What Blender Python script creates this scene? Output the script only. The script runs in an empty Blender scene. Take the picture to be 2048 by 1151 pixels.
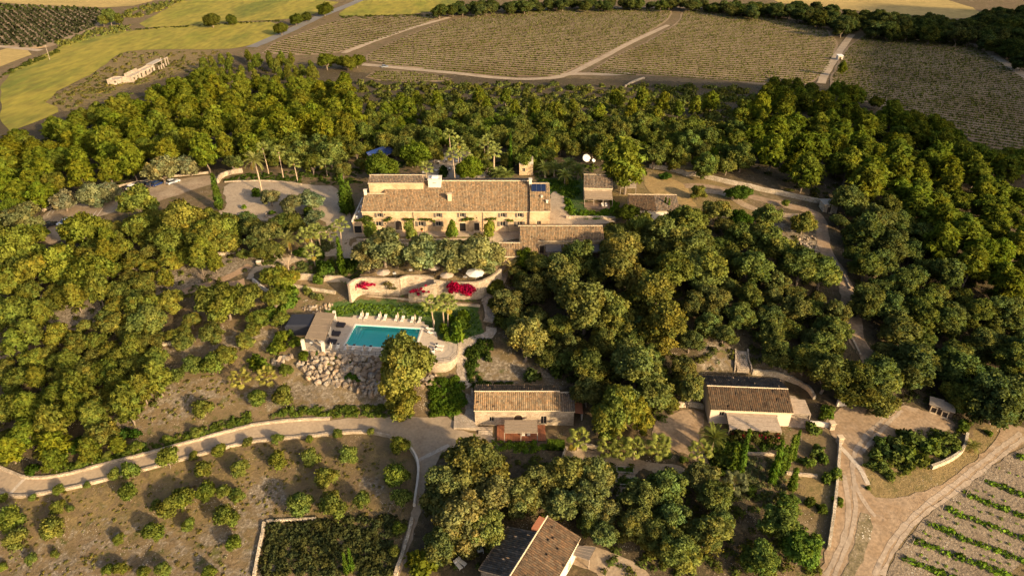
import bpy, bmesh, math, random
import numpy as np
from math import radians, sin, cos, tan, pi
from mathutils import Vector, Matrix
from mathutils.geometry import delaunay_2d_cdt

# ------------------------------------------------------------------ camera, sky, sun, exposure
SC = bpy.context.scene
COL = SC.collection
PITCH = radians(31.0); FPX = 1384.0; CAMZ = 84.0
cam_d = bpy.data.cameras.new('camera'); cam_d.sensor_width = 36.0; cam_d.lens = FPX / 2048 * 36.0
cam_d.clip_start = 1.0; cam_d.clip_end = 12000.0
cam_o = bpy.data.objects.new('camera', cam_d); COL.objects.link(cam_o)
cam_o.location = (0, 0, CAMZ); cam_o.rotation_euler = (radians(90) - PITCH, 0, 0)
SC.camera = cam_o
SUN_AZ = (0.725, -0.689); SUN_EL = radians(19.0)
W = bpy.data.worlds.new('World'); SC.world = W; W.use_nodes = True
_nt = W.node_tree; _nt.nodes.clear()
_sky = _nt.nodes.new('ShaderNodeTexSky'); _sky.sky_type = 'NISHITA'; _sky.sun_disc = False
_sky.sun_elevation = SUN_EL; _sky.sun_rotation = math.atan2(SUN_AZ[0], SUN_AZ[1])
_sky.altitude = 100; _sky.air_density = 0.8; _sky.dust_density = 5.0; _sky.ozone_density = 0.3
_bg = _nt.nodes.new('ShaderNodeBackground'); _bg.inputs['Strength'].default_value = 0.125
_out = _nt.nodes.new('ShaderNodeOutputWorld')
_nt.links.new(_sky.outputs[0], _bg.inputs[0]); _nt.links.new(_bg.outputs[0], _out.inputs[0])
sun_d = bpy.data.lights.new('sun', 'SUN'); sun_d.energy = 4.9; sun_d.angle = radians(1.8); sun_d.color = (1.0, 0.745, 0.42)
sun_o = bpy.data.objects.new('sun', sun_d); COL.objects.link(sun_o)
_sv = Vector((SUN_AZ[0] * cos(SUN_EL), SUN_AZ[1] * cos(SUN_EL), sin(SUN_EL)))
sun_o.rotation_euler = (-_sv).to_track_quat('-Z', 'Y').to_euler(); sun_o.location = (150, -150, 200)
SC.view_settings.view_transform = 'Standard'; SC.view_settings.look = 'None'
SC.view_settings.exposure = 0.76; SC.view_settings.gamma = 1.0; SC.view_settings.use_curve_mapping = False
SC.cycles.max_bounces = 6; SC.cycles.diffuse_bounces = 3; SC.cycles.transmission_bounces = 4
SC.cycles.use_adaptive_sampling = True

# ------------------------------------------------------------------ picture <-> place
CROPS = dict(C1=(0, 0, 2.926), C2=(680, 0, 2.926), C3=(1348, 0, 2.926), C4=(0, 280, 3.836), C5=(400, 280, 3.836),
             C6=(680, 300, 4.427), C7=(960, 280, 3.836), C8=(1348, 280, 2.926), D1=(0, 560, 3.836), D2=(460, 520, 3.596),
             D3=(860, 560, 3.386), D4=(1300, 680, 3.596), D5=(1600, 760, 2.944), D6=(0, 840, 3.7), D7=(460, 840, 3.7), D8=(860, 860, 3.413))
def P(c, *pts):
    ox, oy, s = CROPS[c]
    return [(ox + p[0] / s, oy + p[1] / s) + tuple(p[2:]) for p in pts]
def ray(px, py):
    u = (px - 1024) / FPX; v = (575.5 - py) / FPX
    return np.array([u, cos(PITCH) + v * sin(PITCH), -sin(PITCH) + v * cos(PITCH)])
def plane(px, py, z):
    d = ray(px, py); t = (z - CAMZ) / d[2]
    return (d[0] * t, d[1] * t)
def proj(x, y, z):
    z -= CAMZ; dep = y * cos(PITCH) - z * sin(PITCH); up = y * sin(PITCH) + z * cos(PITCH)
    return (1024 + x / dep * FPX, 575.5 - up / dep * FPX, dep)

# heights of the ground at points of the place: (px, py, z)
GROUND = [(0,0,-17),(500,0,-16),(1024,0,-16),(1500,0,-15),(2048,0,-14),(0,100,-17),(350,100,-16),(700,100,-16),(1100,100,-16),(1500,100,-15),(2048,100,-14),
 (60,200,-16.5),(300,160,-15.5),(600,150,-15),(750,150,-15),(1024,155,-15),(1400,165,-14.5),(1700,170,-14),(2048,230,-13.5),
 (0,300,-14.5),(200,270,-12),(400,240,-11),(700,230,-9),(1024,230,-8),(1400,235,-7.5),(1800,290,-9),(2048,380,-11),
 (0,400,-9.5),(150,365,-6),(300,335,-4),(450,310,-2),(700,300,-.8),(1024,300,-.3),(1300,310,.3),(1500,330,-.8),(1700,380,-3.5),(1900,450,-8),(2048,540,-11),
 (50,450,-6.2),(110,450,-5.2),(200,400,-4.2),(270,380,-3.2),(350,362,-2.2),(440,345,-.8),(600,360,0),(680,330,0),(1000,340,0),(1200,370,.2),(1330,380,.3),(1450,372,-.2),(1550,395,-1.2),(1640,415,-2.2),
 (480,420,-.6),(560,430,-.3),(650,450,0),(720,470,0),(900,475,0),(1060,465,-.2),(1110,420,0),(1150,440,-.1),(1290,430,-.5),
 (700,510,-1.2),(600,515,-2.2),(520,540,-3.2),(480,545,-3.6),(400,575,-5.2),(300,610,-6.8),(200,640,-8),(50,690,-10.3),
 (1000,500,-2),(1060,530,-3.5),(1150,520,-3.2),(1230,500,-2.5),(1330,480,-2),(1450,490,-2.5),(1560,470,-2.6),(1640,520,-4.2),
 (1685,590,-6.2),(1705,650,-8),(1730,715,-9.8),(1800,560,-8),(1900,620,-10.5),(2048,720,-14),(1850,740,-12),
 (1250,600,-5.5),(1400,580,-5),(1550,590,-5.8),(1100,640,-7),(1250,700,-9),(1400,680,-7.8),(1550,690,-8.5),(1480,700,-9),(1650,760,-11.5),
 (1100,760,-11.5),(1030,720,-10.2),(1200,800,-12.3),(1330,850,-13),(1340,770,-11.3),(1200,880,-13.8),
 (560,590,-5.8),(620,590,-6.2),(500,640,-7.2),(580,640,-7.6),(420,700,-9.6),(560,710,-9.8),(250,730,-11),(100,780,-13.2),(330,790,-12.7),
 (450,770,-12),(600,770,-12.7),(500,820,-13.6),(300,850,-14.6),(150,890,-16),(0,900,-17),(650,815,-13.6),(760,800,-13.7),(880,810,-13.4),
 (30,965,-17.7),(180,950,-17.1),(300,915,-16.2),(450,880,-15.3),(600,852,-14.7),(760,845,-14.2),(880,855,-14),(850,920,-14.5),(830,1010,-15.7),(800,1140,-18),
 (100,1040,-19),(300,1000,-17.6),(500,950,-16.6),(700,920,-15.8),(300,1100,-19.5),(600,1050,-17.9),(700,1140,-18.8),(0,1151,-21.5),(450,1151,-20),
 (690,594,-5.8),(760,594,-5.9),(830,597,-5.9),(900,599,-5.9),(965,603,-6.0),(740,625,-7.3),(860,628,-7.4),(740,716,-8.6),(640,716,-8.8),(700,783,-13.1),(620,752,-12.0),(780,790,-13.4),
 (985,640,-7),(975,685,-8.5),(930,720,-9.5),(935,780,-12),(930,840,-13.7),(1000,880,-14),(1100,880,-14),(960,760,-11.3),
 (1000,960,-15),(1200,920,-14.6),(1100,1050,-16.3),(1250,1000,-15.6),(1300,1130,-17.5),(1070,1151,-17.6),(1450,950,-14.8),(1600,950,-14.4),(1600,1100,-16.8),
 (1400,880,-13.5),(1540,870,-13.3),(1480,745,-11.2),(1680,850,-13),(1800,840,-13.2),(1900,810,-13.2),(2048,840,-14),(1720,950,-14.4),(1700,1050,-15.8),(1700,1151,-17.2),
 (1850,920,-14.3),(1950,900,-14.6),(1900,1020,-15.9),(2048,950,-15.6),(2048,1151,-18.5),(1850,1151,-18)]
# levelled places: (picture outline, height, width of the bank around them)
LEVEL = [([(735,300),(1095,300),(1105,440),(1100,478),(700,478),(700,400)], 0.0, 3.0),
 ([(715,490),(1000,490),(1000,520),(978,543),(950,553),(882,555),(872,545),(800,546),(722,547)], -1.4, 1.2),
 ([(700,574),(716,577),(800,580),(880,588),(962,597),(966,606),(900,600),(800,591),(712,585),(690,582)], -5.85, .9),
 (P('D2',(520,640),(620,380),(900,390),(1400,440),(1500,560),(1630,610),(1600,700),(1480,720),(700,660)), -8.25, 1.0),
 ([(945,800),(1150,800),(1150,880),(945,880)], -14.0, 2.0),
 ([(1410,760),(1600,770),(1610,860),(1400,855)], -12.8, 2.0),
 ([(1165,370),(1245,370),(1245,420),(1165,420)], 0.3, 2.0),
 ([(1255,400),(1350,400),(1350,445),(1255,445)], -0.4, 1.5),
 ([(985,1040),(1150,1040),(1150,1150),(960,1150)], -17.2, 2.0)]
POOLQ = [plane(x, y, -8.1) for x, y in P('D2', (890,465), (1370,490), (1325,640), (830,610))]

def _axis(lo, fine0, fine1, hi, step, grow):
    a = list(np.arange(fine0, fine1 + 1e-6, step)); s = step
    while a[-1] < hi: s *= grow; a.append(a[-1] + s)
    s = step
    while a[0] > lo: s *= grow; a.insert(0, a[0] - s)
    return np.array(a)
XS = _axis(-4500, -165, 165, 4500, 1.25, 1.06); YS = _axis(-600, 60, 265, 7000, 1.25, 1.035)
def _poly_dist(X, Y, poly):
    """signed-ish distance: 0 inside, distance to the outline outside"""
    inside = np.zeros(X.shape, bool); d2 = np.full(X.shape, 1e18); n = len(poly)
    for i in range(n):
        x0, y0 = poly[i]; x1, y1 = poly[(i + 1) % n]
        c = ((y0 > Y) != (y1 > Y)) & (X < (x1 - x0) * (Y - y0) / ((y1 - y0) or 1e-9) + x0); inside ^= c
        ex, ey = x1 - x0, y1 - y0; L = ex * ex + ey * ey or 1e-9
        t = np.clip(((X - x0) * ex + (Y - y0) * ey) / L, 0, 1)
        d2 = np.minimum(d2, (X - x0 - t * ex) ** 2 + (Y - y0 - t * ey) ** 2)
    d = np.sqrt(d2); d[inside] = 0
    return d
def _heights():
    pts = [plane(a, b, c) + (c,) for a, b, c in GROUND]
    pts += [(x, y, -17) for x in (-4500, -2000, -900, 0, 900, 2000, 4500) for y in (1200, 2500, 7000)]
    pts += [(x, y, -19) for x in (-4500, -1500, -500, 500, 1500, 4500) for y in (-600, 0)] + [(0, 20, -21), (0, -200, -20)]
    pts += [(x, y, -16) for x in (-4500, -1500, -700, 700, 1500, 4500) for y in (200, 500)]
    pts = np.array(pts); n = len(pts)
    r = np.hypot(pts[:, None, 0] - pts[None, :, 0], pts[:, None, 1] - pts[None, :, 1])
    A = np.zeros((n + 1, n + 1)); A[:n, :n] = -r + np.eye(n) * 0.6; A[:n, n] = 1; A[n, :n] = 1
    w = np.linalg.solve(A, np.append(pts[:, 2], 0))
    X, Y = np.meshgrid(XS, YS); Z = np.full(X.shape, w[n])
    for i in range(n): Z -= w[i] * np.hypot(X - pts[i, 0], Y - pts[i, 1])
    for _ in range(3):
        Zp = np.pad(Z, 1, mode='edge')
        Z = (Zp[:-2, 1:-1] + Zp[2:, 1:-1] + Zp[1:-1, :-2] + Zp[1:-1, 2:] + 2 * Z) / 6
    # gentle unevenness of the land
    Z += 0.12 * np.sin(X * 0.31 + 1.3 * np.sin(Y * 0.17)) * np.sin(Y * 0.27 + np.sin(X * 0.21)) + 0.5 * np.sin(X * 0.021 + 1) * np.sin(Y * 0.017)
    for pl, z, edge in LEVEL:
        d = _poly_dist(X, Y, [plane(a, b, z) for a, b in pl])
        k = np.clip(1 - d / edge, 0, 1); k = k * k * (3 - 2 * k); Z = Z * (1 - k) + z * k
    d = _poly_dist(X, Y, POOLQ); k = np.clip(1 - d / 0.8, 0, 1); Z = Z * (1 - k) + (-10.6) * k
    return Z
ZG = _heights()
def H(x, y):
    x = np.asarray(x, float); y = np.asarray(y, float)
    fx = np.interp(x, XS, np.arange(len(XS))); fy = np.interp(y, YS, np.arange(len(YS)))
    i = np.minimum(fx.astype(int), len(XS) - 2); j = np.minimum(fy.astype(int), len(YS) - 2); u = fx - i; v = fy - j
    return ZG[j, i] * (1 - u) * (1 - v) + ZG[j, i + 1] * u * (1 - v) + ZG[j + 1, i] * (1 - u) * v + ZG[j + 1, i + 1] * u * v
_T = np.concatenate([np.linspace(60, 330, 400), np.linspace(331, 1200, 500)])
def hit(px, py, dz=0.0):
    """where the line of sight through a picture point meets the ground raised by dz -> x, y, ground z"""
    d = ray(px, py); d = d / np.linalg.norm(d)
    g = CAMZ + d[2] * _T - H(d[0] * _T, d[1] * _T) - dz
    k = np.where(g < 0)[0]; k = k[0] if len(k) else len(_T) - 1
    a, b = _T[max(k - 1, 0)], _T[k]
    for _ in range(14):
        m = (a + b) / 2
        if CAMZ + d[2] * m - float(H(d[0] * m, d[1] * m)) - dz < 0: b = m
        else: a = m
    return (d[0] * b, d[1] * b, float(H(d[0] * b, d[1] * b)))
def depth(x, y, z): return y * cos(PITCH) - (z - CAMZ) * sin(PITCH)
def pt(px, py, dz=0.0): x, y, z = hit(px, py, dz); return Vector((x, y, z + dz))

# ------------------------------------------------------------------ objects and tags
RNG = np.random.default_rng(7); random.seed(7)
def tag(o, label=None, cat=None, group=None, kind=None):
    if label: o['label'] = label
    if cat: o['category'] = cat
    if group: o['group'] = group
    if kind: o['kind'] = kind
    return o
def empty(name, loc, rz=0.0, label=None, cat=None, group=None, parent=None):
    o = bpy.data.objects.new(name, None); o.empty_display_size = 0.3
    o.location = loc; o.rotation_euler = (0, 0, rz); COL.objects.link(o); o.parent = parent
    return tag(o, label, cat, group)
def link(name, me, parent=None, loc=None, rot=None, scale=None, color=None):
    o = bpy.data.objects.new(name, me); COL.objects.link(o); o.parent = parent
    if loc is not None: o.location = loc
    if rot is not None: o.rotation_euler = rot
    if scale is not None: o.scale = scale if hasattr(scale, '__len__') else (scale,) * 3
    if color is not None: o.color = tuple(color) + (1.0,)
    return o
def np_mesh(name, verts, faces, mat=None, col=None, normals=None, smooth=False):
    """faces: (n,3) or (n,4) int array"""
    verts = np.asarray(verts, np.float32); faces = np.asarray(faces, np.int32)
    me = bpy.data.meshes.new(name); n, k = faces.shape
    me.vertices.add(len(verts)); me.vertices.foreach_set('co', verts.ravel())
    me.loops.add(n * k); me.loops.foreach_set('vertex_index', faces.ravel())
    me.polygons.add(n); me.polygons.foreach_set('loop_start', np.arange(0, n * k, k, dtype=np.int32))
    me.polygons.foreach_set('loop_total', np.full(n, k, np.int32))
    if smooth or normals is not None: me.polygons.foreach_set('use_smooth', np.ones(n, bool))
    me.update(calc_edges=True)
    if col is not None:
        a = me.attributes.new('col', 'FLOAT_COLOR', 'POINT'); c = np.ones((len(verts), 4), np.float32)
        c[:, :np.asarray(col).shape[1]] = col; a.data.foreach_set('color', c.ravel())
    if normals is not None: me.normals_split_custom_set_from_vertices(np.asarray(normals, np.float32).tolist())
    if mat: me.materials.append(mat)
    return me
class MB:
    """collects solid pieces into one mesh"""
    def __init__(s): s.v = []; s.f = []
    def add(s, vs, fs):
        b = len(s.v); s.v += [tuple(p) for p in vs]; s.f += [tuple(b + i for i in f) for f in fs]; return s
    def hexa(s, p): return s.add(p, [(0, 3, 2, 1), (4, 5, 6, 7), (0, 1, 5, 4), (1, 2, 6, 5), (2, 3, 7, 6), (3, 0, 4, 7)])
    def box(s, x0, x1, y0, y1, z0, z1):
        return s.hexa([(x0, y0, z0), (x1, y0, z0), (x1, y1, z0), (x0, y1, z0), (x0, y0, z1), (x1, y0, z1), (x1, y1, z1), (x0, y1, z1)])
    def obox(s, c, d, M=None):
        M = M or Matrix.Identity(3); c = Vector(c); h = [d[0] / 2, d[1] / 2, d[2] / 2]
        return s.hexa([c + M @ Vector((a * h[0], b * h[1], e * h[2])) for e in (-1, 1) for a, b in ((-1, -1), (1, -1), (1, 1), (-1, 1))])
    def bar(s, p, q, w, d=None):
        p, q = Vector(p), Vector(q); z = (q - p).normalized(); x = z.cross(Vector((0, 0, 1)))
        x = Vector((1, 0, 0)) if x.length < 1e-4 else x.normalized(); y = z.cross(x); d = d or w
        return s.hexa([e + x * a * w / 2 + y * b * d / 2 for e in (p, q) for a, b in ((-1, -1), (1, -1), (1, 1), (-1, 1))])
    def tube(s, path, radii, n=6, cap=True):
        path = [Vector(p) for p in path]; b = len(s.v); m = len(path)
        for i, p in enumerate(path):
            t = (path[min(i + 1, m - 1)] - path[max(i - 1, 0)]).normalized()
            x = t.cross(Vector((0.3, 1, 0.1))).normalized(); y = t.cross(x); r = radii[i] if hasattr(radii, '__len__') else radii
            for k in range(n): a = 2 * pi * k / n; s.v.append(tuple(p + (x * cos(a) + y * sin(a)) * r))
        for i in range(m - 1):
            for k in range(n): s.f.append((b + i * n + k, b + i * n + (k + 1) % n, b + (i + 1) * n + (k + 1) % n, b + (i + 1) * n + k))
        if cap: s.f.append(tuple(b + k for k in reversed(range(n)))); s.f.append(tuple(b + (m - 1) * n + k for k in range(n)))
        return s
    def lathe(s, prof, n=12, c=(0, 0)):
        b = len(s.v)
        for r, z in prof:
            for k in range(n): a = 2 * pi * k / n; s.v.append((c[0] + r * cos(a), c[1] + r * sin(a), z))
        for i in range(len(prof) - 1):
            for k in range(n): s.f.append((b + i * n + k, b + i * n + (k + 1) % n, b + (i + 1) * n + (k + 1) % n, b + (i + 1) * n + k))
        s.f.append(tuple(b + k for k in reversed(range(n)))); s.f.append(tuple(b + (len(prof) - 1) * n + k for k in range(n)))
        return s
    def prism(s, poly, z0, z1):
        n = len(poly); lo = [(x, y, z0) for x, y in poly]; hi = [(x, y, z1) for x, y in poly]
        return s.add(lo + hi, [tuple(reversed(range(n))), tuple(range(n, 2 * n))] + [(i, (i + 1) % n, n + (i + 1) % n, n + i) for i in range(n)])
    def xprism(s, poly, x0, x1):      # outline in (y, z)
        n = len(poly); a = [(x0, y, z) for y, z in poly]; c = [(x1, y, z) for y, z in poly]
        return s.add(a + c, [tuple(reversed(range(n))), tuple(range(n, 2 * n))] + [(i, (i + 1) % n, n + (i + 1) % n, n + i) for i in range(n)])
    def yprism(s, poly, y0, y1):      # outline in (x, z)
        n = len(poly); a = [(x, y0, z) for x, z in poly]; c = [(x, y1, z) for x, z in poly]
        return s.add(a + c, [tuple(range(n)), tuple(reversed(range(n, 2 * n)))] + [((i + 1) % n, i, n + i, n + (i + 1) % n) for i in range(n)])
    def mesh(s, name, mat, smooth=False):
        me = bpy.data.meshes.new(name); me.from_pydata(s.v, [], s.f)
        bm = bmesh.new(); bm.from_mesh(me); bmesh.ops.recalc_face_normals(bm, faces=bm.faces); bm.to_mesh(me); bm.free()
        if smooth: me.polygons.foreach_set('use_smooth', [True] * len(me.polygons))
        if mat: me.materials.append(mat)
        return me
    def build(s, name, mat, parent=None, smooth=False, **k): return link(name, s.mesh(name, mat, smooth), parent, **k)

# ------------------------------------------------------------------ materials
MATS = {}
def mat(name, cols, scale=1.0, rough=0.85, bump=0.0, bscale=None, detail=4, speck=None, objc=False, attr=None, coord='Object', metal=0.0, spec=0.3, stretch=None, ramp=(0.3, 0.7), bdist=0.1, fine=None):
    """cols blended by noise; speck=(colour, scale, threshold) pale flecks; attr: per-point tint; objc: tinted by the object's own colour"""
    m = bpy.data.materials.new(name); m.use_nodes = True; nt = m.node_tree; N = nt.nodes; L = nt.links
    bs = N['Principled BSDF']; bs.inputs['Roughness'].default_value = rough; bs.inputs['Metallic'].default_value = metal
    bs.inputs['Specular IOR Level'].default_value = spec
    tc = N.new('ShaderNodeTexCoord'); vec = tc.outputs[coord]
    if stretch:
        mp = N.new('ShaderNodeMapping'); mp.inputs['Scale'].default_value = stretch; L.new(vec, mp.inputs[0]); vec = mp.outputs[0]
    if len(cols) == 1: rgb = N.new('ShaderNodeRGB'); rgb.outputs[0].default_value = tuple(cols[0]) + (1,); c = rgb.outputs[0]
    else:
        nz = N.new('ShaderNodeTexNoise'); nz.inputs['Scale'].default_value = scale; nz.inputs['Detail'].default_value = detail; nz.inputs['Roughness'].default_value = 0.62
        L.new(vec, nz.inputs['Vector']); rp = N.new('ShaderNodeValToRGB'); L.new(nz.outputs[0], rp.inputs[0]); e = rp.color_ramp.elements
        while len(e) < len(cols): e.new(0.5)
        for i, cc in enumerate(cols): e[i].position = ramp[0] + (ramp[1] - ramp[0]) * i / (len(cols) - 1); e[i].color = tuple(cc) + (1,)
        c = rp.outputs[0]
    if fine:   # (scale, strength): small-scale value change
        n2 = N.new('ShaderNodeTexNoise'); n2.inputs['Scale'].default_value = fine[0]; n2.inputs['Detail'].default_value = 3; L.new(vec, n2.inputs['Vector'])
        mr = N.new('ShaderNodeMapRange'); mr.inputs[1].default_value = 0.3; mr.inputs[2].default_value = 0.7; mr.inputs[3].default_value = 1 - fine[1]; mr.inputs[4].default_value = 1 + fine[1]; L.new(n2.outputs[0], mr.inputs[0])
        vm = N.new('ShaderNodeVectorMath'); vm.operation = 'SCALE'; L.new(c, vm.inputs[0]); L.new(mr.outputs[0], vm.inputs['Scale']); c = vm.outputs[0]
    if speck:
        vo = N.new('ShaderNodeTexVoronoi'); vo.inputs['Scale'].default_value = speck[1]; L.new(vec, vo.inputs['Vector'])
        n3 = N.new('ShaderNodeTexNoise'); n3.inputs['Scale'].default_value = speck[1] * 0.12; L.new(vec, n3.inputs['Vector'])
        ma = N.new('ShaderNodeMath'); ma.operation = 'MULTIPLY_ADD'; ma.inputs[1].default_value = -0.9; ma.inputs[2].default_value = speck[2] + 0.45; L.new(n3.outputs[0], ma.inputs[0])
        lt = N.new('ShaderNodeMath'); lt.operation = 'LESS_THAN'; L.new(vo.outputs['Distance'], lt.inputs[0]); L.new(ma.outputs[0], lt.inputs[1])
        mx = N.new('ShaderNodeMix'); mx.data_type = 'RGBA'; L.new(lt.outputs[0], mx.inputs[0]); L.new(c, mx.inputs[6]); mx.inputs[7].default_value = tuple(speck[0]) + (1,); c = mx.outputs[2]
    if attr:
        at = N.new('ShaderNodeAttribute'); at.attribute_name = attr
        vm = N.new('ShaderNodeVectorMath'); vm.operation = 'MULTIPLY'; L.new(c, vm.inputs[0]); L.new(at.outputs['Color'], vm.inputs[1]); c = vm.outputs[0]
    if objc:
        oi = N.new('ShaderNodeObjectInfo')
        vm = N.new('ShaderNodeVectorMath'); vm.operation = 'MULTIPLY'; L.new(c, vm.inputs[0]); L.new(oi.outputs['Color'], vm.inputs[1]); c = vm.outputs[0]
    L.new(c, bs.inputs['Base Color'])
    if bump:
        nb = N.new('ShaderNodeTexNoise'); nb.inputs['Scale'].default_value = bscale or scale * 4; nb.inputs['Detail'].default_value = 4; L.new(vec, nb.inputs['Vector'])
        bn = N.new('ShaderNodeBump'); bn.inputs['Strength'].default_value = bump; bn.inputs['Distance'].default_value = bdist; L.new(nb.outputs[0], bn.inputs['Height']); L.new(bn.outputs[0], bs.inputs['Normal'])
    MATS[name] = m
    return m
def leaf_mat(name, transl=0.32):
    """foliage: the object's own colour times the tint of each clump; light passes through"""
    m = bpy.data.materials.new(name); m.use_nodes = True; nt = m.node_tree; N = nt.nodes; L = nt.links; N.clear()
    at = N.new('ShaderNodeAttribute'); at.attribute_name = 'col'; oi = N.new('ShaderNodeObjectInfo')
    v = N.new('ShaderNodeVectorMath'); v.operation = 'MULTIPLY'; L.new(at.outputs['Color'], v.inputs[0]); L.new(oi.outputs['Color'], v.inputs[1])
    d = N.new('ShaderNodeBsdfDiffuse'); t = N.new('ShaderNodeBsdfTranslucent'); mx = N.new('ShaderNodeMixShader'); mx.inputs[0].default_value = transl
    v2 = N.new('ShaderNodeVectorMath'); v2.operation = 'MULTIPLY'; v2.inputs[1].default_value = (1.3, 1.2, 0.5); L.new(v.outputs[0], v2.inputs[0])
    L.new(v.outputs[0], d.inputs[0]); L.new(v2.outputs[0], t.inputs[0]); L.new(d.outputs[0], mx.inputs[1]); L.new(t.outputs[0], mx.inputs[2])
    o = N.new('ShaderNodeOutputMaterial'); L.new(mx.outputs[0], o.inputs[0]); MATS[name] = m
    return m
def stone_mat(name, cols, scale, mortar, rough=0.9, squash=1.0):
    """rubble masonry: irregular stones in mortar with a recessed joint"""
    m = bpy.data.materials.new(name); m.use_nodes = True; nt = m.node_tree; N = nt.nodes; L = nt.links
    bs = N['Principled BSDF']; bs.inputs['Roughness'].default_value = rough; bs.inputs['Specular IOR Level'].default_value = 0.2
    tc = N.new('ShaderNodeTexCoord'); mp = N.new('ShaderNodeMapping'); mp.inputs['Scale'].default_value = (1, 1, 1.5 * squash); L.new(tc.outputs['Object'], mp.inputs[0])
    vo = N.new('ShaderNodeTexVoronoi'); vo.inputs['Scale'].default_value = scale; L.new(mp.outputs[0], vo.inputs['Vector'])
    ve = N.new('ShaderNodeTexVoronoi'); ve.feature = 'DISTANCE_TO_EDGE'; ve.inputs['Scale'].default_value = scale; L.new(mp.outputs[0], ve.inputs['Vector'])
    sp = N.new('ShaderNodeSeparateColor'); L.new(vo.outputs['Color'], sp.inputs[0])
    rp = N.new('ShaderNodeValToRGB'); L.new(sp.outputs[0], rp.inputs[0]); e = rp.color_ramp.elements
    while len(e) < len(cols): e.new(0.5)
    for i, cc in enumerate(cols): e[i].position = i / (len(cols) - 1); e[i].color = tuple(cc) + (1,)
    nz = N.new('ShaderNodeTexNoise'); nz.inputs['Scale'].default_value = 0.35; nz.inputs['Detail'].default_value = 5; L.new(tc.outputs['Object'], nz.inputs['Vector'])
    mr = N.new('ShaderNodeMapRange'); mr.inputs[1].default_value = 0.3; mr.inputs[2].default_value = 0.7; mr.inputs[3].default_value = 0.72; mr.inputs[4].default_value = 1.2; L.new(nz.outputs[0], mr.inputs[0])
    jt = N.new('ShaderNodeMapRange'); jt.inputs[1].default_value = 0.02; jt.inputs[2].default_value = 0.07; L.new(ve.outputs[0], jt.inputs[0])
    mx = N.new('ShaderNodeMix'); mx.data_type = 'RGBA'; L.new(jt.outputs[0], mx.inputs[0]); mx.inputs[6].default_value = tuple(mortar) + (1,); L.new(rp.outputs[0], mx.inputs[7])
    vm = N.new('ShaderNodeVectorMath'); vm.operation = 'SCALE'; L.new(mx.outputs[2], vm.inputs[0]); L.new(mr.outputs[0], vm.inputs['Scale']); L.new(vm.outputs[0], bs.inputs['Base Color'])
    bn = N.new('ShaderNodeBump'); bn.inputs['Strength'].default_value = 0.7; bn.inputs['Distance'].default_value = 0.06; L.new(jt.outputs[0], bn.inputs['Height']); L.new(bn.outputs[0], bs.inputs['Normal'])
    MATS[name] = m
    return m
M = MATS
stone_mat('farm_stone', [(.50, .34, .19), (.60, .43, .26), (.54, .38, .22), (.44, .30, .17)], 2.2, (.58, .43, .27))
stone_mat('dry_stone', [(.50, .42, .31), (.62, .53, .40), (.42, .34, .24), (.55, .44, .31)], 2.4, (.22, .17, .11))
stone_mat('pale_stone', [(.44, .35, .25), (.52, .42, .31), (.36, .28, .195)], 2.0, (.30, .235, .16))
stone_mat('ruin_stone', [(.42, .34, .26), (.50, .41, .31), (.35, .28, .22)], 1.6, (.36, .29, .22))
stone_mat('paving', [(.40, .32, .24), (.48, .39, .30), (.35, .28, .21), (.44, .37, .29)], 1.4, (.30, .24, .17), squash=0.67)
mat('render_pink', [(.60, .46, .35), (.66, .53, .41)], 0.8, bump=.1, bscale=8)
mat('white_wash', [(.58, .51, .42), (.66, .59, .49)], 0.9)
mat('tile', [(0.189, 0.127, 0.070), (0.244, 0.164, 0.092), (0.147, 0.100, 0.060)], 0.5, attr='col', rough=.9, bump=.3, bscale=14, fine=(7, .25))
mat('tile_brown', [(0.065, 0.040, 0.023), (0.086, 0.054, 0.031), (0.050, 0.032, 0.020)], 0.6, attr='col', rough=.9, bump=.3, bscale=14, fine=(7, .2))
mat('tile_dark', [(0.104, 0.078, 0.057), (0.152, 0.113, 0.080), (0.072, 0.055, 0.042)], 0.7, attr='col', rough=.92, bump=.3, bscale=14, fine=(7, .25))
mat('eave_stone', [(.55, .42, .27), (.62, .49, .33)], 1.2)
mat('dark_wood', [(.055, .040, .030), (.085, .062, .045)], 3, rough=.7)
mat('wood', [(.22, .14, .085), (.30, .20, .13)], 3, rough=.8, stretch=(1, 6, 1))
mat('old_wood', [(.25, .20, .155), (.33, .27, .21)], 3, rough=.9)
mat('deck_red', [(.26, .095, .045), (.36, .14, .07)], 1.5, rough=.75)
mat('shutter', [(.10, .085, .068), (.14, .12, .10)], 4, rough=.7)
mat('glass_dark', [(.018, .02, .022)], rough=.12, spec=.5)
mat('frame_pale', [(.55, .48, .38)], rough=.7)
mat('iron', [(.03, .028, .026)], rough=.6)
mat('reed', [(.22, .16, .105), (.31, .23, .15), (.17, .125, .085)], 0.9, stretch=(1, 9, 1), rough=.95, bump=.4, bscale=20, fine=(14, .3))
mat('reed_grey', [(.13, .11, .095), (.19, .16, .135)], 0.9, stretch=(1, 9, 1), rough=.95, bump=.4, bscale=20, fine=(14, .3))
mat('reed_pale', [(.32, .25, .18), (.42, .33, .245), (.26, .20, .14)], 0.5, rough=.95, bump=.4, bscale=20, fine=(9, .3))
mat('canvas_white', [(.74, .70, .62)], rough=.8)
mat('canvas_cream', [(.70, .62, .50), (.76, .68, .56)], 2, rough=.8)
mat('canvas_taupe', [(.40, .31, .23), (.48, .38, .29)], 2, rough=.85)
mat('canvas_black', [(.022, .024, .034), (.03, .032, .044)], 2, rough=.6)
mat('cloth_dark', [(.035, .032, .04)], rough=.85)
mat('plastic_white', [(.72, .70, .66)], rough=.45)
mat('solar', [(.010, .018, .05), (.014, .026, .07)], 3, rough=.15, spec=.6)
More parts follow.
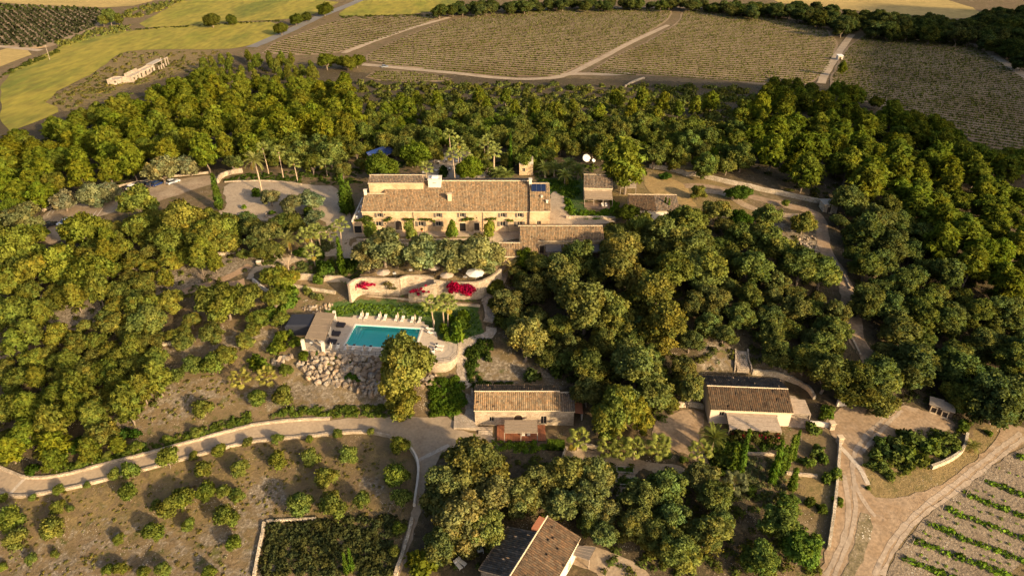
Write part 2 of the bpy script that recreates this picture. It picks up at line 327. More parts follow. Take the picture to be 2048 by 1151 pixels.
mat('blue_sheet', [(.02, .045, .16), (.03, .06, .20)], 1, rough=.35)
mat('metal', [(.35, .35, .35)], rough=.4, metal=.8)
mat('concrete', [(.36, .30, .235), (.46, .39, .31), (.29, .24, .185)], 0.8, rough=.9, fine=(5, .15))
mat('deck_stone', [(.46, .37, .27), (.54, .44, .33), (.40, .315, .23)], 0.6, rough=.8, fine=(6, .12), bump=.1, bscale=6)
mat('coping', [(.70, .63, .52), (.76, .69, .58)], 1.5, rough=.7)
mat('pool_tile', [(.30, .93, .80), (.36, .95, .84)], 1.2, rough=.4)  # tile colour brightened to stand in for sun refracted onto the floor
mat('rubber', [(.012, .012, .012)], rough=.8)
mat('red_brick', [(.35, .13, .06), (.43, .17, .085)], 3, rough=.9)
mat('bark', [(.16, .12, .085), (.24, .185, .135), (.10, .075, .055)], 2.5, rough=.95, bump=.6, bscale=8, stretch=(1, 1, .35))
mat('bark_pale', [(.34, .255, .17), (.44, .33, .22), (.25, .185, .125)], 2.5, rough=.95, bump=.5, bscale=8, stretch=(1, 1, .35))
mat('rock', [(.26, .22, .17), (.35, .30, .24), (.24, .175, .12), (.17, .145, .115)], 1.3, rough=.95, bump=.8, bscale=5, objc=True, fine=(9, .2))
for _n, _t in (('leaf_olive', .36), ('leaf_pine', .40), ('leaf_green', .40), ('leaf_palm', .35), ('leaf_shrub', .3), ('petal', .3)): leaf_mat(_n, _t)

# ------------------------------------------------------------------ sheets laid on the ground
def resample(pts, step, closed=False):
    out = []; n = len(pts)
    for i in range(n if closed else n - 1):
        a = np.array(pts[i][:2]); b = np.array(pts[(i + 1) % n][:2]); k = max(1, int(np.linalg.norm(b - a) / step))
        out += [tuple(a + (b - a) * t / k) for t in range(k)]
    if not closed: out.append(tuple(pts[-1][:2]))
    return out
def smooth_line(pts, closed=False, it=2):
    pts = [tuple(p[:2]) for p in pts]
    for _ in range(it):
        q = []; n = len(pts)
        for i in range(n if closed else n - 1):
            a, b = pts[i], pts[(i + 1) % n]
            q += [(a[0] * .75 + b[0] * .25, a[1] * .75 + b[1] * .25), (a[0] * .25 + b[0] * .75, a[1] * .25 + b[1] * .75)]
        pts = q if closed else [pts[0]] + q + [pts[-1]]
    return pts
def inside(poly, x, y):
    c = False; n = len(poly)
    for i in range(n):
        x0, y0 = poly[i]; x1, y1 = poly[(i + 1) % n]
        if (y0 > y) != (y1 > y) and x < (x1 - x0) * (y - y0) / (y1 - y0) + x0: c = not c
    return c
def world_poly(px): return [tuple(hit(a, b)[:2]) for a, b in px]
def sheet(name, px, mt, lift=0.06, step=1.4, rough_edge=0.25, it=2, world=None):
    pl = world or world_poly(px)
    pl = smooth_line(pl, True, it) if it else pl
    pl = resample(pl, step, True)
    cx = sum(p[0] for p in pl) / len(pl)
    pl = [(x + rough_edge * random.uniform(-1, 1), y + rough_edge * random.uniform(-1, 1)) for x, y in pl]
    x0, x1 = min(p[0] for p in pl), max(p[0] for p in pl); y0, y1 = min(p[1] for p in pl), max(p[1] for p in pl)
    gx, gy = np.meshgrid(np.arange(x0 + step * .4, x1, step), np.arange(y0 + step * .4, y1, step))
    ins = _poly_dist(gx, gy, pl) == 0
    vs = [Vector(p) for p in pl] + [Vector((a, b)) for a, b in zip(gx[ins], gy[ins])]
    r = delaunay_2d_cdt(vs, [(i, (i + 1) % len(pl)) for i in range(len(pl))], [], 1, 1e-4)
    xy = np.array([(v.x, v.y) for v in r[0]]); z = H(xy[:, 0], xy[:, 1]) + lift
    tr = np.array([f for f in r[2] if len(f) == 3])
    a, b, c = xy[tr[:, 0]], xy[tr[:, 1]], xy[tr[:, 2]]
    fl = (b[:, 0] - a[:, 0]) * (c[:, 1] - a[:, 1]) - (b[:, 1] - a[:, 1]) * (c[:, 0] - a[:, 0]) < 0
    tr[fl] = tr[fl][:, ::-1]
    o = link(name, np_mesh(name, np.column_stack([xy, z]), tr, mt, smooth=True)); tag(o, kind='structure')
    return o, pl
def ribbon_poly(pts, width):
    """closed outline of a strip of given width around a world polyline"""
    pts = smooth_line(pts, False, 2); L = []; R = []
    for i, p in enumerate(pts):
        a = np.array(pts[max(i - 1, 0)]); b = np.array(pts[min(i + 1, len(pts) - 1)]); d = (b - a) / (np.linalg.norm(b - a) + 1e-9)
        w = (width[0] + (width[1] - width[0]) * i / (len(pts) - 1) if hasattr(width, '__len__') else width) / 2
        L.append((p[0] - d[1] * w, p[1] + d[0] * w)); R.append((p[0] + d[1] * w, p[1] - d[0] * w))
    return L + R[::-1]
def ribbon(name, px, width, mt, lift=0.06, step=1.4, edge=0.2):
    return sheet(name, None, mt, lift, step, edge, 0, ribbon_poly(world_poly(px), width))
def stone_wall(label, px, h=0.8, th=0.5, mt=None, group=None, ztop=None, zbase=None, name='stone_wall', jitter=0.05, dz=0.0, world=None, sm=True):
    """a wall along picture points on the ground (or, with ztop, along its visible top)"""
    pts = world or ([plane(a, b, ztop) for a, b in px] if ztop is not None else [tuple(hit(a, b, dz)[:2]) for a, b in px])
    pts = resample(smooth_line(pts, False, 2) if sm and len(pts) > 2 else pts, 0.7)
    vs = []; n = len(pts)
    for i, p in enumerate(pts):
        a = np.array(pts[max(i - 1, 0)]); b = np.array(pts[min(i + 1, n - 1)]); d = (b - a) / (np.linalg.norm(b - a) + 1e-9); nx, ny = -d[1], d[0]
        g = float(H(p[0], p[1])); top = ((ztop[0] + (ztop[1] - ztop[0]) * i / (n - 1) if hasattr(ztop, '__len__') else ztop) if ztop is not None else g + h) + random.uniform(-jitter, jitter)
        base = (zbase if zbase is not None else min(g, float(H(p[0] + nx * th, p[1] + ny * th)), float(H(p[0] - nx * th, p[1] - ny * th))) - 0.25)
        j = lambda: random.uniform(-jitter, jitter) * .8
        for s, zz in ((th / 2 + .06, base), (th / 2 + j(), top), (-th / 2 + j(), top), (-th / 2 - .06, base)): vs.append((p[0] + nx * s, p[1] + ny * s, zz))
    fs = [(4 * i + k, 4 * i + (k + 1) % 4, 4 * i + 4 + (k + 1) % 4, 4 * i + 4 + k) for i in range(n - 1) for k in range(4)] + [(0, 1, 2, 3), (4 * n - 1, 4 * n - 2, 4 * n - 3, 4 * n - 4)]
    mb = MB(); mb.add(vs, fs); o = mb.build(name, mt or M['dry_stone'])
    return tag(o, label, 'wall', group)

# ------------------------------------------------------------------ the land
def _shade_hill(x, y, cx, cy, rx, ry, h):
    r = np.hypot((x - cx) / rx, (y - cy) / ry); k = np.clip(1 - r, 0, 1); return h * k * k * (3 - 2 * k)
def _shade_ridge(x, y):      # unseen ridge east of the vineyards, shaped to throw shade on the right plot
    k = np.clip(1 - np.hypot((x - 425 - .48 * (y - 180)) / 110, np.maximum(np.maximum(105 - y, y - 420), 0) / 80), 0, 1); return 112 * k * k * (3 - 2 * k)
_X, _Y = np.meshgrid(XS, YS)
ZG = ZG + _shade_ridge(_X, _Y) + _shade_hill(_X, _Y, 385, 40, 180, 120, 92)  # second unseen hill, added to dim the right-hand forest
# ground cover zones: (kind 0 leaf litter / 1 bare pale rock / 2 dry grass / 3 green grass, outline, softness in metres, strength)
ZONES = [
 (0, [(0,200),(430,110),(720,150),(1100,160),(1400,170),(1650,165),(2048,330),(2048,830),(1900,800),(1650,800),(1400,740),(1100,740),(980,620),(1080,500),(1380,440),(1630,430),(1660,380),(1300,330),(1000,330),(720,300),(450,330),(230,375),(0,440)], 5, 1.0),
 (0, [(0,440),(90,470),(250,440),(430,430),(520,470),(500,560),(330,620),(320,800),(200,920),(0,940)], 4, .75),
 (0, [(870,900),(1100,900),(1460,950),(1500,1150),(840,1150)], 4, .7),
 (1, P('C4',(1000,1150),(1150,1060),(1500,930),(1800,870),(1918,900),(1918,980),(1500,1060),(1200,1150)), 1.5, 1.0),
 (1, P('D1',(1000,120),(1500,0),(1550,20),(1200,120),(1000,160)), 1.5, 1.0),
 (1, P('D1',(290,330),(480,200),(720,150),(760,240),(560,320),(340,400)), 1.5, 1.0),
 (1, P('D1',(1190,520),(1500,440),(1840,340),(1918,480),(1640,500),(1860,600),(1700,640),(1300,560)), 1.5, .5),
 (1, P('D1',(860,1060),(1000,950),(1250,850),(1500,790),(1700,860),(1500,1000),(1250,1080),(1000,1110)), 2.5, .5),
 (1, P('D2',(150,560),(280,430),(420,470),(420,520),(330,560),(200,620)), 1.2, .55),
 (1, P('D2',(120,960),(500,870),(900,930),(1100,1000),(700,1040),(300,1060)), 2.5, .55),
 (1, P('D3',(320,470),(480,560),(620,560),(800,570),(860,720),(740,740),(560,700),(350,680)), 1.5, .6),
 (1, P('D4',(400,20),(600,0),(620,190),(380,200),(400,100)), 1.5, .5), (1, P('D4',(700,130),(1000,120),(1000,260),(740,230)), 1.5, .4),
 (1, P('C8',(600,500),(830,560),(830,700),(640,650)), 2, .6), (1, P('C3',(420,440),(640,470),(640,500),(420,480)), 2, 1.0),
 (1, P('D6',(0,1000),(800,880),(1200,900),(1850,800),(1850,1151),(0,1151)), 4, .45), (1, P('D7',(0,600),(250,740),(230,1151),(0,1151)), 3, .5),
 (1, P('D7',(160,470),(350,470),(360,600),(200,640)), 1.5, .7), (1, P('D7',(960,440),(1100,460),(1090,560),(970,540)), 1, .7),
 (1, P('D5',(330,780),(420,780),(420,900),(300,1151),(220,1151)), 1, .6),
 (2, [(1250,320),(1400,340),(1480,400),(1500,460),(1400,440),(1350,400),(1230,400)], 2, 1.0),
 (2, P('D7',(0,180),(700,160),(1150,200),(1330,400),(1250,680),(700,720),(0,640)), 4, .45), (2, P('D6',(60,580),(800,470),(1140,380),(1850,230),(1850,700),(900,760),(100,900)), 4, .5),
 (2, P('D5',(380,480),(700,560),(980,400),(1180,260),(1000,480),(720,660),(480,700),(400,640)), 1.5, .9), (2, P('D4',(1030,960),(1300,1000),(1300,1151),(1000,1151)), 2, .8),
 (2, P('C1',(250,600),(600,420),(800,300),(1250,300),(1100,400),(700,520),(400,640)), 6, .7),
 (3, P('D2',(700,340),(900,300),(1440,330),(1760,350),(1800,560),(1640,620),(1400,470),(1390,400),(900,380),(700,420)), .8, 1.0),
 (3, P('C7',(440,300),(800,300),(780,480),(800,580),(660,580)), 1, .8),
]
def _zone_mask():
    out = np.zeros(ZG.shape + (4,), np.float32)
    for k, pl, soft, s in ZONES:
        w = [plane(a, b, z) for (a, b), z in ((p, hit(*p)[2]) for p in pl)]
        x0, x1 = min(p[0] for p in w) - soft * 2.5, max(p[0] for p in w) + soft * 2.5; y0, y1 = min(p[1] for p in w) - soft * 2.5, max(p[1] for p in w) + soft * 2
        i = np.where((XS >= x0) & (XS <= x1))[0]; j = np.where((YS >= y0) & (YS <= y1))[0]
        if not len(i) or not len(j): continue
        sl = (slice(j[0], j[-1] + 1), slice(i[0], i[-1] + 1)); d = _poly_dist(_X[sl], _Y[sl], w)
        v = np.clip(1 - d / (soft * 2.2), 0, 1) * s; out[sl + (k,)] = np.maximum(out[sl + (k,)], v)
        if k in (1, 3): out[sl + (0,)] *= 1 - v
    return out
_zm = _zone_mask()
def ground_mat():
    m = bpy.data.materials.new('ground'); m.use_nodes = True; nt = m.node_tree; N = nt.nodes; L = nt.links
    bs = N['Principled BSDF']; bs.inputs['Roughness'].default_value = .95; bs.inputs['Specular IOR Level'].default_value = .1
    tc = N.new('ShaderNodeTexCoord'); vec = tc.outputs['Object']
    def noise(sc, det=5, rough=.62):
        n = N.new('ShaderNodeTexNoise'); n.inputs['Scale'].default_value = sc; n.inputs['Detail'].default_value = det; n.inputs['Roughness'].default_value = rough; L.new(vec, n.inputs['Vector']); return n.outputs[0]
    def ramp(v, cols, lo=.3, hi=.7):
        r = N.new('ShaderNodeValToRGB'); L.new(v, r.inputs[0]); e = r.color_ramp.elements
        while len(e) < len(cols): e.new(.5)
        for i, c in enumerate(cols): e[i].position = lo + (hi - lo) * i / (len(cols) - 1); e[i].color = tuple(c) + (1,)
        return r.outputs[0]
    def mix(f, a, b):
        x = N.new('ShaderNodeMix'); x.data_type = 'RGBA'; L.new(f, x.inputs[0]); L.new(a, x.inputs[6]); L.new(b, x.inputs[7]); return x.outputs[2]
    def math_(op, a, b, c=None):
        x = N.new('ShaderNodeMath'); x.operation = op
        for i, v in enumerate((a, b, c)):
            if v is None: continue
            if isinstance(v, (int, float)): x.inputs[i].default_value = v
            else: L.new(v, x.inputs[i])
        return x.outputs[0]
    at = N.new('ShaderNodeAttribute'); at.attribute_name = 'col'; sp = N.new('ShaderNodeSeparateColor'); L.new(at.outputs['Color'], sp.inputs[0])
    a4 = at.outputs['Alpha']; edge = noise(.45, 6)
    def mask(v):   # uneven natural borders
        s = math_('ADD', v, math_('MULTIPLY_ADD', edge, 2.0, -1.0)); r = N.new('ShaderNodeMapRange'); r.inputs[1].default_value = .38; r.inputs[2].default_value = .62; L.new(s, r.inputs[0])
        return math_('MULTIPLY', r.outputs[0], math_('GREATER_THAN', v, .01))
    soil = ramp(noise(.16), [(.115, .082, .046), (.19, .135, .075), (.15, .11, .055), (.26, .195, .12)], .3, .74)
    weed = ramp(noise(1.1), [(.065, .07, .022), (.13, .12, .04)])
    r = N.new('ShaderNodeMapRange'); r.inputs[1].default_value = .56; r.inputs[2].default_value = .66; L.new(noise(.33, 6), r.inputs[0]); c = mix(r.outputs[0], soil, weed)
    litter = ramp(noise(.6), [(.05, .038, .022), (.105, .078, .045), (.07, .062, .028)]); c = mix(mask(sp.outputs[0]), c, litter)
    grass = ramp(noise(.5), [(.16, .118, .05), (.23, .165, .075), (.115, .10, .036)]); c = mix(mask(sp.outputs[2]), c, grass)
    rock = ramp(noise(1.7, 8, .7), [(.10, .078, .05), (.21, .168, .118), (.42, .36, .275)], .34, .70); c = mix(mask(sp.outputs[1]), c, rock)
    g4 = ramp(noise(.8), [(.04, .075, .018), (.075, .12, .03)]); c = mix(mask(a4), c, g4)
    # scattered pale stones
    vo = N.new('ShaderNodeTexVoronoi'); vo.inputs['Scale'].default_value = 2.6; L.new(vec, vo.inputs['Vector'])
    st = math_('LESS_THAN', vo.outputs['Distance'], math_('MULTIPLY_ADD', noise(.24, 3), 1.0, -.42))
    pale = N.new('ShaderNodeRGB'); pale.outputs[0].default_value = (.56, .48, .37, 1); c = mix(math_('MULTIPLY', st, .75), c, pale.outputs[0])
    sc = N.new('ShaderNodeVectorMath'); sc.operation = 'SCALE'; L.new(c, sc.inputs[0]); L.new(math_('MULTIPLY_ADD', noise(3.5, 4), .9, .55), sc.inputs['Scale'])
    L.new(sc.outputs[0], bs.inputs['Base Color'])
    b = N.new('ShaderNodeBump'); b.inputs['Strength'].default_value = .8; b.inputs['Distance'].default_value = .35; L.new(noise(1.4, 8, .7), b.inputs['Height']); L.new(b.outputs[0], bs.inputs['Normal'])
    return m
nx, ny = len(XS), len(YS); ii = np.arange(nx * ny).reshape(ny, nx)
quads = np.stack([ii[:-1, :-1], ii[:-1, 1:], ii[1:, 1:], ii[1:, :-1]], -1).reshape(-1, 4)
tag(link('terrain', np_mesh('terrain', np.column_stack([_X.ravel(), _Y.ravel(), ZG.ravel()]), quads, ground_mat(), col=_zm.reshape(-1, 4), smooth=True)), kind='structure')

# --- fields on the plain
mat('field_green', [(0.104, 0.128, 0.010), (0.198, 0.190, 0.017), (0.288, 0.233, 0.029), (0.135, 0.147, 0.014), (0.243, 0.214, 0.024)], .022, detail=8, stretch=(1, .35, 1), bump=.3, bscale=.5, bdist=.4, fine=(.25, .25), rough=.95, ramp=(.25, .75))
mat('field_gold', [(.33, .235, .075), (.42, .30, .10), (.29, .22, .065)], .025, detail=6, bump=.3, bscale=.6, bdist=.3, fine=(.3, .15), rough=.95)
mat('vine_soil', [(0.192, 0.125, 0.063), (0.288, 0.205, 0.119), (0.232, 0.152, 0.076)], .014, detail=5, fine=(.6, .22), rough=.95, bump=.4, bscale=.9, bdist=.3)
mat('vine_soil_near', [(0.143, 0.106, 0.070), (0.198, 0.154, 0.107), (0.165, 0.125, 0.085)], .3, detail=7, fine=(2.5, .3), rough=.95, bump=.8, bscale=2.2, bdist=.25, speck=((.36, .32, .26), 2.6, .12))
mat('track', [(0.342, 0.258, 0.168), (0.410, 0.316, 0.215), (0.294, 0.219, 0.139)], .12, fine=(1.2, .18), rough=.95, bump=.3, bscale=1.5)
mat('asphalt', [(.17, .155, .14), (.21, .195, .175)], .3, rough=.9)
mat('gravel', [(0.306, 0.228, 0.148), (0.383, 0.295, 0.199), (0.281, 0.203, 0.129), (0.425, 0.332, 0.226)], .11, detail=7, fine=(2.2, .22), rough=.95, bump=.5, bscale=3, bdist=.08)
mat('dirt_road', [(0.225, 0.155, 0.092), (0.294, 0.211, 0.136), (0.250, 0.169, 0.099), (0.326, 0.244, 0.169)], .13, detail=7, fine=(1.6, .22), rough=.95, bump=.6, bscale=2, bdist=.12)
mat('road_plaster', [(0.279, 0.208, 0.137), (0.344, 0.264, 0.179), (0.312, 0.232, 0.152)], .12, fine=(1.8, .15), rough=.92, bump=.2, bscale=2)
mat('cobble', [(0.331, 0.255, 0.172), (0.405, 0.317, 0.221), (0.294, 0.220, 0.148)], .25, fine=(3.0, .25), rough=.9, bump=.6, bscale=4, bdist=.08)
mat('path_red', [(0.270, 0.176, 0.106), (0.324, 0.220, 0.140)], .3, fine=(2, .15), rough=.95)
def far(name, px, m, lift=.14, step=9, it=1): return sheet(name, px, M[m], lift, step, .6, it)
far('field', P('C1',(0,790),(250,700),(380,640),(240,585),(600,400),(700,305),(900,288),(1300,292),(1460,270),(1620,218),(1640,128),(1400,132),(800,172),(450,236),(330,285),(0,440)), 'field_green', .14)
far('field', P('C1',(765,168),(960,62),(1080,-10),(2030,-10),(1830,95),(1640,118),(1400,126),(1100,150)), 'field_green', .12)
far('field', P('C1',(-20,276),(235,300),(0,392),(-20,395)), 'field_gold', .13)
far('field', P('C1',(-40,18),(300,35),(720,50),(960,-10),(-40,-10)), 'field_gold', .12)
far('field', P('C2',(0,70),(140,-10),(780,-10),(560,80),(0,100)), 'field_green', .12)
far('field', P('C3',(600,20),(560,-30),(1500,-30),(1840,75),(1740,120),(1240,80),(700,25)), 'field_gold', .12)
far('olive_grove_ground', P('C1',(-40,25),(560,48),(700,95),(460,210),(250,296),(-40,276)), 'vine_soil', .11)
VY = [('C2', [(-560,310),(-20,118),(100,110),(540,98),(610,102),(30,306),(-150,325)], -28),
      ('C2', [(150,310),(650,104),(1010,70),(1300,52),(1880,44),(1960,60),(1900,145),(1340,420),(1290,450),(1000,452),(700,430),(150,368)], -20),
      ('C2', [(1960,160),(2010,46),(2300,60),(2620,110),(2940,195),(2830,500),(2500,490),(2200,470),(1960,450),(1560,440),(1400,425)], -18),
      ('C3', [(1040,205),(1300,228),(1740,252),(1800,285),(2150,520),(2300,1000),(2000,1000),(1720,800),(1450,680),(1100,590),(850,560)], -25),
      ('C2', [(215,402),(700,455),(560,488),(130,470)], -8)]
VINE_POLYS = []
for c, pl, ang in VY:
    o, w = far('vineyard', P(c, *pl), 'vine_soil', .12, 10); VINE_POLYS.append((w, ang))
ribbon('farm_track', P('C2',(130,378),(400,405),(700,432),(1000,465),(1250,462),(1340,430),(1560,440),(1700,432)), 6, M['track'], .2, 6)
ribbon('farm_track', P('C2',(20,312),(200,240),(400,170),(640,103)), (4.5, 4.5), M['track'], .2, 7)
ribbon('farm_track', P('C2',(1330,440),(1500,360),(1700,250),(1920,148)), (4.5, 4), M['track'], .2, 7)
ribbon('farm_track', P('C3',(1040,203),(990,270),(930,360),(880,440),(860,490)), 4.5, M['track'], .2, 7)
ribbon('farm_track', P('C3',(1400,232),(1700,250),(1800,280),(1950,380),(2080,460)), 6, M['track'], .2, 7)
ribbon('farm_track', P('C2',(560,98),(800,88),(1010,66),(1300,50),(1880,42),(2300,55),(2620,105),(2960,190)), 5, M['vine_soil'], .18, 8)
ribbon('country_road', P('C1',(1470,278),(1620,215),(1800,130),(1900,85),(2048,30),(2150,-20)), 8, M['asphalt'], .2, 7)
ribbon('farm_track', P('C1',(-20,272),(120,285),(240,298)), 5, M['track'], .2, 7)

# --- roads, yards and paths round the farm
LROAD_U = P('D6',(-60,320),(0,358),(120,410),(190,434),(340,434),(500,408),(800,325),(1150,243),(1400,172),(1850,52)) + P('D7',(170,42),(400,12),(740,-4)) + [(720,835)]
LROAD_L = P('D7',(1350,650),(1395,480),(1398,330),(1330,205),(1200,125),(1020,80),(760,98),(400,135),(170,155),(0,195)) + P('D6',(1560,228),(1140,348),(800,432),(480,512),(220,562),(70,562),(0,532),(-60,500))
sheet('road', LROAD_U + [(800,834),(862,833),(912,836),(905,858),(960,868),(992,872),(985,890),(892,891),(862,940),(845,1000),(838,1040),(815,1100),(800,1160),(785,1160),(805,1090),(818,1040)] + LROAD_L, M['road_plaster'], .07)
ribbon('road_gutter', P('D7',(1395,298),(1500,245),(1620,185)), .9, M['concrete'], .11, 1, .05)
ribbon('road_gutter', P('D6',(75,545),(185,432)), .7, M['concrete'], .11, 1, .05)
sheet('forecourt', P('C5',(100,560),(230,520),(150,330),(560,312),(780,340),(930,350),(1050,350),(1160,560),(1170,700),(1300,700),(1800,700),(2200,690),(2600,700),(2800,640),(2900,760),(2200,840),(1800,850),(1200,870),(1180,940),(1050,880),(900,900),(640,960),(430,1000),(400,1075),(340,1070),(440,950),(640,900),(900,870),(1040,840),(960,690),(980,620),(760,560),(560,620),(400,620),(180,600)), M['cobble'], .07)
sheet('car_park', [(440,352),(395,352),(350,358),(290,372),(240,385),(150,412),(95,420),(80,440),(85,480),(100,492),(150,465),(175,440),(240,420),(330,400),(400,375),(440,365)], M['gravel'], .06)
for i in range(7):
    a = P('C4', (360 + 38 * i, 585 - 18 * i), (398 + 38 * i, 530 - 18 * i)); ribbon('parking_line', a, .14, M['coping'], .10, .8, .01)
for a in (P('C4',(700,600),(745,540)), P('C4',(745,585),(800,510)), P('C4',(900,420),(960,365))): ribbon('parking_line', a, .14, M['coping'], .10, .8, .01)
ribbon('path', P('C4',(1918,960),(1800,1030),(1600,1110),(1450,1160)) + P('D1',(1500,55),(1400,95),(760,320),(330,470),(60,580),(-60,640)), 2.2, M['path_red'], .07, 1.2)
ribbon('path', P('C5',(340,1085),(200,1120),(60,1140)), 2.2, M['path_red'], .09, 1.2)
sheet('yard', P('C7',(540,380),(640,390),(660,560),(760,610),(1020,600),(1060,640),(700,650),(300,660),(0,690),(0,760),(120,790),(300,770),(300,680),(530,650)), M['cobble'], .09)
sheet('back_terrace', [(842,345),(850,322),(880,308),(925,300),(960,310),(975,350),(960,366),(850,366)], M['paving'], .08)
ribbon('path', [(975,352),(965,335),(955,320)], 3, M['cobble'], .07)
sheet('back_terrace', P('C7',(800,480),(1000,480),(990,540),(800,520)), M['wood'], .12, 1, .02, 0)
ribbon('road', P('C8',(60,270),(200,268),(420,320),(640,380),(780,410),(860,450),(870,560),(880,640),(930,720),(980,800),(1020,880)) + P('D4',(1480,0),(1530,60),(1575,130)) + [(1745,720),(1745,760),(1720,800),(1690,840)], (3.2, 4.5), M['dirt_road'], .07)
ribbon('road', P('C8',(180,300),(300,310),(440,400),(560,420),(640,440),(800,450)), 3, M['gravel'], .09)
sheet('road', P('D5',(120,250),(200,180),(330,200),(480,210),(600,140),(740,180),(870,215),(930,270),(770,330),(600,320),(450,360),(380,420),(370,480),(400,640),(450,700),(620,690),(800,630),(1000,500),(1170,340),(1180,260),(1319,270),(1400,330),(1319,375),(1150,470),(1020,570),(880,670),(720,790),(610,920),(520,1060),(470,1180),(90,1180),(160,1000),(200,780),(225,560),(235,400),(200,330)), M['dirt_road'], .07)
sheet('verge', P('D5',(345,770),(420,790),(432,880),(400,960),(330,1180),(225,1180),(290,1050),(335,900)), mat('verge', [(.10, .085, .04), (.17, .135, .075), (.28, .22, .15)], .8, fine=(3, .3), rough=.95, bump=.8, bscale=3, speck=((.48, .42, .33), 2.2, .2)), .11, 1, .3)
mat('rut', [(0.288, 0.224, 0.163), (0.346, 0.273, 0.204), (0.238, 0.178, 0.122)], .5, fine=(2, .2), rough=.95)
for a, w in ((P('D5',(560,170),(420,290),(330,400),(300,520),(330,650),(440,800)), .8), (P('D5',(600,180),(460,310),(370,420)), .7), (P('D5',(1300,310),(1100,460),(900,620),(700,760),(520,960),(440,1150)), .8), (P('D5',(1319,340),(1130,490),(930,650),(740,780),(580,940),(480,1150)), .7), (P('D5',(260,560),(290,720),(270,900),(200,1060),(150,1151)), .8), (P('D5',(310,620),(330,720),(310,900),(240,1060),(200,1151)), .7)): ribbon('wheel_rut', a, w, M['rut'], .095, 1, .16)
ribbon('road_gutter', P('D5',(240,395),(300,460),(360,530),(400,615)), .9, M['concrete'], .12, 1, .06)
sheet('vineyard', P('D5',(1330,380),(1150,490),(1020,590),(880,690),(740,800),(630,930),(540,1070),(490,1200),(1400,1200),(1400,400)), M['vine_soil_near'], .06, 1.5)
sheet('yard', P('D4',(30,600),(120,530),(390,500),(400,600),(350,640),(370,760),(470,990),(530,1151),(560,1240),(500,1240),(440,1000),(330,870),(250,810),(130,790),(0,700)), M['dirt_road'], .07)
sheet('garden_path', P('D8',(900,190),(960,120),(1200,150),(1500,220),(1760,250),(1720,330),(1560,330),(1500,270),(1420,260),(1400,340),(1420,420),(1300,450),(1250,440),(1250,230),(1100,210)), M['gravel'], .07)
sheet('yard', P('D8',(960,800),(1200,800),(1500,960),(1500,1010),(1150,1010),(1130,960),(900,900)), M['gravel'], .07)
ribbon('path', P('D3',(240,870),(270,780),(230,690),(215,600),(215,520),(190,460),(250,420),(400,378),(420,320)), 2.4, M['paving'], .09, 1)
sheet('lawn', P('C7',(1240,240),(1400,270),(1600,350),(1600,430),(1680,520),(1560,500),(1280,420)), mat('dry_lawn', [(0.272, 0.176, 0.064), (0.336, 0.226, 0.090), (0.216, 0.156, 0.056)], .35, fine=(2, .2), rough=.95, bump=.5, bscale=2.5), .05)

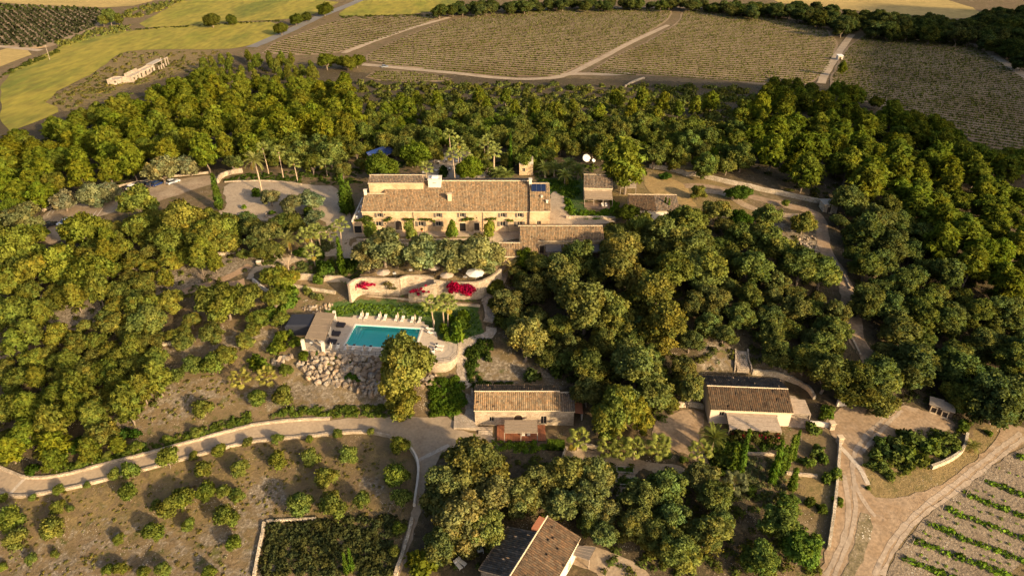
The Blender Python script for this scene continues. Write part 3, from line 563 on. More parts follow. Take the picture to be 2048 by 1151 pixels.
# ------------------------------------------------------------------ plants
def _unit(v): return v / (np.linalg.norm(v, axis=-1, keepdims=True) + 1e-9)
def leaf_cloud(name, puffs, density, size, mt, rng, aspect=1.0, up=0.0, flat=0.0, core=0.72, tint=(.75, 1.2), outb=.6, crown_c=None, tri=False, yellow=.12):
    """foliage of many small leaf sprays on the skin of overlapping clumps; puffs: (centre, radius or radii)"""
    C = np.array([p[0] for p in puffs], float); R = np.array([p[1] if hasattr(p[1], '__len__') else (p[1],) * 3 for p in puffs], float)
    cc = np.array(crown_c if crown_c is not None else C.mean(0)); V = []; Fc = []; Nn = []; Co = []; base = 0
    tone = rng.uniform(tint[0], tint[1], len(C)); warm = rng.uniform(-yellow, yellow, len(C))
    for i in range(len(C)):
        area = 4 * pi * float(np.mean(R[i])) ** 2; n = max(14, int(density * area))
        d = _unit(rng.normal(size=(n, 3))); d[:, 2] = np.where(d[:, 2] < -.45, -d[:, 2], d[:, 2])
        p = C[i] + d * R[i] * np.where(rng.random((n, 1)) < .14, rng.uniform(1.08, 1.38, (n, 1)), rng.uniform(.72, 1.1, (n, 1)))
        # leave out what lies deep inside a neighbouring clump
        keep = np.ones(n, bool)
        for k in range(len(C)):
            if k != i and abs(C[k] - C[i]).max() < R[i].max() + R[k].max(): keep &= (((p - C[k]) / R[k]) ** 2).sum(1) > .5
        d = d[keep]; p = p[keep]; n = len(p)
        if n == 0: continue
        nrm = _unit(d * outb + _unit(p - cc) * .35 + rng.normal(size=(n, 3)) * .55)
        g = _unit(d * .55 + rng.normal(size=(n, 3)) * .75 + np.array([0, 0, flat]))
        a = np.cross(g, _unit(rng.normal(size=(n, 3)) + np.array([0, 0, up * 3]))); a = _unit(a); b = np.cross(g, a)
        fl = (g * nrm).sum(1) < 0; g[fl] *= -1; a[fl] *= -1
        s = size * rng.uniform(.6, 1.35, (n, 1)); la = a * s * .5; lb = b * s * .5 * aspect
        if tri: q = np.stack([p - la, p + la, p + lb * 1.6], 1)
        else: q = np.stack([p - lb, p + la, p + lb, p - la], 1)
        k = q.shape[1]; V.append(q.reshape(-1, 3)); Nn.append(np.repeat(nrm, k, 0)); Fc.append(np.arange(n * k).reshape(n, k) + base); base += n * k
        t = tone[i] * rng.uniform(.82, 1.18, n); c = np.stack([t * (1 + warm[i]), t, t * (1 - warm[i] * .8)], 1); Co.append(np.repeat(c, k, 0))
    V = np.concatenate(V); Fc = np.concatenate(Fc); Nn = np.concatenate(Nn); Co = np.concatenate(Co)
    if core:   # the dense inside of each clump
        bm = bmesh.new(); bmesh.ops.create_icosphere(bm, subdivisions=1, radius=1.0); sv = np.array([v.co for v in bm.verts]); sf = np.array([[v.index for v in f.verts] for f in bm.faces]); bm.free()
        cv = (C[:, None] + sv[None] * R[:, None] * core * rng.uniform(.85, 1.1, (len(C), len(sv), 1))).reshape(-1, 3); cf = (sf[None] + (np.arange(len(C)) * len(sv))[:, None, None]).reshape(-1, 3)
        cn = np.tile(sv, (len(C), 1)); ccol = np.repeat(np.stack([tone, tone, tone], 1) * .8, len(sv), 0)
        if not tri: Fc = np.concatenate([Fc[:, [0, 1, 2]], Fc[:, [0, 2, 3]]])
        Fc = np.concatenate([Fc, cf + len(V)]); V = np.concatenate([V, cv]); Nn = np.concatenate([Nn, cn]); Co = np.concatenate([Co, ccol])
    return np_mesh(name, V, Fc, mt, col=Co, normals=Nn)
def wavy(p, q, rng, n=4, k=.12):
    p, q = np.array(p, float), np.array(q, float); L = np.linalg.norm(q - p)
    return [tuple(p + (q - p) * t / n + (rng.normal(size=3) * k * L / n if 0 < t < n else 0)) for t in range(n + 1)]
def round_tree(seed, r=4.0, hc=4.2, n=46, pr=(.8, 1.45), squash=.85, density=15, size=.42, mt='leaf_olive', lean=0.0, lobes=6, trunk='bark', tint=(.7, 1.25), yellow=.12):
    """rounded, lumpy crown: big lobes carrying clumps (wild olive, oak, carob)"""
    rng = np.random.default_rng(seed); P_ = []
    L = []
    for i in range(lobes):
        a = 2 * pi * i / lobes + rng.uniform(-.4, .4); e = rng.uniform(-.62, .6); k = r * rng.uniform(.42, .62)
        L.append((np.array([cos(a) * k * cos(e), sin(a) * k * cos(e), hc + sin(e) * r * .7 * squash]), r * rng.uniform(.40, .58)))
    L.append((np.array([rng.uniform(-.2, .2) * r, rng.uniform(-.2, .2) * r, hc + .42 * r * squash]), r * rng.uniform(.45, .58)))
    for c, lr in L:
        m = max(3, int(n / len(L)))
        for _ in range(m):
            d = _unit(rng.normal(size=3)); d[2] = abs(d[2]) if rng.random() < .6 else d[2]
            s = rng.uniform(*pr) * r / 4; P_.append((c + d * (lr - s * .35) * rng.uniform(.75, 1.05) * np.array([1, 1, squash]), s))
        P_.append((c, lr * .72))
    zmin = hc - r * squash * .95
    P_ = [(c, s) for c, s in P_ if c[2] - s * .6 > .25]
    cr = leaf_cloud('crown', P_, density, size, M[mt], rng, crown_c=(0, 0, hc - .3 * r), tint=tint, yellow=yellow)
    t = MB(); fork = (rng.uniform(-.3, .3), rng.uniform(-.3, .3), hc * .38)
    t.tube(wavy((0, 0, -.6), fork, rng), np.linspace(.26, .19, 5) * r / 4 * 1.2, 7)
    for c, lr in L: t.tube(wavy(fork, tuple(c), rng), np.linspace(.15, .04, 5) * r / 4 * 1.2, 5)
    return cr, t.mesh('trunk', M[trunk]), r, hc
def pine_tree(seed, r=3.0, h=10.0, n=44, density=15, size=.40, tint=(.72, 1.25), low=.34):
    """Aleppo pine: bent stem, ragged tiers of upturned tufts, gaps between them"""
    rng = np.random.default_rng(seed); P_ = []; t = MB(); top = np.array([rng.uniform(-.8, .8), rng.uniform(-.8, .8), h])
    stem = wavy((0, 0, -.6), tuple(top * np.array([1, 1, .93])), rng, 7, .10); t.tube(stem, np.linspace(.20, .05, 8) * h / 9, 6)
    st = np.array(stem)
    for i in range(n):
        f = low + (1 - low) * (i + rng.uniform(0, 1)) / n; p = np.array([np.interp(f * 7, np.arange(8), st[:, k]) for k in range(3)])
        w = r * (1.0 - .72 * ((f - low) / (1 - low)) ** 1.4) * rng.uniform(.45, 1.08) * (.8 if f < low + .1 else 1); a = i * 2.4 + rng.uniform(-.5, .5)
        q = p + np.array([cos(a) * w, sin(a) * w, w * .28 + rng.uniform(-.2, .3)]); s = rng.uniform(.48, .85) * r / 3
        t.tube(wavy(tuple(p), tuple(q), rng, 3), np.linspace(.06, .02, 4) * h / 9, 4, False)
        P_.append((q, (s * 1.05, s * 1.05, s * .78)))
        for _ in range(3): P_.append((q * .7 + p * .3 + rng.normal(size=3) * .4 * s + np.array([cos(a + rng.uniform(-.8, .8)), sin(a + rng.uniform(-.8, .8)), .35]) * s * .7, (s * .62, s * .62, s * .5)))
    P_.append((top + np.array([0, 0, -.2]), (.6, .6, .8)))
    cr = leaf_cloud('crown', P_, density, size, M['leaf_pine'], rng, aspect=2.2, up=.6, core=.55, crown_c=(0, 0, h * .55), tint=tint, tri=True, outb=.7)
    return cr, t.mesh('trunk', M['bark']), r, h * .66
def shrub(seed, r=1.0, n=9, density=24, size=.28, mt='leaf_shrub', squash=.8, tint=(.7, 1.2)):
    rng = np.random.default_rng(seed); P_ = []
    for i in range(n):
        a = rng.uniform(0, 2 * pi); k = r * rng.uniform(0, .68); s = r * rng.uniform(.28, .5); P_.append((np.array([cos(a) * k, sin(a) * k, (s * .6 + rng.uniform(0, .75) * (r - k * .7)) * squash]), s))
    cr = leaf_cloud('foliage', P_, density, size, M[mt], rng, crown_c=(0, 0, 0), tint=tint)
    t = MB()
    for c, s in P_[:5]: t.tube([(c[0] * .15, c[1] * .15, -.3), tuple(c * np.array([.7, .7, .5])), tuple(c)], [.06 * r, .04 * r, .015], 4)
    return cr, t.mesh('stem', M['bark']), r, r * .5 * squash
def cypress(seed, h=8.0, r=.85):
    rng = np.random.default_rng(seed); P_ = []
    for i in range(46):
        f = (i + .5) / 46; w = r * (1.05 - f) ** .62 * (1 if f > .1 else .6 + 4 * f) * .72; a = i * 2.4; s = max(.16, w * rng.uniform(.45, .62))
        P_.append((np.array([cos(a) * w * .5, sin(a) * w * .5, .5 + f * (h - .7)]), (s, s, s * 2.2)))
    cr = leaf_cloud('crown', P_, 34, .26, M['leaf_green'], rng, aspect=2.4, up=1.2, core=.8, crown_c=(0, 0, h * .4), tint=(.75, 1.15), tri=True)
    t = MB(); t.tube([(0, 0, -.5), (0, 0, h * .5), (0, 0, h * .9)], [.16, .09, .02], 6)
    return cr, t.mesh('trunk', M['bark']), r, h * .45
def spray(pts, V, Fc, Co, col): b = len(V); V += pts; Fc.append(tuple(range(b, b + len(pts)))); Co += [col] * len(pts)
def frond_mesh(kind, seed):
    rng = np.random.default_rng(seed); V = []; Fc = []; Co = []
    if kind == 'fan':      # stalk and a pleated fan of narrow segments
        Ls = 1.25; tip = np.array([Ls, 0, .22]); spray([(0, -.03, 0), (0, .03, 0), (Ls, .03, .22), (Ls, -.03, .22)], V, Fc, Co, (.9, .8, .5))
        for i in range(15):
            a = radians(-95 + 190 * i / 14); l = (.85 - .25 * abs(i - 7) / 7) * rng.uniform(.9, 1.08); d = np.array([cos(a), sin(a), 0]); w = np.array([-sin(a), cos(a), 0]) * .078
            m = tip + d * l * .6 + np.array([0, 0, .06 + .03 * (i % 2)]); e = tip + d * l + np.array([0, 0, -.16 - .2 * rng.random()]); c = tuple(np.array([1, 1, 1]) * rng.uniform(.8, 1.15))
            spray([tuple(tip - w * .3), tuple(m - w), tuple(m + w), tuple(tip + w * .3)], V, Fc, Co, c); spray([tuple(m - w), tuple(e - w * .15), tuple(e + w * .15), tuple(m + w)], V, Fc, Co, c)
    else:                  # arching rib with two ranks of leaflets
        n = 17; L = 3.0; rib = [np.array([L * (t - .16 * t ** 3), 0, L * (.42 * t - .62 * t * t)]) for t in np.linspace(0, 1, n + 1)]
        for i in range(n):
            w = .035 * (1 - i / n) + .008; spray([tuple(rib[i] + (0, -w, 0)), tuple(rib[i + 1] + (0, -w, 0)), tuple(rib[i + 1] + (0, w, 0)), tuple(rib[i] + (0, w, 0))], V, Fc, Co, (1.1, .95, .5))
            if i < 2: continue
            for s in (-1, 1):
                for j in (0, .5):
                    p = rib[i] * (1 - j) + rib[i + 1] * j; l = .62 * (1 - .55 * abs(i / n - .4)) * rng.uniform(.85, 1.1); d = np.array([.62, s * .78, .12 - .3 * rng.random()]); w = np.array([.075, 0, 0]); c = tuple(np.array([1, 1, 1]) * rng.uniform(.8, 1.15))
                    m = p + d * l * .6; e = p + d * l + np.array([0, 0, -.10]); spray([tuple(p - w * .5), tuple(m - w), tuple(e), tuple(m + w)], V, Fc, Co, c)
    return np_mesh('frond', np.array(V), np.array(Fc), M['leaf_palm'], col=np.array(Co))
FROND = {k: [frond_mesh(k, s) for s in (1, 2)] for k in ('fan', 'date')}
def palm_trunk(h, r0, r1, seed, bend=.25):
    rng = np.random.default_rng(seed); t = MB(); n = 9; a = rng.uniform(0, 6.28)
    path = [(cos(a) * bend * (f ** 1.6) * h * .2, sin(a) * bend * (f ** 1.6) * h * .2, -.5 + f * (h + .5)) for f in np.linspace(0, 1, n)]
    t.tube(path, [r0 * 1.35] + list(np.linspace(r0, r1, n - 2)) + [r1 * 1.5], 8)
    return t.mesh('trunk', M['bark_pale']), path[-1]
PALM_TRUNKS = {}
def palm(px, py, h, kind='fan', label='', group=None, n=None, scale=1.0, color=None, at=None, cat='palm'):
    """palm whose crown shows at the picture point px, py"""
    x, y, z = at or hit(px, py, h); key = (kind, round(h))
    if key not in PALM_TRUNKS: PALM_TRUNKS[key] = palm_trunk(round(h), *((.17, .13) if kind == 'fan' else (.24, .20)), len(PALM_TRUNKS) + 5)
    tm, top = PALM_TRUNKS[key]; root = empty('palm_tree', (x, y, z), random.uniform(0, 6.28), label, cat, group)
    link('trunk', tm, root); n = n or (18 if kind == 'fan' else 30); color = color or ((.17, .19, .05) if kind == 'fan' else (.18, .185, .06))
    for i in range(n):
        f = i / n; pitch = radians(-62 + 100 * f) if kind == 'fan' else radians(-62 + 95 * f); c = 1.4 * np.array(color) * random.uniform(.8, 1.2)
        if f > .9: c = c * np.array([1.35, .95, .7])
        s = scale * random.uniform(.85, 1.12) * (1.3 if kind == 'fan' else 1.05)
        link('frond', FROND[kind][i % 2], root, top, (0, pitch, i * 2.39996 + random.uniform(-.2, .2)), (s, s, s), c)
    return root

# prototypes
def _set(fn, seeds, **k): return [fn(s, **k) for s in seeds]
PROTO = {
 'olive': _set(round_tree, range(10, 17), r=4.0, hc=3.5, n=72, pr=(.5, 1.1), density=16, size=.40, lobes=7, squash=.9, tint=(.62, 1.3), yellow=.16),
 'tall': _set(round_tree, range(30, 35), r=4.0, hc=4.7, n=84, pr=(.5, 1.1), density=16, size=.40, squash=1.15, lobes=8, tint=(.6, 1.3), yellow=.16),
 'carob': _set(round_tree, range(20, 23), r=4.0, hc=3.3, n=70, pr=(.7, 1.1), density=17, size=.36, mt='leaf_green', lobes=9, squash=.8, tint=(.72, 1.2), yellow=.08),
 'pine': _set(pine_tree, range(40, 46), r=3.0, h=10.0),
 'orchard': _set(round_tree, range(60, 64), r=2.0, hc=1.9, n=34, pr=(1.0, 1.7), density=20, size=.30, lobes=5, squash=.9, tint=(.7, 1.25)),
 'shrub': _set(shrub, range(80, 84)),
 'bush': _set(shrub, range(90, 93), mt='leaf_green', n=12),
 'cypress': _set(cypress, range(100, 103)),
}
ICOS = None
GREENS = {'olive': (.112, .120, .028), 'tall': (.108, .116, .028), 'carob': (.105, .135, .022), 'pine': (.125, .135, .024), 'orchard': (.125, .135, .040), 'shrub': (.085, .095, .03), 'bush': (.075, .115, .022), 'cypress': (.072, .105, .02)}
LEAF = np.array((1.40, 1.56, 1.02))
SIZES = {'olive': (2.7, 3.4), 'tall': (3.4, 4.3), 'carob': (2.6, 3.4), 'pine': (3.2, 4.0), 'orchard': (1.4, 2.0), 'shrub': (1.4, 2.0), 'bush': (1.2, 1.7), 'cypress': (.7, .9)}
TREES = []          # x, y, r of every tree placed
NAMES = {'olive': 'olive_tree', 'tall': 'oak_tree', 'carob': 'carob_tree', 'pine': 'pine_tree', 'orchard': 'young_olive_tree', 'shrub': 'shrub', 'bush': 'bush', 'cypress': 'cypress_tree'}
CATS = {'olive': 'olive tree', 'tall': 'oak tree', 'carob': 'carob tree', 'pine': 'pine tree', 'orchard': 'young olive', 'shrub': 'shrub', 'bush': 'bush', 'cypress': 'cypress'}
TRUNKED = {'olive', 'tall', 'carob', 'pine', 'orchard', 'cypress'}
def plant(kind, x, y, z, r, label, group=None, zs=1.0, color=None, var=.16, name=None, cat=None, dry=0.0):
    pr = PROTO[kind]; cr, tr, r0, hc = pr[random.randrange(len(pr))]; s = r / r0
    root = empty(name or NAMES[kind], (x, y, z), random.uniform(0, 2 * pi), label, cat or CATS[kind], group); root.scale = (s, s, s * zs)
    tn = random.uniform(1 - var, 1 + var); lo, hi = SIZES[kind]
    if '{q}' in label: root['label'] = label.replace('{q}', ('small' if r < lo else 'mid sized' if r < hi else 'large') + ' ' + ('dark' if tn < 1 - var * .35 else 'medium toned' if tn < 1 + var * .35 else 'pale'))
    c = LEAF * (np.array((1, 1, 1.28)) if kind in ('olive', 'tall') else 1) * np.array(color or GREENS[kind]) * tn * np.array([random.uniform(.9, 1.14), 1, random.uniform(.8, 1.2)])
    if dry: c = c * (1 - dry) + np.array([.17, .135, .07]) * dry
    woody = kind in TRUNKED
    link('crown' if woody else 'foliage', cr, root, color=c); link('trunk' if woody else 'stem', tr, root)
    TREES.append((x, y, r)); return root
def plant_px(kind, px, py, rpx, label, group=None, zs=1.0, **k):
    """px, py: middle of the crown in the photograph, rpx its half width there"""
    hc0, r0 = PROTO[kind][0][3], PROTO[kind][0][2]; dz = hc0
    for _ in range(3):
        x, y, z = hit(px, py, dz); r = rpx * depth(x, y, z + dz) / FPX; dz = hc0 * r / r0 * zs
    return plant(kind, x, y, z, r, label, group, zs, **k)
CLEAR = []
def fill(poly, kinds, n, label, group, gap=.8, avoid=(), seed=0, zs=(.9, 1.15), cap=9999, **k):
    """fill a stretch of wood: crowns inside the picture outline, kept apart in the place. kinds: [(kind, weight, rmin, rmax)]"""
    rnd = random.Random(seed); x0, x1 = min(p[0] for p in poly), max(p[0] for p in poly); y0, y1 = min(p[1] for p in poly), max(p[1] for p in poly); made = 0
    for _ in range(n):
        if made >= cap: break
        px, py = rnd.uniform(x0, x1), rnd.uniform(y0, y1)
        if not inside(poly, px, py): continue
        kd = rnd.choices(kinds, [q[1] for q in kinds])[0]; r = rnd.uniform(kd[2], kd[3]); pr = PROTO[kd[0]][0]; z_s = rnd.uniform(*zs)
        x, y, z = hit(px, py, pr[3] * r / pr[2] * z_s)
        if any((x - a) ** 2 + (y - b) ** 2 < (gap * (r + c)) ** 2 for a, b, c in TREES): continue
        if any(inside(w, x, y) for w in avoid): continue
        rp = r * FPX / depth(x, y, z + 3)
        if any(inside(w, px + rp * .8 * cos(t), py + rp * .8 * sin(t) * z_s) for w in CLEAR for t in (0, .8, 1.57, 2.4, 3.14, 3.9, 4.71, 5.5)): continue
        lb = label[kd[0]] if isinstance(label, dict) else label
        plant(kd[0], x, y, z, r, lb, group[kd[0]] if isinstance(group, dict) else group, z_s, **k); made += 1
    return made

# ------------------------------------------------------------------ houses
def zat(px, py, Y): d = ray(px, py); t = Y / d[1]; return CAMZ + d[2] * t
def run_to(px, py, Y, ze, slope):
    a, b = zat(px, py, Y), zat(px, py, Y + 1); return (a - ze) / (slope - (b - a))
def tile_mesh(x0, x1, y0, z0, run, slope, mt, seed=0, pitch=.42, course=.5, lip=.0):
    """a pitch of barrel tiles rising from the eave (y0, z0) backwards; run may be negative for the far pitch"""
    rng = np.random.default_rng(seed); nc = max(2, int(round((x1 - x0) / pitch))); p = (x1 - x0) / nc; s = 1 if run > 0 else -1; run = abs(run)
    nr = max(2, int(round(run / course))); prof = np.array([0, .22, .5, .78]); hz = np.array([0, .10, .145, .10])
    xs = np.append((np.arange(nc)[:, None] * p + prof[None] * p).ravel(), nc * p) + x0; hh = np.append(np.tile(hz, nc), 0)
    colk = np.append(np.repeat(np.arange(nc), 4), nc - 1); V = []; Cc = []; wander = np.cumsum(rng.normal(0, .012, nr * 2)); tone = rng.uniform(.72, 1.25, (nc, nr)) * rng.uniform(.85, 1.18, (nc, 1)) ; warm = rng.uniform(-.12, .12, (nc, nr))
    jz = rng.normal(0, .018, (nc, nr))
    for r in range(nr):
        for e in (0, 1):
            f = (r + e) / nr * run; z = z0 + f * slope + hh + (.05 if e == 0 else 0) + jz[colk, r]; y = np.full(len(xs), y0 + s * f) + (rng.normal(0, .02, len(xs)) if 0 < f < run else 0)
            V.append(np.column_stack([xs + wander[r * 2 + e] * .6, y, z])); t = np.where(hh < .02, .34, tone[colk, r]); w = warm[colk, r]; Cc.append(np.column_stack([t * (1 + w), t, t * (1 - w)]))
    V = np.concatenate(V); Cc = np.concatenate(Cc); k = len(xs); n = nr * 2
    i = (np.arange(n - 1)[:, None] * k + np.arange(k - 1)[None]).ravel(); F_ = np.column_stack([i, i + 1, i + k + 1, i + k])
    if s < 0: F_ = F_[:, ::-1]
    return np_mesh('tiles', V, F_, mt, col=Cc)
class House:
    def __init__(s, name, label, cat, loc, rz=0.0): s.o = empty(name, loc, rz, label, cat)
    def add(s, name, mb, m, parent=None, smooth=False): return mb.build(name, M[m] if isinstance(m, str) else m, parent or s.o, smooth)
    def roof(s, x0, x1, y0, z0, run, slope, m, seed=0, over=.3, ridge=True):
        """a tiled pitch with its timber slab, eave course and ridge"""
        d = 1 if run > 0 else -1; R = abs(run); ye = y0 - d * over; ze = z0 - slope * over; yr = y0 + d * R; zr = z0 + slope * R
        o = s.add('roof', MB().xprism([(ye, ze - .22), (ye, ze - .02), (yr, zr - .02), (yr, zr - .22)], x0 - .15, x1 + .15), 'eave_stone')
        link('tiles', tile_mesh(x0 - .2, x1 + .2, ye - d * .05, ze + .02, d * (R + over), slope, M[m], seed), o)
        if ridge: link('ridge_tiles', MB().tube([(x0 - .2, yr, zr + .08), ((x0 + x1) / 2, yr, zr + .10), (x1 + .2, yr, zr + .08)], .16, 6).mesh('ridge_tiles', M['eave_stone']), o)
        return o
    def wall(s, x0, x1, y, z0, z1, holes=(), m='farm_stone', th=.5):
        """front wall with real openings: (x centre, sill z, width, height, arched)"""
        xs = sorted({x0, x1} | {h[0] - h[2] / 2 for h in holes} | {h[0] + h[2] / 2 for h in holes}); mb = MB()
        for a, b in zip(xs, xs[1:]):
            if b - a < 1e-4: continue
            c = (a + b) / 2; hs = sorted([(h[1], h[1] + h[3]) for h in holes if h[0] - h[2] / 2 < c < h[0] + h[2] / 2]); z = z0
            for lo, hi in hs:
                if lo > z: mb.box(a, b, y, y + th, z, lo)
                z = hi
            if z < z1: mb.box(a, b, y, y + th, z, z1)
        for h in holes:
            if len(h) > 4 and h[4]:
                r = h[2] / 2; top = h[1] + h[3]
                for sg in (-1, 1): mb.yprism([(h[0] + sg * r, top)] + [(h[0] + sg * r * cos(a), top - r + r * sin(a)) for a in np.linspace(0, pi / 2, 6)], y + .01, y + th)
        return s.add('wall', mb, m)
    def side(s, x, y0, y1, z0, zf, zb, yr=None, zr=None, m='farm_stone', th=.45, inward=1):
        pl = [(y0, z0), (y1, z0), (y1, zb)] + ([(yr, zr)] if yr is not None else []) + [(y0, zf)]
        return s.add('wall', MB().xprism(pl, x, x + th * inward), m)
    def window(s, x, z, w, h, y=0.0, shutters=0, frame='frame_pale', arched=False, sill=True):
        o = s.add('window', MB().box(x - w / 2, x + w / 2, y + .24, y + .28, z, z + h), 'glass_dark')
        f = MB()
        for a, b, c, d in ((x - w / 2, x - w / 2 + .07, z, z + h), (x + w / 2 - .07, x + w / 2, z, z + h), (x - .03, x + .03, z, z + h), (x - w / 2, x + w / 2, z + h - .07, z + h), (x - w / 2, x + w / 2, z, z + .07)): f.box(a, b, y + .18, y + .235, c, d)
        s.add('frame', f, 'dark_wood' if frame == 'dark' else frame, o)
        if sill: s.add('sill', MB().box(x - w / 2 - .12, x + w / 2 + .12, y - .12, y + .05, z - .12, z - .01), 'eave_stone', o)
        for k in range(shutters):
            sg = (-1, 1)[k]; a = x + sg * (w / 2 + .04); b = x + sg * (w / 2 + .04 + w * .5); mb = MB().box(min(a, b), max(a, b), y - .10, y - .04, z - .02, z + h + .02)
            for q in range(5): zz = z + h * (q + .5) / 5; mb.box(min(a, b) + .06, max(a, b) - .06, y - .125, y - .095, zz - .06, zz + .03)
            s.add('shutter', mb, 'shutter', o)
        return o
    def door(s, x, z, w, h, y=0.0, arched=False, m='dark_wood'):
        mb = MB()
        if arched: mb.yprism([(x - w / 2, z), (x + w / 2, z)] + [(x + w / 2 * cos(a), z + h - w / 2 + w / 2 * sin(a)) for a in np.linspace(0, pi, 11)], y + .3, y + .36)
        else: mb.box(x - w / 2, x + w / 2, y + .3, y + .36, z, z + h)
        o = s.add('door', mb, m); s.add('handle', MB().box(x + w * .3, x + w * .34, y + .24, y + .30, z + 1.0, z + 1.15), 'iron', o)
        f = MB(); f.box(x - w / 2 - .18, x - w / 2, y - .04, y + .2, z, z + h - (w / 2 if arched else 0)); f.box(x + w / 2, x + w / 2 + .18, y - .04, y + .2, z, z + h - (w / 2 if arched else 0))
        if arched:
            an = np.linspace(0, pi, 11); r = w / 2; c = z + h - r
            for a, b in zip(an, an[1:]): f.yprism([(x + r * cos(a), c + r * sin(a)), (x + (r + .2) * cos(a), c + (r + .2) * sin(a)), (x + (r + .2) * cos(b), c + (r + .2) * sin(b)), (x + r * cos(b), c + r * sin(b))], y - .05, y + .15)
        else: f.box(x - w / 2 - .18, x + w / 2 + .18, y - .04, y + .2, z + h, z + h + .2)
        s.add('surround', f, 'eave_stone', o); s.add('step', MB().box(x - w / 2 - .2, x + w / 2 + .2, y - .45, y - .01, z - .3, z - .02), 'eave_stone', o)
        return o
    def chimney(s, x0, x1, y0, y1, z0, z1, m='eave_stone', pots=0):
        o = s.add('chimney', MB().box(x0, x1, y0, y1, z0, z1), m); s.add('cap', MB().box(x0 - .12, x1 + .12, y0 - .12, y1 + .12, z1 + .002, z1 + .14), m, o)
        return o
def pergola(label, cat, corners, z_hi, z_lo, ground, m='reed', posts=True, thick=.10, name='pergola', post_m='old_wood', slats=True, group=None):
    """reed roof on rafters and posts. corners: four world points, two at the house side, two at the front"""
    (a, b, c, d) = [np.array(p[:2]) for p in corners]          # a-b back, d-c front
    root = empty(name, (float(a[0]), float(a[1]), ground), 0, label, cat, group); o_ = np.array([a[0], a[1], ground])
    L = lambda p, z: Vector((p[0] - o_[0], p[1] - o_[1], z - o_[2]))
    q = [L(a, z_hi), L(b, z_hi), L(c, z_lo), L(d, z_lo)]; up = Vector((0, 0, thick)); mb = MB(); mb.hexa([q[0], q[3], q[2], q[1], q[0] + up, q[3] + up, q[2] + up, q[1] + up]); rf = mb.build('reed_roof', M[m], root)
    if slats:
        n = max(3, int(np.linalg.norm(b - a) / .9))
        for i in range(n + 1): t = i / n; p0 = q[0].lerp(q[1], t); p1 = q[3].lerp(q[2], t); MB().bar(p0 - Vector((0, 0, .07)), p1 - Vector((0, 0, .07)), .08, .12).build('rafter', M['dark_wood'], root)
        for i in (1, 2, 3): t = i / 4; p0 = q[0].lerp(q[3], t) + up * 1.25; p1 = q[1].lerp(q[2], t) + up * 1.25; MB().bar(p0, p1, .05, .05).build('batten', M[post_m], rf)
    if posts:
        n = max(1, int(round(np.linalg.norm(c - d) / 3.2)))
        for i in range(n + 1): p = q[3].lerp(q[2], i / n); p = p + (q[0] - q[3]).normalized() * .15; MB().bar((p.x, p.y, -.3), (p.x, p.y, p.z - .02), .16).build('post', M[post_m], root)
        MB().bar(q[3] - Vector((0, 0, .16)), q[2] - Vector((0, 0, .16)), .12, .14).build('beam', M[post_m], root)
    return root

# --- the farmhouse
FX, FY = -40.3, 169.6
fh = House('farmhouse', 'long two storey stone farmhouse with a wide tiled roof and shuttered windows', 'farmhouse', (FX, FY, 0))
ux = lambda c: (c / 4.427 - 344) * .1344 - FX
lx = lambda c: (c / 4.427 - 344) * .1355 - FX
UP = [ux(c) for c in (345, 868, 1078, 1440, 1590)]; LO = [lx(c) for c in (340, 715, 870, 1440, 1590)]; AD = lx(518); D2x, D3x = lx(1085), lx(1210)
SM = [(ux(393), 4.85, .4, .45), (lx(400), 2.1, .5, .45), (lx(1210), 3.9, .4, .4)]
W45 = 45.0
holes = [(x, 4.35, 1.15, 1.15) for x in UP] + [(x, 1.65, 1.4, 1.35) for x in LO] + [(AD, .5, 1.75, 2.75, True), (D2x, .05, 1.7, 2.5), (D3x, .25, 1.35, 2.35)] + SM
fh.wall(0, W45, 0, -.8, 6.2, holes)
for x in UP: fh.window(x, 4.35, 1.15, 1.15, shutters=2)
for x in LO: fh.window(x, 1.65, 1.4, 1.35, shutters=2)
for x, z, w, h in SM: fh.window(x, z, w, h, sill=False, frame='dark')
fh.door(AD, .5, 1.75, 2.75, arched=True); fh.door(D2x, .05, 1.7, 2.5, m='glass_dark'); fh.door(D3x, .25, 1.35, 2.35)
RS = .335
fh.side(0, .5, 6.3, -.8, 6.2 + .5 * RS, 6.2 + 6.3 * RS - .05); fh.side(5.2, 6.3, 20, -.8, 8.3, 7.3, 11.2, 9.9); fh.side(W45 - .45, .5, 20, -.8, 6.35, 7.3, 11.2, 9.9)
fh.add('wall', MB().box(.45, W45 - .45, 19.5, 20, -.8, 7.1), 'farm_stone')
fh.roof(0, 5.4, 0, 6.2, 6.3, RS, 'tile', 1); fh.roof(5.4, W45, 0, 6.2, 11.3, RS, 'tile', 2); fh.roof(5.4, W45, 20.4, 7.1, -9.1, RS * .97, 'tile', 3)
fh.add('cornice', MB().box(-.1, W45 + .05, -.20, -.002, 5.93, 6.12), 'eave_stone')
for x in (lx(655), lx(1265)): fh.add('downpipe', MB().tube([(x, -.14, .1), (x, -.14, 3), (x, -.14, 5.9)], .07, 6), 'shutter')
# taller block at the back left
fh.wall(.9, 15.8, 8.0, 6.0, 11.0, (), 'farm_stone'); fh.side(.9, 8.5, 14, -.5, 11.1, 11.0, 11.2, 12.0); fh.side(15.35, 8.5, 14, 8.5, 11.1, 11.0, 11.2, 12.0)
fh.add('wall', MB().box(.9, 15.8, 13.6, 14.0, -.5, 10.9), 'farm_stone'); fh.roof(.9, 15.8, 8.0, 11.0, 3.2, .25, 'tile_dark', 4); fh.roof(.9, 15.8, 14.0, 11.0, -2.8, .28, 'tile_dark', 5)
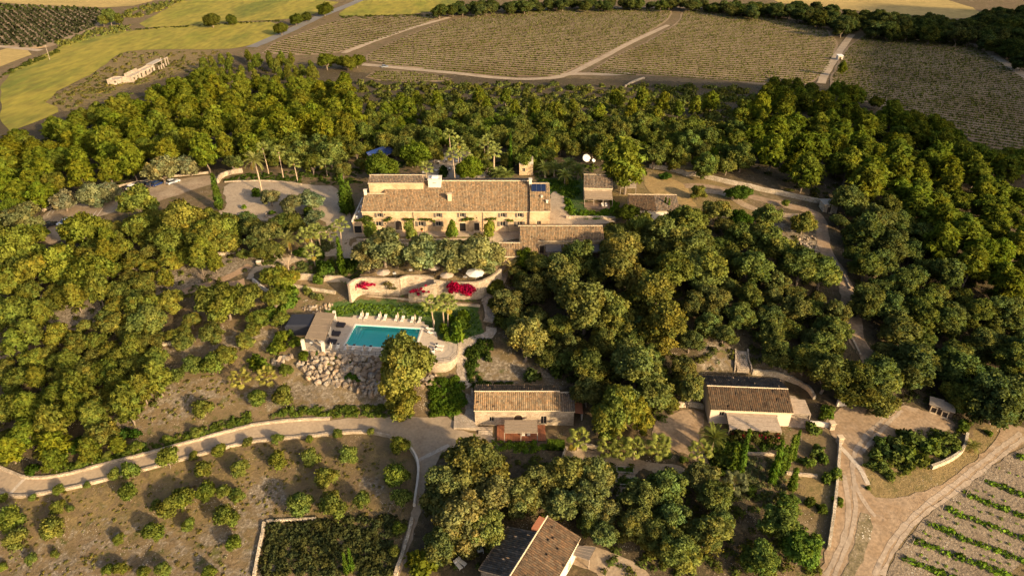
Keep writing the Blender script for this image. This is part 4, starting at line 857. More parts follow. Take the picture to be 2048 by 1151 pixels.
# right annexe with the solar panels
fh.wall(W45 + .02, W45 + 5.4, -.7, -1.2, 6.6, [(7.25 - FX, 2.3, 1.1, 1.2)]); fh.window(7.25 - FX, 2.3, 1.1, 1.2, y=-.7)
fh.side(W45 + 4.95, -.2, 14, -1.2, 6.7, 7.0, 9.5, 10.0); fh.side(W45 + .02, -.2, .0, -1.2, 6.6, 6.6); fh.roof(W45 + .3, W45 + 5.4, -.7, 6.6, 10.2, RS, 'tile', 6); fh.roof(W45 + .3, W45 + 5.4, 18, 6.9, -8.5, RS, 'tile', 7)
sp = fh.add('solar_panel', MB().hexa([(W45 + .7, 6.2, 9.15), (W45 + 4.6, 6.2, 9.15), (W45 + 4.6, 8.6, 10.2), (W45 + .7, 8.6, 10.2), (W45 + .7, 6.2, 9.23), (W45 + 4.6, 6.2, 9.23), (W45 + 4.6, 8.6, 10.28), (W45 + .7, 8.6, 10.28)]), 'solar')
for k in range(4): x = W45 + .7 + 3.9 * k / 3; fh.add('panel_frame', MB().bar((x, 6.2, 9.26), (x, 8.6, 10.31), .06, .05), 'metal', sp)
fh.chimney(W45 + .05, W45 + .75, 8.9, 10.0, 8.9, 11.4, 'white_wash'); fh.chimney(W45 + 4.5, W45 + 5.0, 1.9, 2.4, 7.2, 8.2, 'white_wash'); fh.chimney(W45 + 3.2, W45 + 3.6, 3.9, 4.3, 7.9, 8.7, 'white_wash')
# stair turret, small chimneys, corner pinnacle
t = fh.chimney(17.2, 20.7, 8.7, 11.6, 8.9, 11.5, 'white_wash'); fh.add('hatch', MB().box(18.4, 19.4, 8.66, 8.71, 10.5, 10.62), 'iron', t); fh.add('water_tank', MB().box(18.2, 19.9, 9.2, 10.6, 11.66, 12.1), 'plastic_white', t)
fh.chimney(22.9, 23.9, 3.4, 4.3, 7.0, 9.4); fh.chimney(-.15, .55, 5.7, 6.4, 8.0, 9.6, 'white_wash')
# terrace house at the left end with its glazed door
fh.wall(-2.6, .0, -1.2, -.8, 3.4, [(-1.3, .1, 2.0, 2.2)], 'farm_stone'); fh.door(-1.3, .1, 2.0, 2.2, -1.2, m='glass_dark')
fh.add('terrace', MB().box(-2.6, -.02, -.7, 14, -.6, 3.3), 'concrete'); fh.add('parapet', MB().box(-2.75, -2.45, -1.2, 14, 3.302, 4.0), 'white_wash')
for y in (1.6, 4.6, 8.2): fh.add('planter', MB().lathe([(.28, 3.31), (.38, 3.9), (.34, 3.9)], 8, (-1.9, y)), 'plastic_white')

# --- long low annexe with reed awnings
AX, AY, AZ = -4.2, 155.4, -2.6
an = House('annexe', 'long low stone annexe with an L shaped tiled roof below the farmhouse', 'annexe', (AX, AY, AZ)); e1 = 160.6 - AY; rd = 165.6 - AY; s_ = .33
zr_ = 3.6 - AZ; z1 = zr_ - s_ * (rd - e1); z2 = z1 - s_ * e1
xw = 6.1; xm = 10.7; xe = 28.0
an.wall(0, xm, 0, -.6, z2, [(1.6, 1.3, .8, .9), (6.8, .9, .9, 1.2)], 'farm_stone'); an.window(1.6, 1.3, .8, .9); an.window(6.8, .9, .9, 1.2)
hs = [(12.0, .6, 1.1, 2.4), (15.0, 1.7, 2.6, 1.3), (19.0, 1.5, 1.3, 1.5), (22.3, 2.5, .5, .45), (24.2, 2.5, .5, .45), (26.8, 1.6, 1.0, 1.4)]
an.wall(xm, xe, e1, -.6, z1, hs, 'farm_stone'); an.door(12.0, .6, 1.1, 2.4, e1)
for x, z, w, h in hs[1:]: an.window(x, z, w, h, e1, frame='dark')
an.side(0, .5, 4.2, -.6, z2 + .17, z2 + 4.1 * s_); an.side(xm - .45, .5, e1, 0, z2 + .17, z1); an.side(xe - .45, e1 + .5, rd + 1, -.6, z1 + .15, zr_ - .2); an.side(xw, 4.2, rd + 1, 0, z2 + 4.1 * s_, zr_ - .2)
an.add('wall', MB().box(xw, xe, rd + .6, rd + 1, -.6, zr_ - .3), 'farm_stone')
an.roof(0, xw, 0, z2, 4.2, s_, 'tile', 11); an.roof(xw + .4, xm, 0, z2, rd, s_, 'tile', 12); an.roof(xm + .4, xe, e1, z1, rd - e1, s_, 'tile', 13); an.roof(xw, xe, rd + 1.4, zr_ - .35, -1.35, .25, 'tile', 14)
for i, (a, b) in enumerate(((12.9, 17.0), (17.4, 21.6), (22.2, 27.2))):
    y0 = AY + e1 - .1; pergola('grey reed awning on the front of the long low annexe', 'awning', [(AX + a, y0), (AX + b, y0), (AX + b, y0 - 3.0), (AX + a, y0 - 3.0)], .75, .15, -2.8, 'reed_grey', name='reed_awning', group='reed awnings of the annexe')
tag(MB().box(AX + 11, AX + 27.6, AY + e1 - 4.4, AY + e1 - .1, -4.4, -2.55).build('terrace', M['paving']), kind='structure')

# --- small stone cottage with reed awning, low outbuilding, dome-roofed store
sc = House('stone_cottage', 'small whitish stone cottage with mossy tiled roof and reed awning beside the pine', 'cottage', (21.3, 190.0, .3), radians(-4))
R1 = run_to(1175, 349, 190, 4.4, .35); sc.wall(0, 8.2, 0, -.5, 4.1, [(2.2, .1, 1.2, 2.1), (5.8, .8, 1.2, 1.2)], 'pale_stone'); sc.door(2.2, .1, 1.2, 2.1); sc.window(5.8, .8, 1.2, 1.2)
sc.side(0, .5, 6.5, -.5, 4.27, 5.4, 5.3, 5.95, 'pale_stone'); sc.side(7.75, .5, 6.5, -.5, 4.27, 5.4, 5.3, 5.95, 'pale_stone'); sc.add('wall', MB().box(0, 8.2, 6.2, 6.5, -.5, 5.4), 'pale_stone'); sc.roof(0, 8.2, 0, 4.1, R1, .35, 'tile_dark', 21)
pergola('brown reed awning along the front of the small stone cottage', 'awning', [(21.3, 189.7), (29.4, 189.2), (29.3, 185.8), (21.2, 186.3)], 3.3, 2.5, .3, 'reed', name='reed_awning')
pergola('flat reed pergola beside the small stone cottage under the pine', 'pergola', [plane(*P('C7', (1080, 305))[0], 2.9), plane(*P('C7', (1200, 290))[0], 2.9), plane(*P('C7', (1198, 365))[0], 2.7), plane(*P('C7', (1080, 362))[0], 2.7)], 2.9, 2.7, .3, 'reed_pale')
ob = House('outbuilding', 'low stone outbuilding with dark brown tiled roof and two dark openings', 'outbuilding', (33.2, 177.7, -.4), radians(-2)); ze = zat(1290, 421, 177.4) + .4
R2 = min(6.5, run_to(1300, 390, 177.4, ze - .4, .33)); ob.wall(0, 13.5, 0, -.6, ze, [(2.9, .1, 1.2, 2.2), (5.6, .7, 1.2, 1.2)], 'white_wash'); ob.door(2.9, .1, 1.2, 2.2); ob.window(5.6, .7, 1.2, 1.2)
ob.side(0, .5, R2 + 1, -.6, ze + .15, ze + R2 * .3, m='farm_stone'); ob.side(13.05, .5, R2 + 1, -.6, ze + .15, ze + R2 * .3, m='farm_stone'); ob.add('wall', MB().box(0, 13.5, R2 + .7, R2 + 1, -.6, ze + R2 * .3), 'farm_stone')
ob.roof(0, 7.0, 0, ze, R2, .33, 'tile_brown', 22); ob.roof(7.4, 13.5, 0, ze + .05, R2, .33, 'tile_dark', 23)
x, y, z = hit(1052, 372); y += 2
dm = House('store_room', 'small vaulted stone store behind the right end of the farmhouse roof', 'store', (x - 2.0, y + 7, 0)); dm.wall(0, 4.4, 0, -.5, 3.6, [(1.4, 1.2, 1.0, 1.2)], 'farm_stone'); dm.window(1.4, 1.2, 1.0, 1.2)
dm.add('roof', MB().xprism([(0, 3.6)] + [(3.4 - 3.4 * cos(a), 3.6 + 1.5 * sin(a)) for a in np.linspace(.15, pi - .15, 9)] + [(6.8, 3.6)], -.05, 4.45), 'concrete'); dm.side(0, .5, 6.8, -.5, 3.6, 3.6); dm.side(3.95, .5, 6.8, -.5, 3.6, 3.6); dm.add('wall', MB().box(0, 4.4, 6.5, 6.8, -.5, 3.6), 'farm_stone')

# --- cottage with the red deck
CX, CY_, CZ = -7.6, 108.0, -14.0
co = House('stone_cottage', 'long stone cottage with arched door and tiled eaves behind the red deck', 'cottage', (CX, CY_, CZ)); ez = 4.6
co.wall(0, 17.35, 0, -.8, ez, [(3.4, 1.0, 1.0, 1.3), (8.9, .4, 1.7, 2.5, True), (14.1, .3, 1.2, 2.2)], 'pale_stone'); co.window(3.4, 1.0, 1.0, 1.3); co.door(8.9, .4, 1.7, 2.5, arched=True); co.window(14.1, .3, 1.2, 2.2)
co.side(0, .5, 6.5, -.8, ez + .15, ez + .4, 3.8, ez + 1.1, 'pale_stone'); co.side(16.9, .5, 6.5, -.8, ez + .15, ez + .4, 3.8, ez + 1.1, 'pale_stone'); co.add('wall', MB().box(0, 17.3, 6.2, 6.5, -.8, ez + .3), 'pale_stone')
co.roof(0, 17.3, 0, ez, 3.85, .30, 'tile', 31, over=.55); co.roof(0, 17.3, 6.9, ez + .25, -3.0, .29, 'tile', 32)
ea = MB()
for k in range(40): x = .2 + k * .435; ea.box(x, x + .22, -.42, -.02, ez - .34, ez - .18)
co.add('eave_tiles', ea, 'red_brick')
co.wall(17.37, 20.3, -.02, -.8, 4.0, (), 'pale_stone'); co.side(19.85, .5, 5, -.8, 4.0, 4.6, m='pale_stone'); co.roof(17.6, 20.3, 0, 4.0, 4.6, .18, 'tile_dark', 33); co.add('wall', MB().box(17.4, 20.3, 4.7, 5, -.8, 4.6), 'pale_stone')
co.add('lean_to_roof', MB().hexa([(20.5, .4, 3.0), (22.2, .4, 2.7), (22.2, 3.4, 3.1), (20.5, 3.4, 3.4), (20.5, .4, 3.1), (22.2, .4, 2.8), (22.2, 3.4, 3.2), (20.5, 3.4, 3.5)]), 'red_brick'); co.add('lean_to_wall', MB().box(21.9, 22.15, .5, 3.3, -.8, 2.7), 'concrete')
dk = [plane(*p, -13.7) for p in P('D3', (455, 975), (780, 975), (785, 1085), (455, 1085))]; dk = [(dk[0][0], CY_ - .1), (dk[1][0], CY_ - .1), (dk[2][0], dk[2][1]), (dk[0][0], dk[2][1])]
rdk = empty('wooden_deck', (dk[0][0], dk[2][1], -14.0), 0, 'red brown timber deck in front of the long stone cottage', 'deck'); n = int((dk[1][0] - dk[0][0]) / .55); wd = (dk[1][0] - dk[0][0]) / n; bm_ = MB().box(0, wd - .03, 0, CY_ - .12 - dk[2][1], .22, .30).mesh('board', M['deck_red'])
for k in range(n): link('board', bm_, rdk, (k * wd, 0, random.uniform(-.008, .008)))
MB().box(.05, dk[1][0] - dk[0][0] - .05, .05, CY_ - .2 - dk[2][1], -.3, .2).build('joists', M['dark_wood'], rdk)
pc = [plane(*p, -11.0) for p in P('D3', (505, 950), (725, 950), (725, 1025), (500, 1025))]; pergola('brown reed pergola over the red timber deck', 'pergola', [pc[0], pc[1], (pc[1][0], pc[2][1]), (pc[0][0], pc[2][1])], -10.9, -11.1, -13.7, 'reed')
tag(MB().prism([plane(*p, -13.2) for p in P('D3', (165, 870), (300, 870), (308, 975), (335, 998), (160, 998))], -14.8, -13.2).build('paved_platform', M['paving']), kind='structure')
stp = empty('stone_steps', (plane(*P('D3', (375, 1015))[0], -13.9) + (-14.0,)), 0, 'shallow stone steps beside the red deck', 'steps')
for k in range(4): MB().box(-1.4, 1.5, -1.6 + k * .55, -1.05 + k * .55, -.3, .05 + k * .16).build('step', M['paving'], stp)

# --- cottage with the pale reed pergola
RX0, RX1 = plane(1417, 845, -12.8), plane(1577, 852, -12.8); rz = math.atan2(RX1[1] - RX0[1], RX1[0] - RX0[0])
pcg = House('pink_cottage', 'pinkish rendered cottage with two pitched brown roof and pale reed pergola', 'cottage', RX0 + (-12.8,), rz); RL = math.dist(RX0, RX1); ez = 3.9
pcg.wall(0, RL, 0, -.8, ez, [(2.3, 2.0, 1.0, 1.1), (6.4, .1, 1.6, 2.2), (9.4, .1, 1.4, 2.2), (12.9, 1.7, 1.0, 1.1)], 'render_pink'); pcg.window(2.3, 2.0, 1.0, 1.1); pcg.window(12.9, 1.7, 1.0, 1.1); pcg.door(6.4, .1, 1.6, 2.2, m='glass_dark'); pcg.door(9.4, .1, 1.4, 2.2)
for x in (0, RL - .45): pcg.side(x, .5, 10.3, -.8, ez + .13, ez, 5.2, ez + 1.5, 'render_pink')
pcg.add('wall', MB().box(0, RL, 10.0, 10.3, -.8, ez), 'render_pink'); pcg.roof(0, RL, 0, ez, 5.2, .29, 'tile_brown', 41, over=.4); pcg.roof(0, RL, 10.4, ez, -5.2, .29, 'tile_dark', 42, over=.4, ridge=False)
pcg.add('cornice', MB().box(-.1, RL + .1, -.25, -.002, ez - .42, ez - .2), 'white_wash')
u = np.array([cos(rz), sin(rz)]); v = np.array([-sin(rz), cos(rz)]); o0 = np.array(RX0); W_ = lambda a, b: tuple(o0 + u * a + v * b)
pergola('pale straw coloured reed pergola with magenta creeper on its front edge', 'pergola', [W_(3.1, -.1), W_(13.0, -.1), W_(13.1, -4.4), W_(3.0, -4.4)], -9.9, -10.3, -12.8, 'reed_pale')
pergola('tan reed pergola on the side terrace of the pink cottage', 'pergola', [W_(RL + .3, 5.6), W_(RL + 4.3, 5.4), W_(RL + 4.3, 1.2), W_(RL + .3, 1.2)], -10.2, -10.4, -12.8, 'reed_pale')
tag(MB().prism([W_(RL + .05, -.2), W_(RL + 5.5, -.6), W_(RL + 6.2, 4), W_(RL + 4, 9.5), W_(RL + .05, 10.5)], -13.6, -12.62).build('terrace', M['paving']), kind='structure')

# --- house at the bottom edge
zr = -11.2; A_, B_ = np.array(plane(1021, 1149, zr)), np.array(plane(1094, 1033, zr)); ang = math.atan2(*(B_ - A_)[::-1]); ul = (B_ - A_) / np.linalg.norm(B_ - A_); LB = float(np.linalg.norm(B_ - A_)); org = A_ - ul * 5.0
bh = House('tiled_house', 'house with a dark and a sunlit brown roof pitch beside the lower olives', 'house', (float(org[0]), float(org[1]), -17.3), ang); zl = 17.3 + zr; wr, wl = 6.1, 5.3; sl = .27
zf = zl - wr * sl; zb = zl - wl * .3; xe = 5 + LB; xm = 5 + LB * .70
bh.wall(0, xe, -wr, -.8, zf, [(11, .9, 1.1, 1.3), (14.5, .9, 1.0, 1.2), (7.5, .1, 1.2, 2.1)], 'white_wash'); bh.window(11, .9, 1.1, 1.3, -wr); bh.window(14.5, .9, 1.0, 1.2, -wr); bh.door(7.5, .1, 1.2, 2.1, -wr)
bh.side(0, -wr + .5, 0, -.8, zf + .13, zl - .1, m='white_wash'); bh.side(xe - .45, -wr + .5, 0, -.8, zf + .13, zl - .1, m='white_wash'); bh.add('wall', MB().box(xm, xe, -.4, 0, -.8, zl - .1), 'white_wash')
bh.side(4.6, 0, wl, -.8, zl - .15, zb, m='pale_stone'); bh.side(xm - .45, 0, wl, -.8, zl - .15, zb, m='pale_stone'); bh.add('wall', MB().box(4.6, xm, wl - .4, wl, -.8, zb - .1), 'pale_stone')
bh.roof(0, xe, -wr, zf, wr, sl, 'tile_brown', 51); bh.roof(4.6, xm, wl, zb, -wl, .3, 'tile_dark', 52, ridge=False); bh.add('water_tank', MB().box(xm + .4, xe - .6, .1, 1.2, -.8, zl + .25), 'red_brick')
bh.add('gable_window', MB().box(4.58, 4.62, 2.0, 3.0, 2.6, 3.6), 'glass_dark')
pv = [plane(*p, -14.6) for p in P('D8', (960, 835), (1020, 790), (1130, 800), (1085, 880))]; pergola('small grey canopy on thin posts beside the brown roofed house', 'canopy', [pv[1], pv[2], pv[3], pv[0]], -14.5, -14.7, -17.2, 'reed_grey', name='canopy')

# --- roofless ruin by the field
x0, y0, z0 = hit(266, 165); ax = math.atan2(429 - 385.6, -207.5 + 209.1)
ru = House('ruined_building', 'long roofless ruin of pale blocks with empty openings in the far field', 'ruin', (x0, y0, z0), ax); wL = 26.0
ru.wall(0, wL, 0, -.6, 3.3, [(2.5, 1.0, 1.6, 1.3), (6.5, .2, 1.6, 2.2), (10.5, .2, 1.8, 2.4), (15.5, .2, 2.2, 2.6), (20, 1.0, 1.5, 1.4), (23.5, .2, 1.8, 2.4)], 'ruin_stone', .4)
ru.add('wall', MB().box(2, 15, 4.6, 5.0, -.6, 4.2), 'ruin_stone'); ru.add('wall', MB().box(0, 2, 4.6, 5.0, -.6, 3.0), 'ruin_stone'); ru.side(0, .4, 4.6, -.6, 3.2, 3.0, m='ruin_stone'); ru.add('wall', MB().box(15.1, 34, 4.6, 5.0, -.6, 3.1), 'ruin_stone')
for x in (8, 15, 22, 26): ru.add('cross_wall', MB().box(x, x + .35, .4, 4.6, -.6, 2.7 + random.uniform(-.3, .4)), 'ruin_stone')
ru.add('roof_slab', MB().box(.2, 26, .42, 4.58, 2.3, 2.55), 'concrete'); ru.add('roof_slab', MB().box(26.5, 40, 1.0, 5.0, 3.3, 3.6), 'concrete')
for x in (28, 31, 34, 37, 40): ru.add('pillar', MB().box(x, x + .5, -1.5, -1.0, -.6, 2.2 if x < 36 else 4.2), 'ruin_stone')
ru.add('beam', MB().box(36.5, 40.6, -1.55, -.95, 4.2, 4.7), 'ruin_stone'); ru.add('pillar', MB().box(40, 40.5, 2.5, 3, -.6, 4.2), 'ruin_stone')
x1_, y1_, z1_ = hit(216, 170); ru2 = House('ruined_hut', 'small square roofless hut at the near end of the field ruin', 'ruin', (x1_, y1_, z1_), 0); ru2.wall(0, 6.6, 0, -.6, 3.0, [(4.3, 1.2, 1.0, 1.0)], 'ruin_stone', .4); ru2.side(0, .4, 8, -.6, 3.0, 2.7, m='ruin_stone'); ru2.side(6.2, .4, 8, -.6, 3.0, 2.8, m='ruin_stone'); ru2.add('wall', MB().box(0, 6.6, 7.6, 8, -.6, 2.8), 'ruin_stone'); ru2.add('roof_slab', MB().box(.4, 6.2, .4, 7.6, 2.0, 2.3), 'concrete')

# --- small huts and the blue roofed pavilion
def hut(label, px, py, w, d, h, m_roof, m_wall, rz=0.0, name='hut', cat='hut', group=None, slope=.12):
    x, y, z = hit(px, py); s = House(name, label, cat, (x - w / 2, y, z), rz); tag(s.o, group=group)
    s.wall(0, w, 0, -.5, h, [(w * .4, .05, min(1.2, w * .4), h * .72)], m_wall, .2); s.door(w * .4, .05, min(1.2, w * .4), h * .72, -.15); s.side(0, .2, d, -.5, h, h + slope * d, m=m_wall, th=.2); s.side(w - .2, .2, d, -.5, h, h + slope * d, m=m_wall, th=.2); s.add('wall', MB().box(0, w, d - .2, d, -.5, h + slope * d), m_wall)
    s.add('roof', MB().xprism([(-.25, h + .02), (d + .2, h + slope * d + .05), (d + .2, h + slope * d + .15), (-.25, h + .12)], -.2, w + .2), m_roof); return s
hut('grey flat roofed hut where the upper drive bends', *P('C8', (910, 425))[0], 4.2, 3.4, 2.6, 'concrete', 'dry_stone', slope=.05)
for a in P('D5', (785, 178), (850, 205)): hut('little dark wooden shed at the edge of the lower yard', *a, 2.3, 2.2, 1.7, 'old_wood', 'dark_wood', radians(-28), 'shed', 'shed', 'little sheds of the lower yard')
hut('tiny white pump house in the far vineyard', *P('C3', (972, 354))[0], 3, 3, 2.6, 'plastic_white', 'white_wash', name='pump_house')
q = [plane(*p, 3.2) for p in P('C5', (1275, 105), (1440, 45), (1500, 80), (1310, 130))]; pergola('blue roofed open pavilion in the trees behind the farmhouse', 'pavilion', [q[0], q[1], q[2], q[3]], 3.6, 2.6, -.5, 'blue_sheet', name='pavilion')
sh = [plane(*p, -5.6) for p in P('D2', (430, 390), (610, 390), (575, 470), (430, 470))]; s_o = empty('black_tent', (sh[0][0], sh[2][1], -8.2), 0, 'black canvas service tent against the pool pergola', 'tent'); w_, d_ = sh[1][0] - sh[0][0], sh[0][1] - sh[2][1]
MB().hexa([(0, 0, 2.2), (w_, 0, 2.3), (w_, d_, 2.7), (.3, d_, 2.6), (.4, .3, 2.55), (w_, .3, 2.6), (w_, d_ - .2, 2.9), (.6, d_ - .3, 2.85)]).build('tent_roof', M['canvas_black'], s_o); MB().box(.05, w_ - .05, .05, .12, -.6, 2.25).build('tent_side', M['canvas_black'], s_o); MB().box(0, .08, .1, d_ - .1, -.6, 2.25).build('tent_side', M['canvas_black'], s_o); MB().box(.1, w_, d_ - .12, d_ - .05, -.6, 2.5).build('tent_side', M['canvas_black'], s_o)

# ------------------------------------------------------------------ pool terrace
ZD = -8.1
def deck_poly(): return [plane(*p, ZD) for p in P('D2', (515, 640), (600, 420), (640, 400), (880, 410), (895, 382), (1395, 412), (1402, 462), (1485, 478), (1492, 572), (1560, 580), (1642, 606), (1636, 680), (1590, 728), (1480, 738), (1380, 716), (1100, 692), (690, 662), (560, 652))]
dp = resample(deck_poly(), 1.2, True); pq = [Vector(p) for p in POOLQ]
pc_ = sum(pq, Vector((0, 0))) / 4; pin = [pc_ + (p - pc_) * 1.0 for p in pq]
vs = [Vector(p) for p in dp] + pin; n = len(dp); r = delaunay_2d_cdt(vs, [(i, (i + 1) % n) for i in range(n)] + [(n + i, n + (i + 1) % 4) for i in range(4)], [], 1, 1e-4)
xy = [(v.x, v.y) for v in r[0]]; pool_poly = [(p.x, p.y) for p in pin]
tris = [tuple(f) for f in r[2] if not inside(pool_poly, sum(xy[i][0] for i in f) / len(f), sum(xy[i][1] for i in f) / len(f))]
mb = MB(); mb.add([(x, y, ZD) for x, y in xy], tris)
for i in range(n): a, b = dp[i], dp[(i + 1) % n]; mb.add([(a[0], a[1], ZD), (b[0], b[1], ZD), (b[0], b[1], ZD - 1.4), (a[0], a[1], ZD - 1.4)], [(0, 1, 2, 3)])
tag(mb.build('pool_deck', M['deck_stone']), kind='structure')
TL, TR, BR, BL = pq; pz = math.atan2((BR - BL).y, (BR - BL).x); PL, PW = (BR - BL).length, (TL - BL).length
pool = empty('swimming_pool', (BL.x, BL.y, ZD), pz, 'rectangular turquoise swimming pool with pale coping and corner steps', 'pool')
b = MB(); b.box(.0, PL, .0, PW, -1.4, -1.3); b.box(-.2, 0, -.2, PW + .2, -1.4, -.01); b.box(PL, PL + .2, -.2, PW + .2, -1.4, -.01); b.box(0, PL, -.2, 0, -1.4, -.01); b.box(0, PL, PW, PW + .2, -1.4, -.01); b.build('basin', M['pool_tile'], pool)
for k in range(4): MB().box(.01, .5 + .55 * (3 - k), .01, PW - .01, -1.29, -1.05 + .24 * k).build('pool_step', M['pool_tile'], pool)
for a in ((-.45, PL + .45, -.45, 0), (-.45, PL + .45, PW, PW + .45), (-.45, 0, 0, PW), (PL, PL + .45, 0, PW)): MB().box(*a, .004, .07).build('coping', M['coping'], pool)
wm = bpy.data.materials.new('pool_water'); wm.use_nodes = True; N = wm.node_tree.nodes; Lk = wm.node_tree.links; N.clear()
fr = N.new('ShaderNodeFresnel'); fr.inputs[0].default_value = 1.33; gl = N.new('ShaderNodeBsdfGlossy'); gl.inputs['Roughness'].default_value = .04; tr_ = N.new('ShaderNodeBsdfTransparent'); tr_.inputs[0].default_value = (.72, 1, .98, 1); mx = N.new('ShaderNodeMixShader')
nz = N.new('ShaderNodeTexNoise'); nz.inputs['Scale'].default_value = 2.5; bp = N.new('ShaderNodeBump'); bp.inputs['Strength'].default_value = .12; Lk.new(nz.outputs[0], bp.inputs['Height']); Lk.new(bp.outputs[0], gl.inputs['Normal'])
Lk.new(fr.outputs[0], mx.inputs[0]); Lk.new(tr_.outputs[0], mx.inputs[1]); Lk.new(gl.outputs[0], mx.inputs[2]); ou = N.new('ShaderNodeOutputMaterial'); Lk.new(mx.outputs[0], ou.inputs[0])
wv = MB(); wv.add([(0, 0, -.14), (PL, 0, -.14), (PL, PW, -.14), (0, PW, -.14)], [(0, 1, 2, 3)]); wv.build('water', wm, pool)

def lounger_parts(mat_c, towel):
    f = MB(); f.box(-.33, .33, 0, 1.35, .26, .33)
    for x in (-.3, .3):
        for y in (.1, 1.25): f.box(x - .03, x + .03, y - .03, y + .03, 0, .26)
    bk = MB(); bk.hexa([(-.33, 1.35, .26), (.33, 1.35, .26), (.33, 1.95, .62), (-.33, 1.95, .62), (-.33, 1.35, .33), (.33, 1.35, .33), (.33, 1.92, .69), (-.33, 1.92, .69)]); cu = MB().box(-.30, .30, .02, 1.33, .335, .40); pl = MB().box(-.27, .27, 1.42, 1.85, .60, .72)
    return f.mesh('frame', M[mat_c]), bk.mesh('backrest', M[mat_c]), cu.mesh('cushion', M['canvas_cream']), pl.mesh('pillow', M['cloth_dark' if towel else 'canvas_cream'])
LNG = {t: lounger_parts('plastic_white', t) for t in (0, 1)}
def lounger(p, rz, label, group=None, towel=0):
    o = empty('sun_lounger', p, rz, label, 'sun lounger', group)
    for m_ in LNG[towel]: link(m_.name.split('.')[0], m_, o)
    return o
_pp = [MB().tube([(0, 0, 0), (0, 0, 2.6)], .035, 6).mesh('pole', M['old_wood']), MB().lathe([(.05, 1.05), (.17, 1.15), (.22, 1.5), (.16, 2.1), (.09, 2.5), (.02, 2.72)], 8).mesh('folded_canopy', M['canvas_taupe']), MB().lathe([(.28, 0), (.28, .08), (.08, .12)], 8).mesh('base', M['concrete'])]
def parasol_shut(p, label, group=None):
    o = empty('closed_parasol', p, 0, label, 'parasol', group)
    for m_ in _pp: link(m_.name.split('.')[0], m_, o)
    return o
def on(px, py, z): x, y = plane(px, py, z); return (x, y, z)
zt = ZD + .004
for c in P('D2', (935, 425), (975, 425), (1065, 432), (1108, 436), (1190, 440), (1235, 446), (1305, 452), (1358, 455)): lounger(on(*c, zt), pz, 'cream sun lounger in the row along the grassy bank behind the pool', 'loungers behind the pool')
for c in P('D2', (960, 428), (1088, 434), (1212, 442), (1335, 455)): parasol_shut(on(*c, zt), 'folded taupe parasol between loungers behind the pool', 'folded parasols behind the pool')
for c in P('D2', (712, 645), (765, 648), (825, 655), (880, 655), (952, 662), (1000, 664), (1092, 672)): lounger(on(*c, zt), pz, 'white sun lounger with dark pillow along the railing before the pool', 'loungers at the railing', 1)
for c in P('D2', (733, 660), (850, 668), (970, 680), (1113, 690)): parasol_shut(on(*c, zt), 'folded taupe parasol by the railing before the pool', 'folded parasols at the railing')
for c, t in zip(P('D2', (1470, 502), (1482, 530)), (0, 0)): lounger(on(*c, zt), pz + pi / 2, 'cream sun lounger set crosswise at the short end of the pool', 'loungers at the pool end')
parasol_shut(on(*P('D2', (1470, 490))[0], zt), 'folded parasol standing behind the crosswise loungers')
for c, a in zip(P('D2', (1408, 690), (1452, 692), (1538, 625), (1530, 650)), (0, 0, 1.45, 1.45)): lounger(on(*c, zt), pz + a, 'white lounger with dark pillow on the round pool terrace', 'loungers on the round terrace', 1)
parasol_shut(on(*P('D2', (1425, 692))[0], zt), 'folded parasol on the round pool terrace')
for c in P('D2', (800, 470), (765, 532), (738, 590)):
    o = empty('daybed', on(*c, zt), pz, 'black cushioned daybed between pergola and pool', 'daybed', 'black daybeds by the pergola')
    MB().box(-1.0, .9, -.8, .8, .0, .22).build('base', M['dark_wood'], o); MB().box(-.98, .88, -.78, .78, .222, .42).build('mattress', M['cloth_dark'], o); MB().box(-.98, -.7, -.78, .78, .422, .7).build('bolster', M['cloth_dark'], o)
pv = [plane(*p, -5.3) for p in P('D2', (625, 376), (757, 386), (682, 572), (537, 560))]
pgo = pergola('brown reed pergola with pale stone pillars beside the pool', 'pergola', pv, -5.2, -5.4, ZD, 'reed', posts=False)
for c in P('D2', (757, 432), (722, 540), (675, 655), (533, 640)): x, y, z = on(*c, ZD); MB().box(x - .32 - pv[0][0], x + .32 - pv[0][0], y - .32 - pv[0][1], y + .32 - pv[0][1], 0.004, 2.6).build('pillar', M['white_wash'], pgo)
tb = [MB().lathe([(.45, .70), (.45, .75)], 12).mesh('table_top', M['plastic_white']), MB().lathe([(.22, 0), (.05, .05), (.04, .7)], 8).mesh('table_foot', M['metal'])]
for c in P('D2', (588, 610), (655, 604)):
    o = empty('round_table', on(*c, zt), 0, 'round white table under the front edge of the pool pergola', 'table', 'white tables under the pool pergola')
    for m_ in tb: link(m_.name.split('.')[0], m_, o)
def railing(label, px, z, h=1.0, post=1.6, group=None):
    pts = resample([plane(*p, z) for p in px], post); o = empty('iron_railing', (pts[0][0], pts[0][1], z), 0, label, 'railing', group); q = [Vector((a - pts[0][0], b - pts[0][1], 0)) for a, b in pts]; pm = MB().box(-.03, .03, -.03, .03, -.1, h).mesh('post', M['iron'])
    for v in q: link('post', pm, o, v)
    for k, zz in enumerate((h, h * .5)):
        m_ = MB()
        for a, b in zip(q, q[1:]): m_.bar(a + Vector((0, 0, zz)), b + Vector((0, 0, zz)), .05)
        m_.build('rail', M['iron'], o)
    return o
railing('thin iron railing along the front edge of the pool terrace', P('D2', (570, 648), (690, 658), (1100, 688), (1380, 712)), ZD)
railing('curved iron railing round the end of the pool terrace', P('D2', (1480, 733), (1588, 722), (1632, 680), (1638, 612)), ZD)
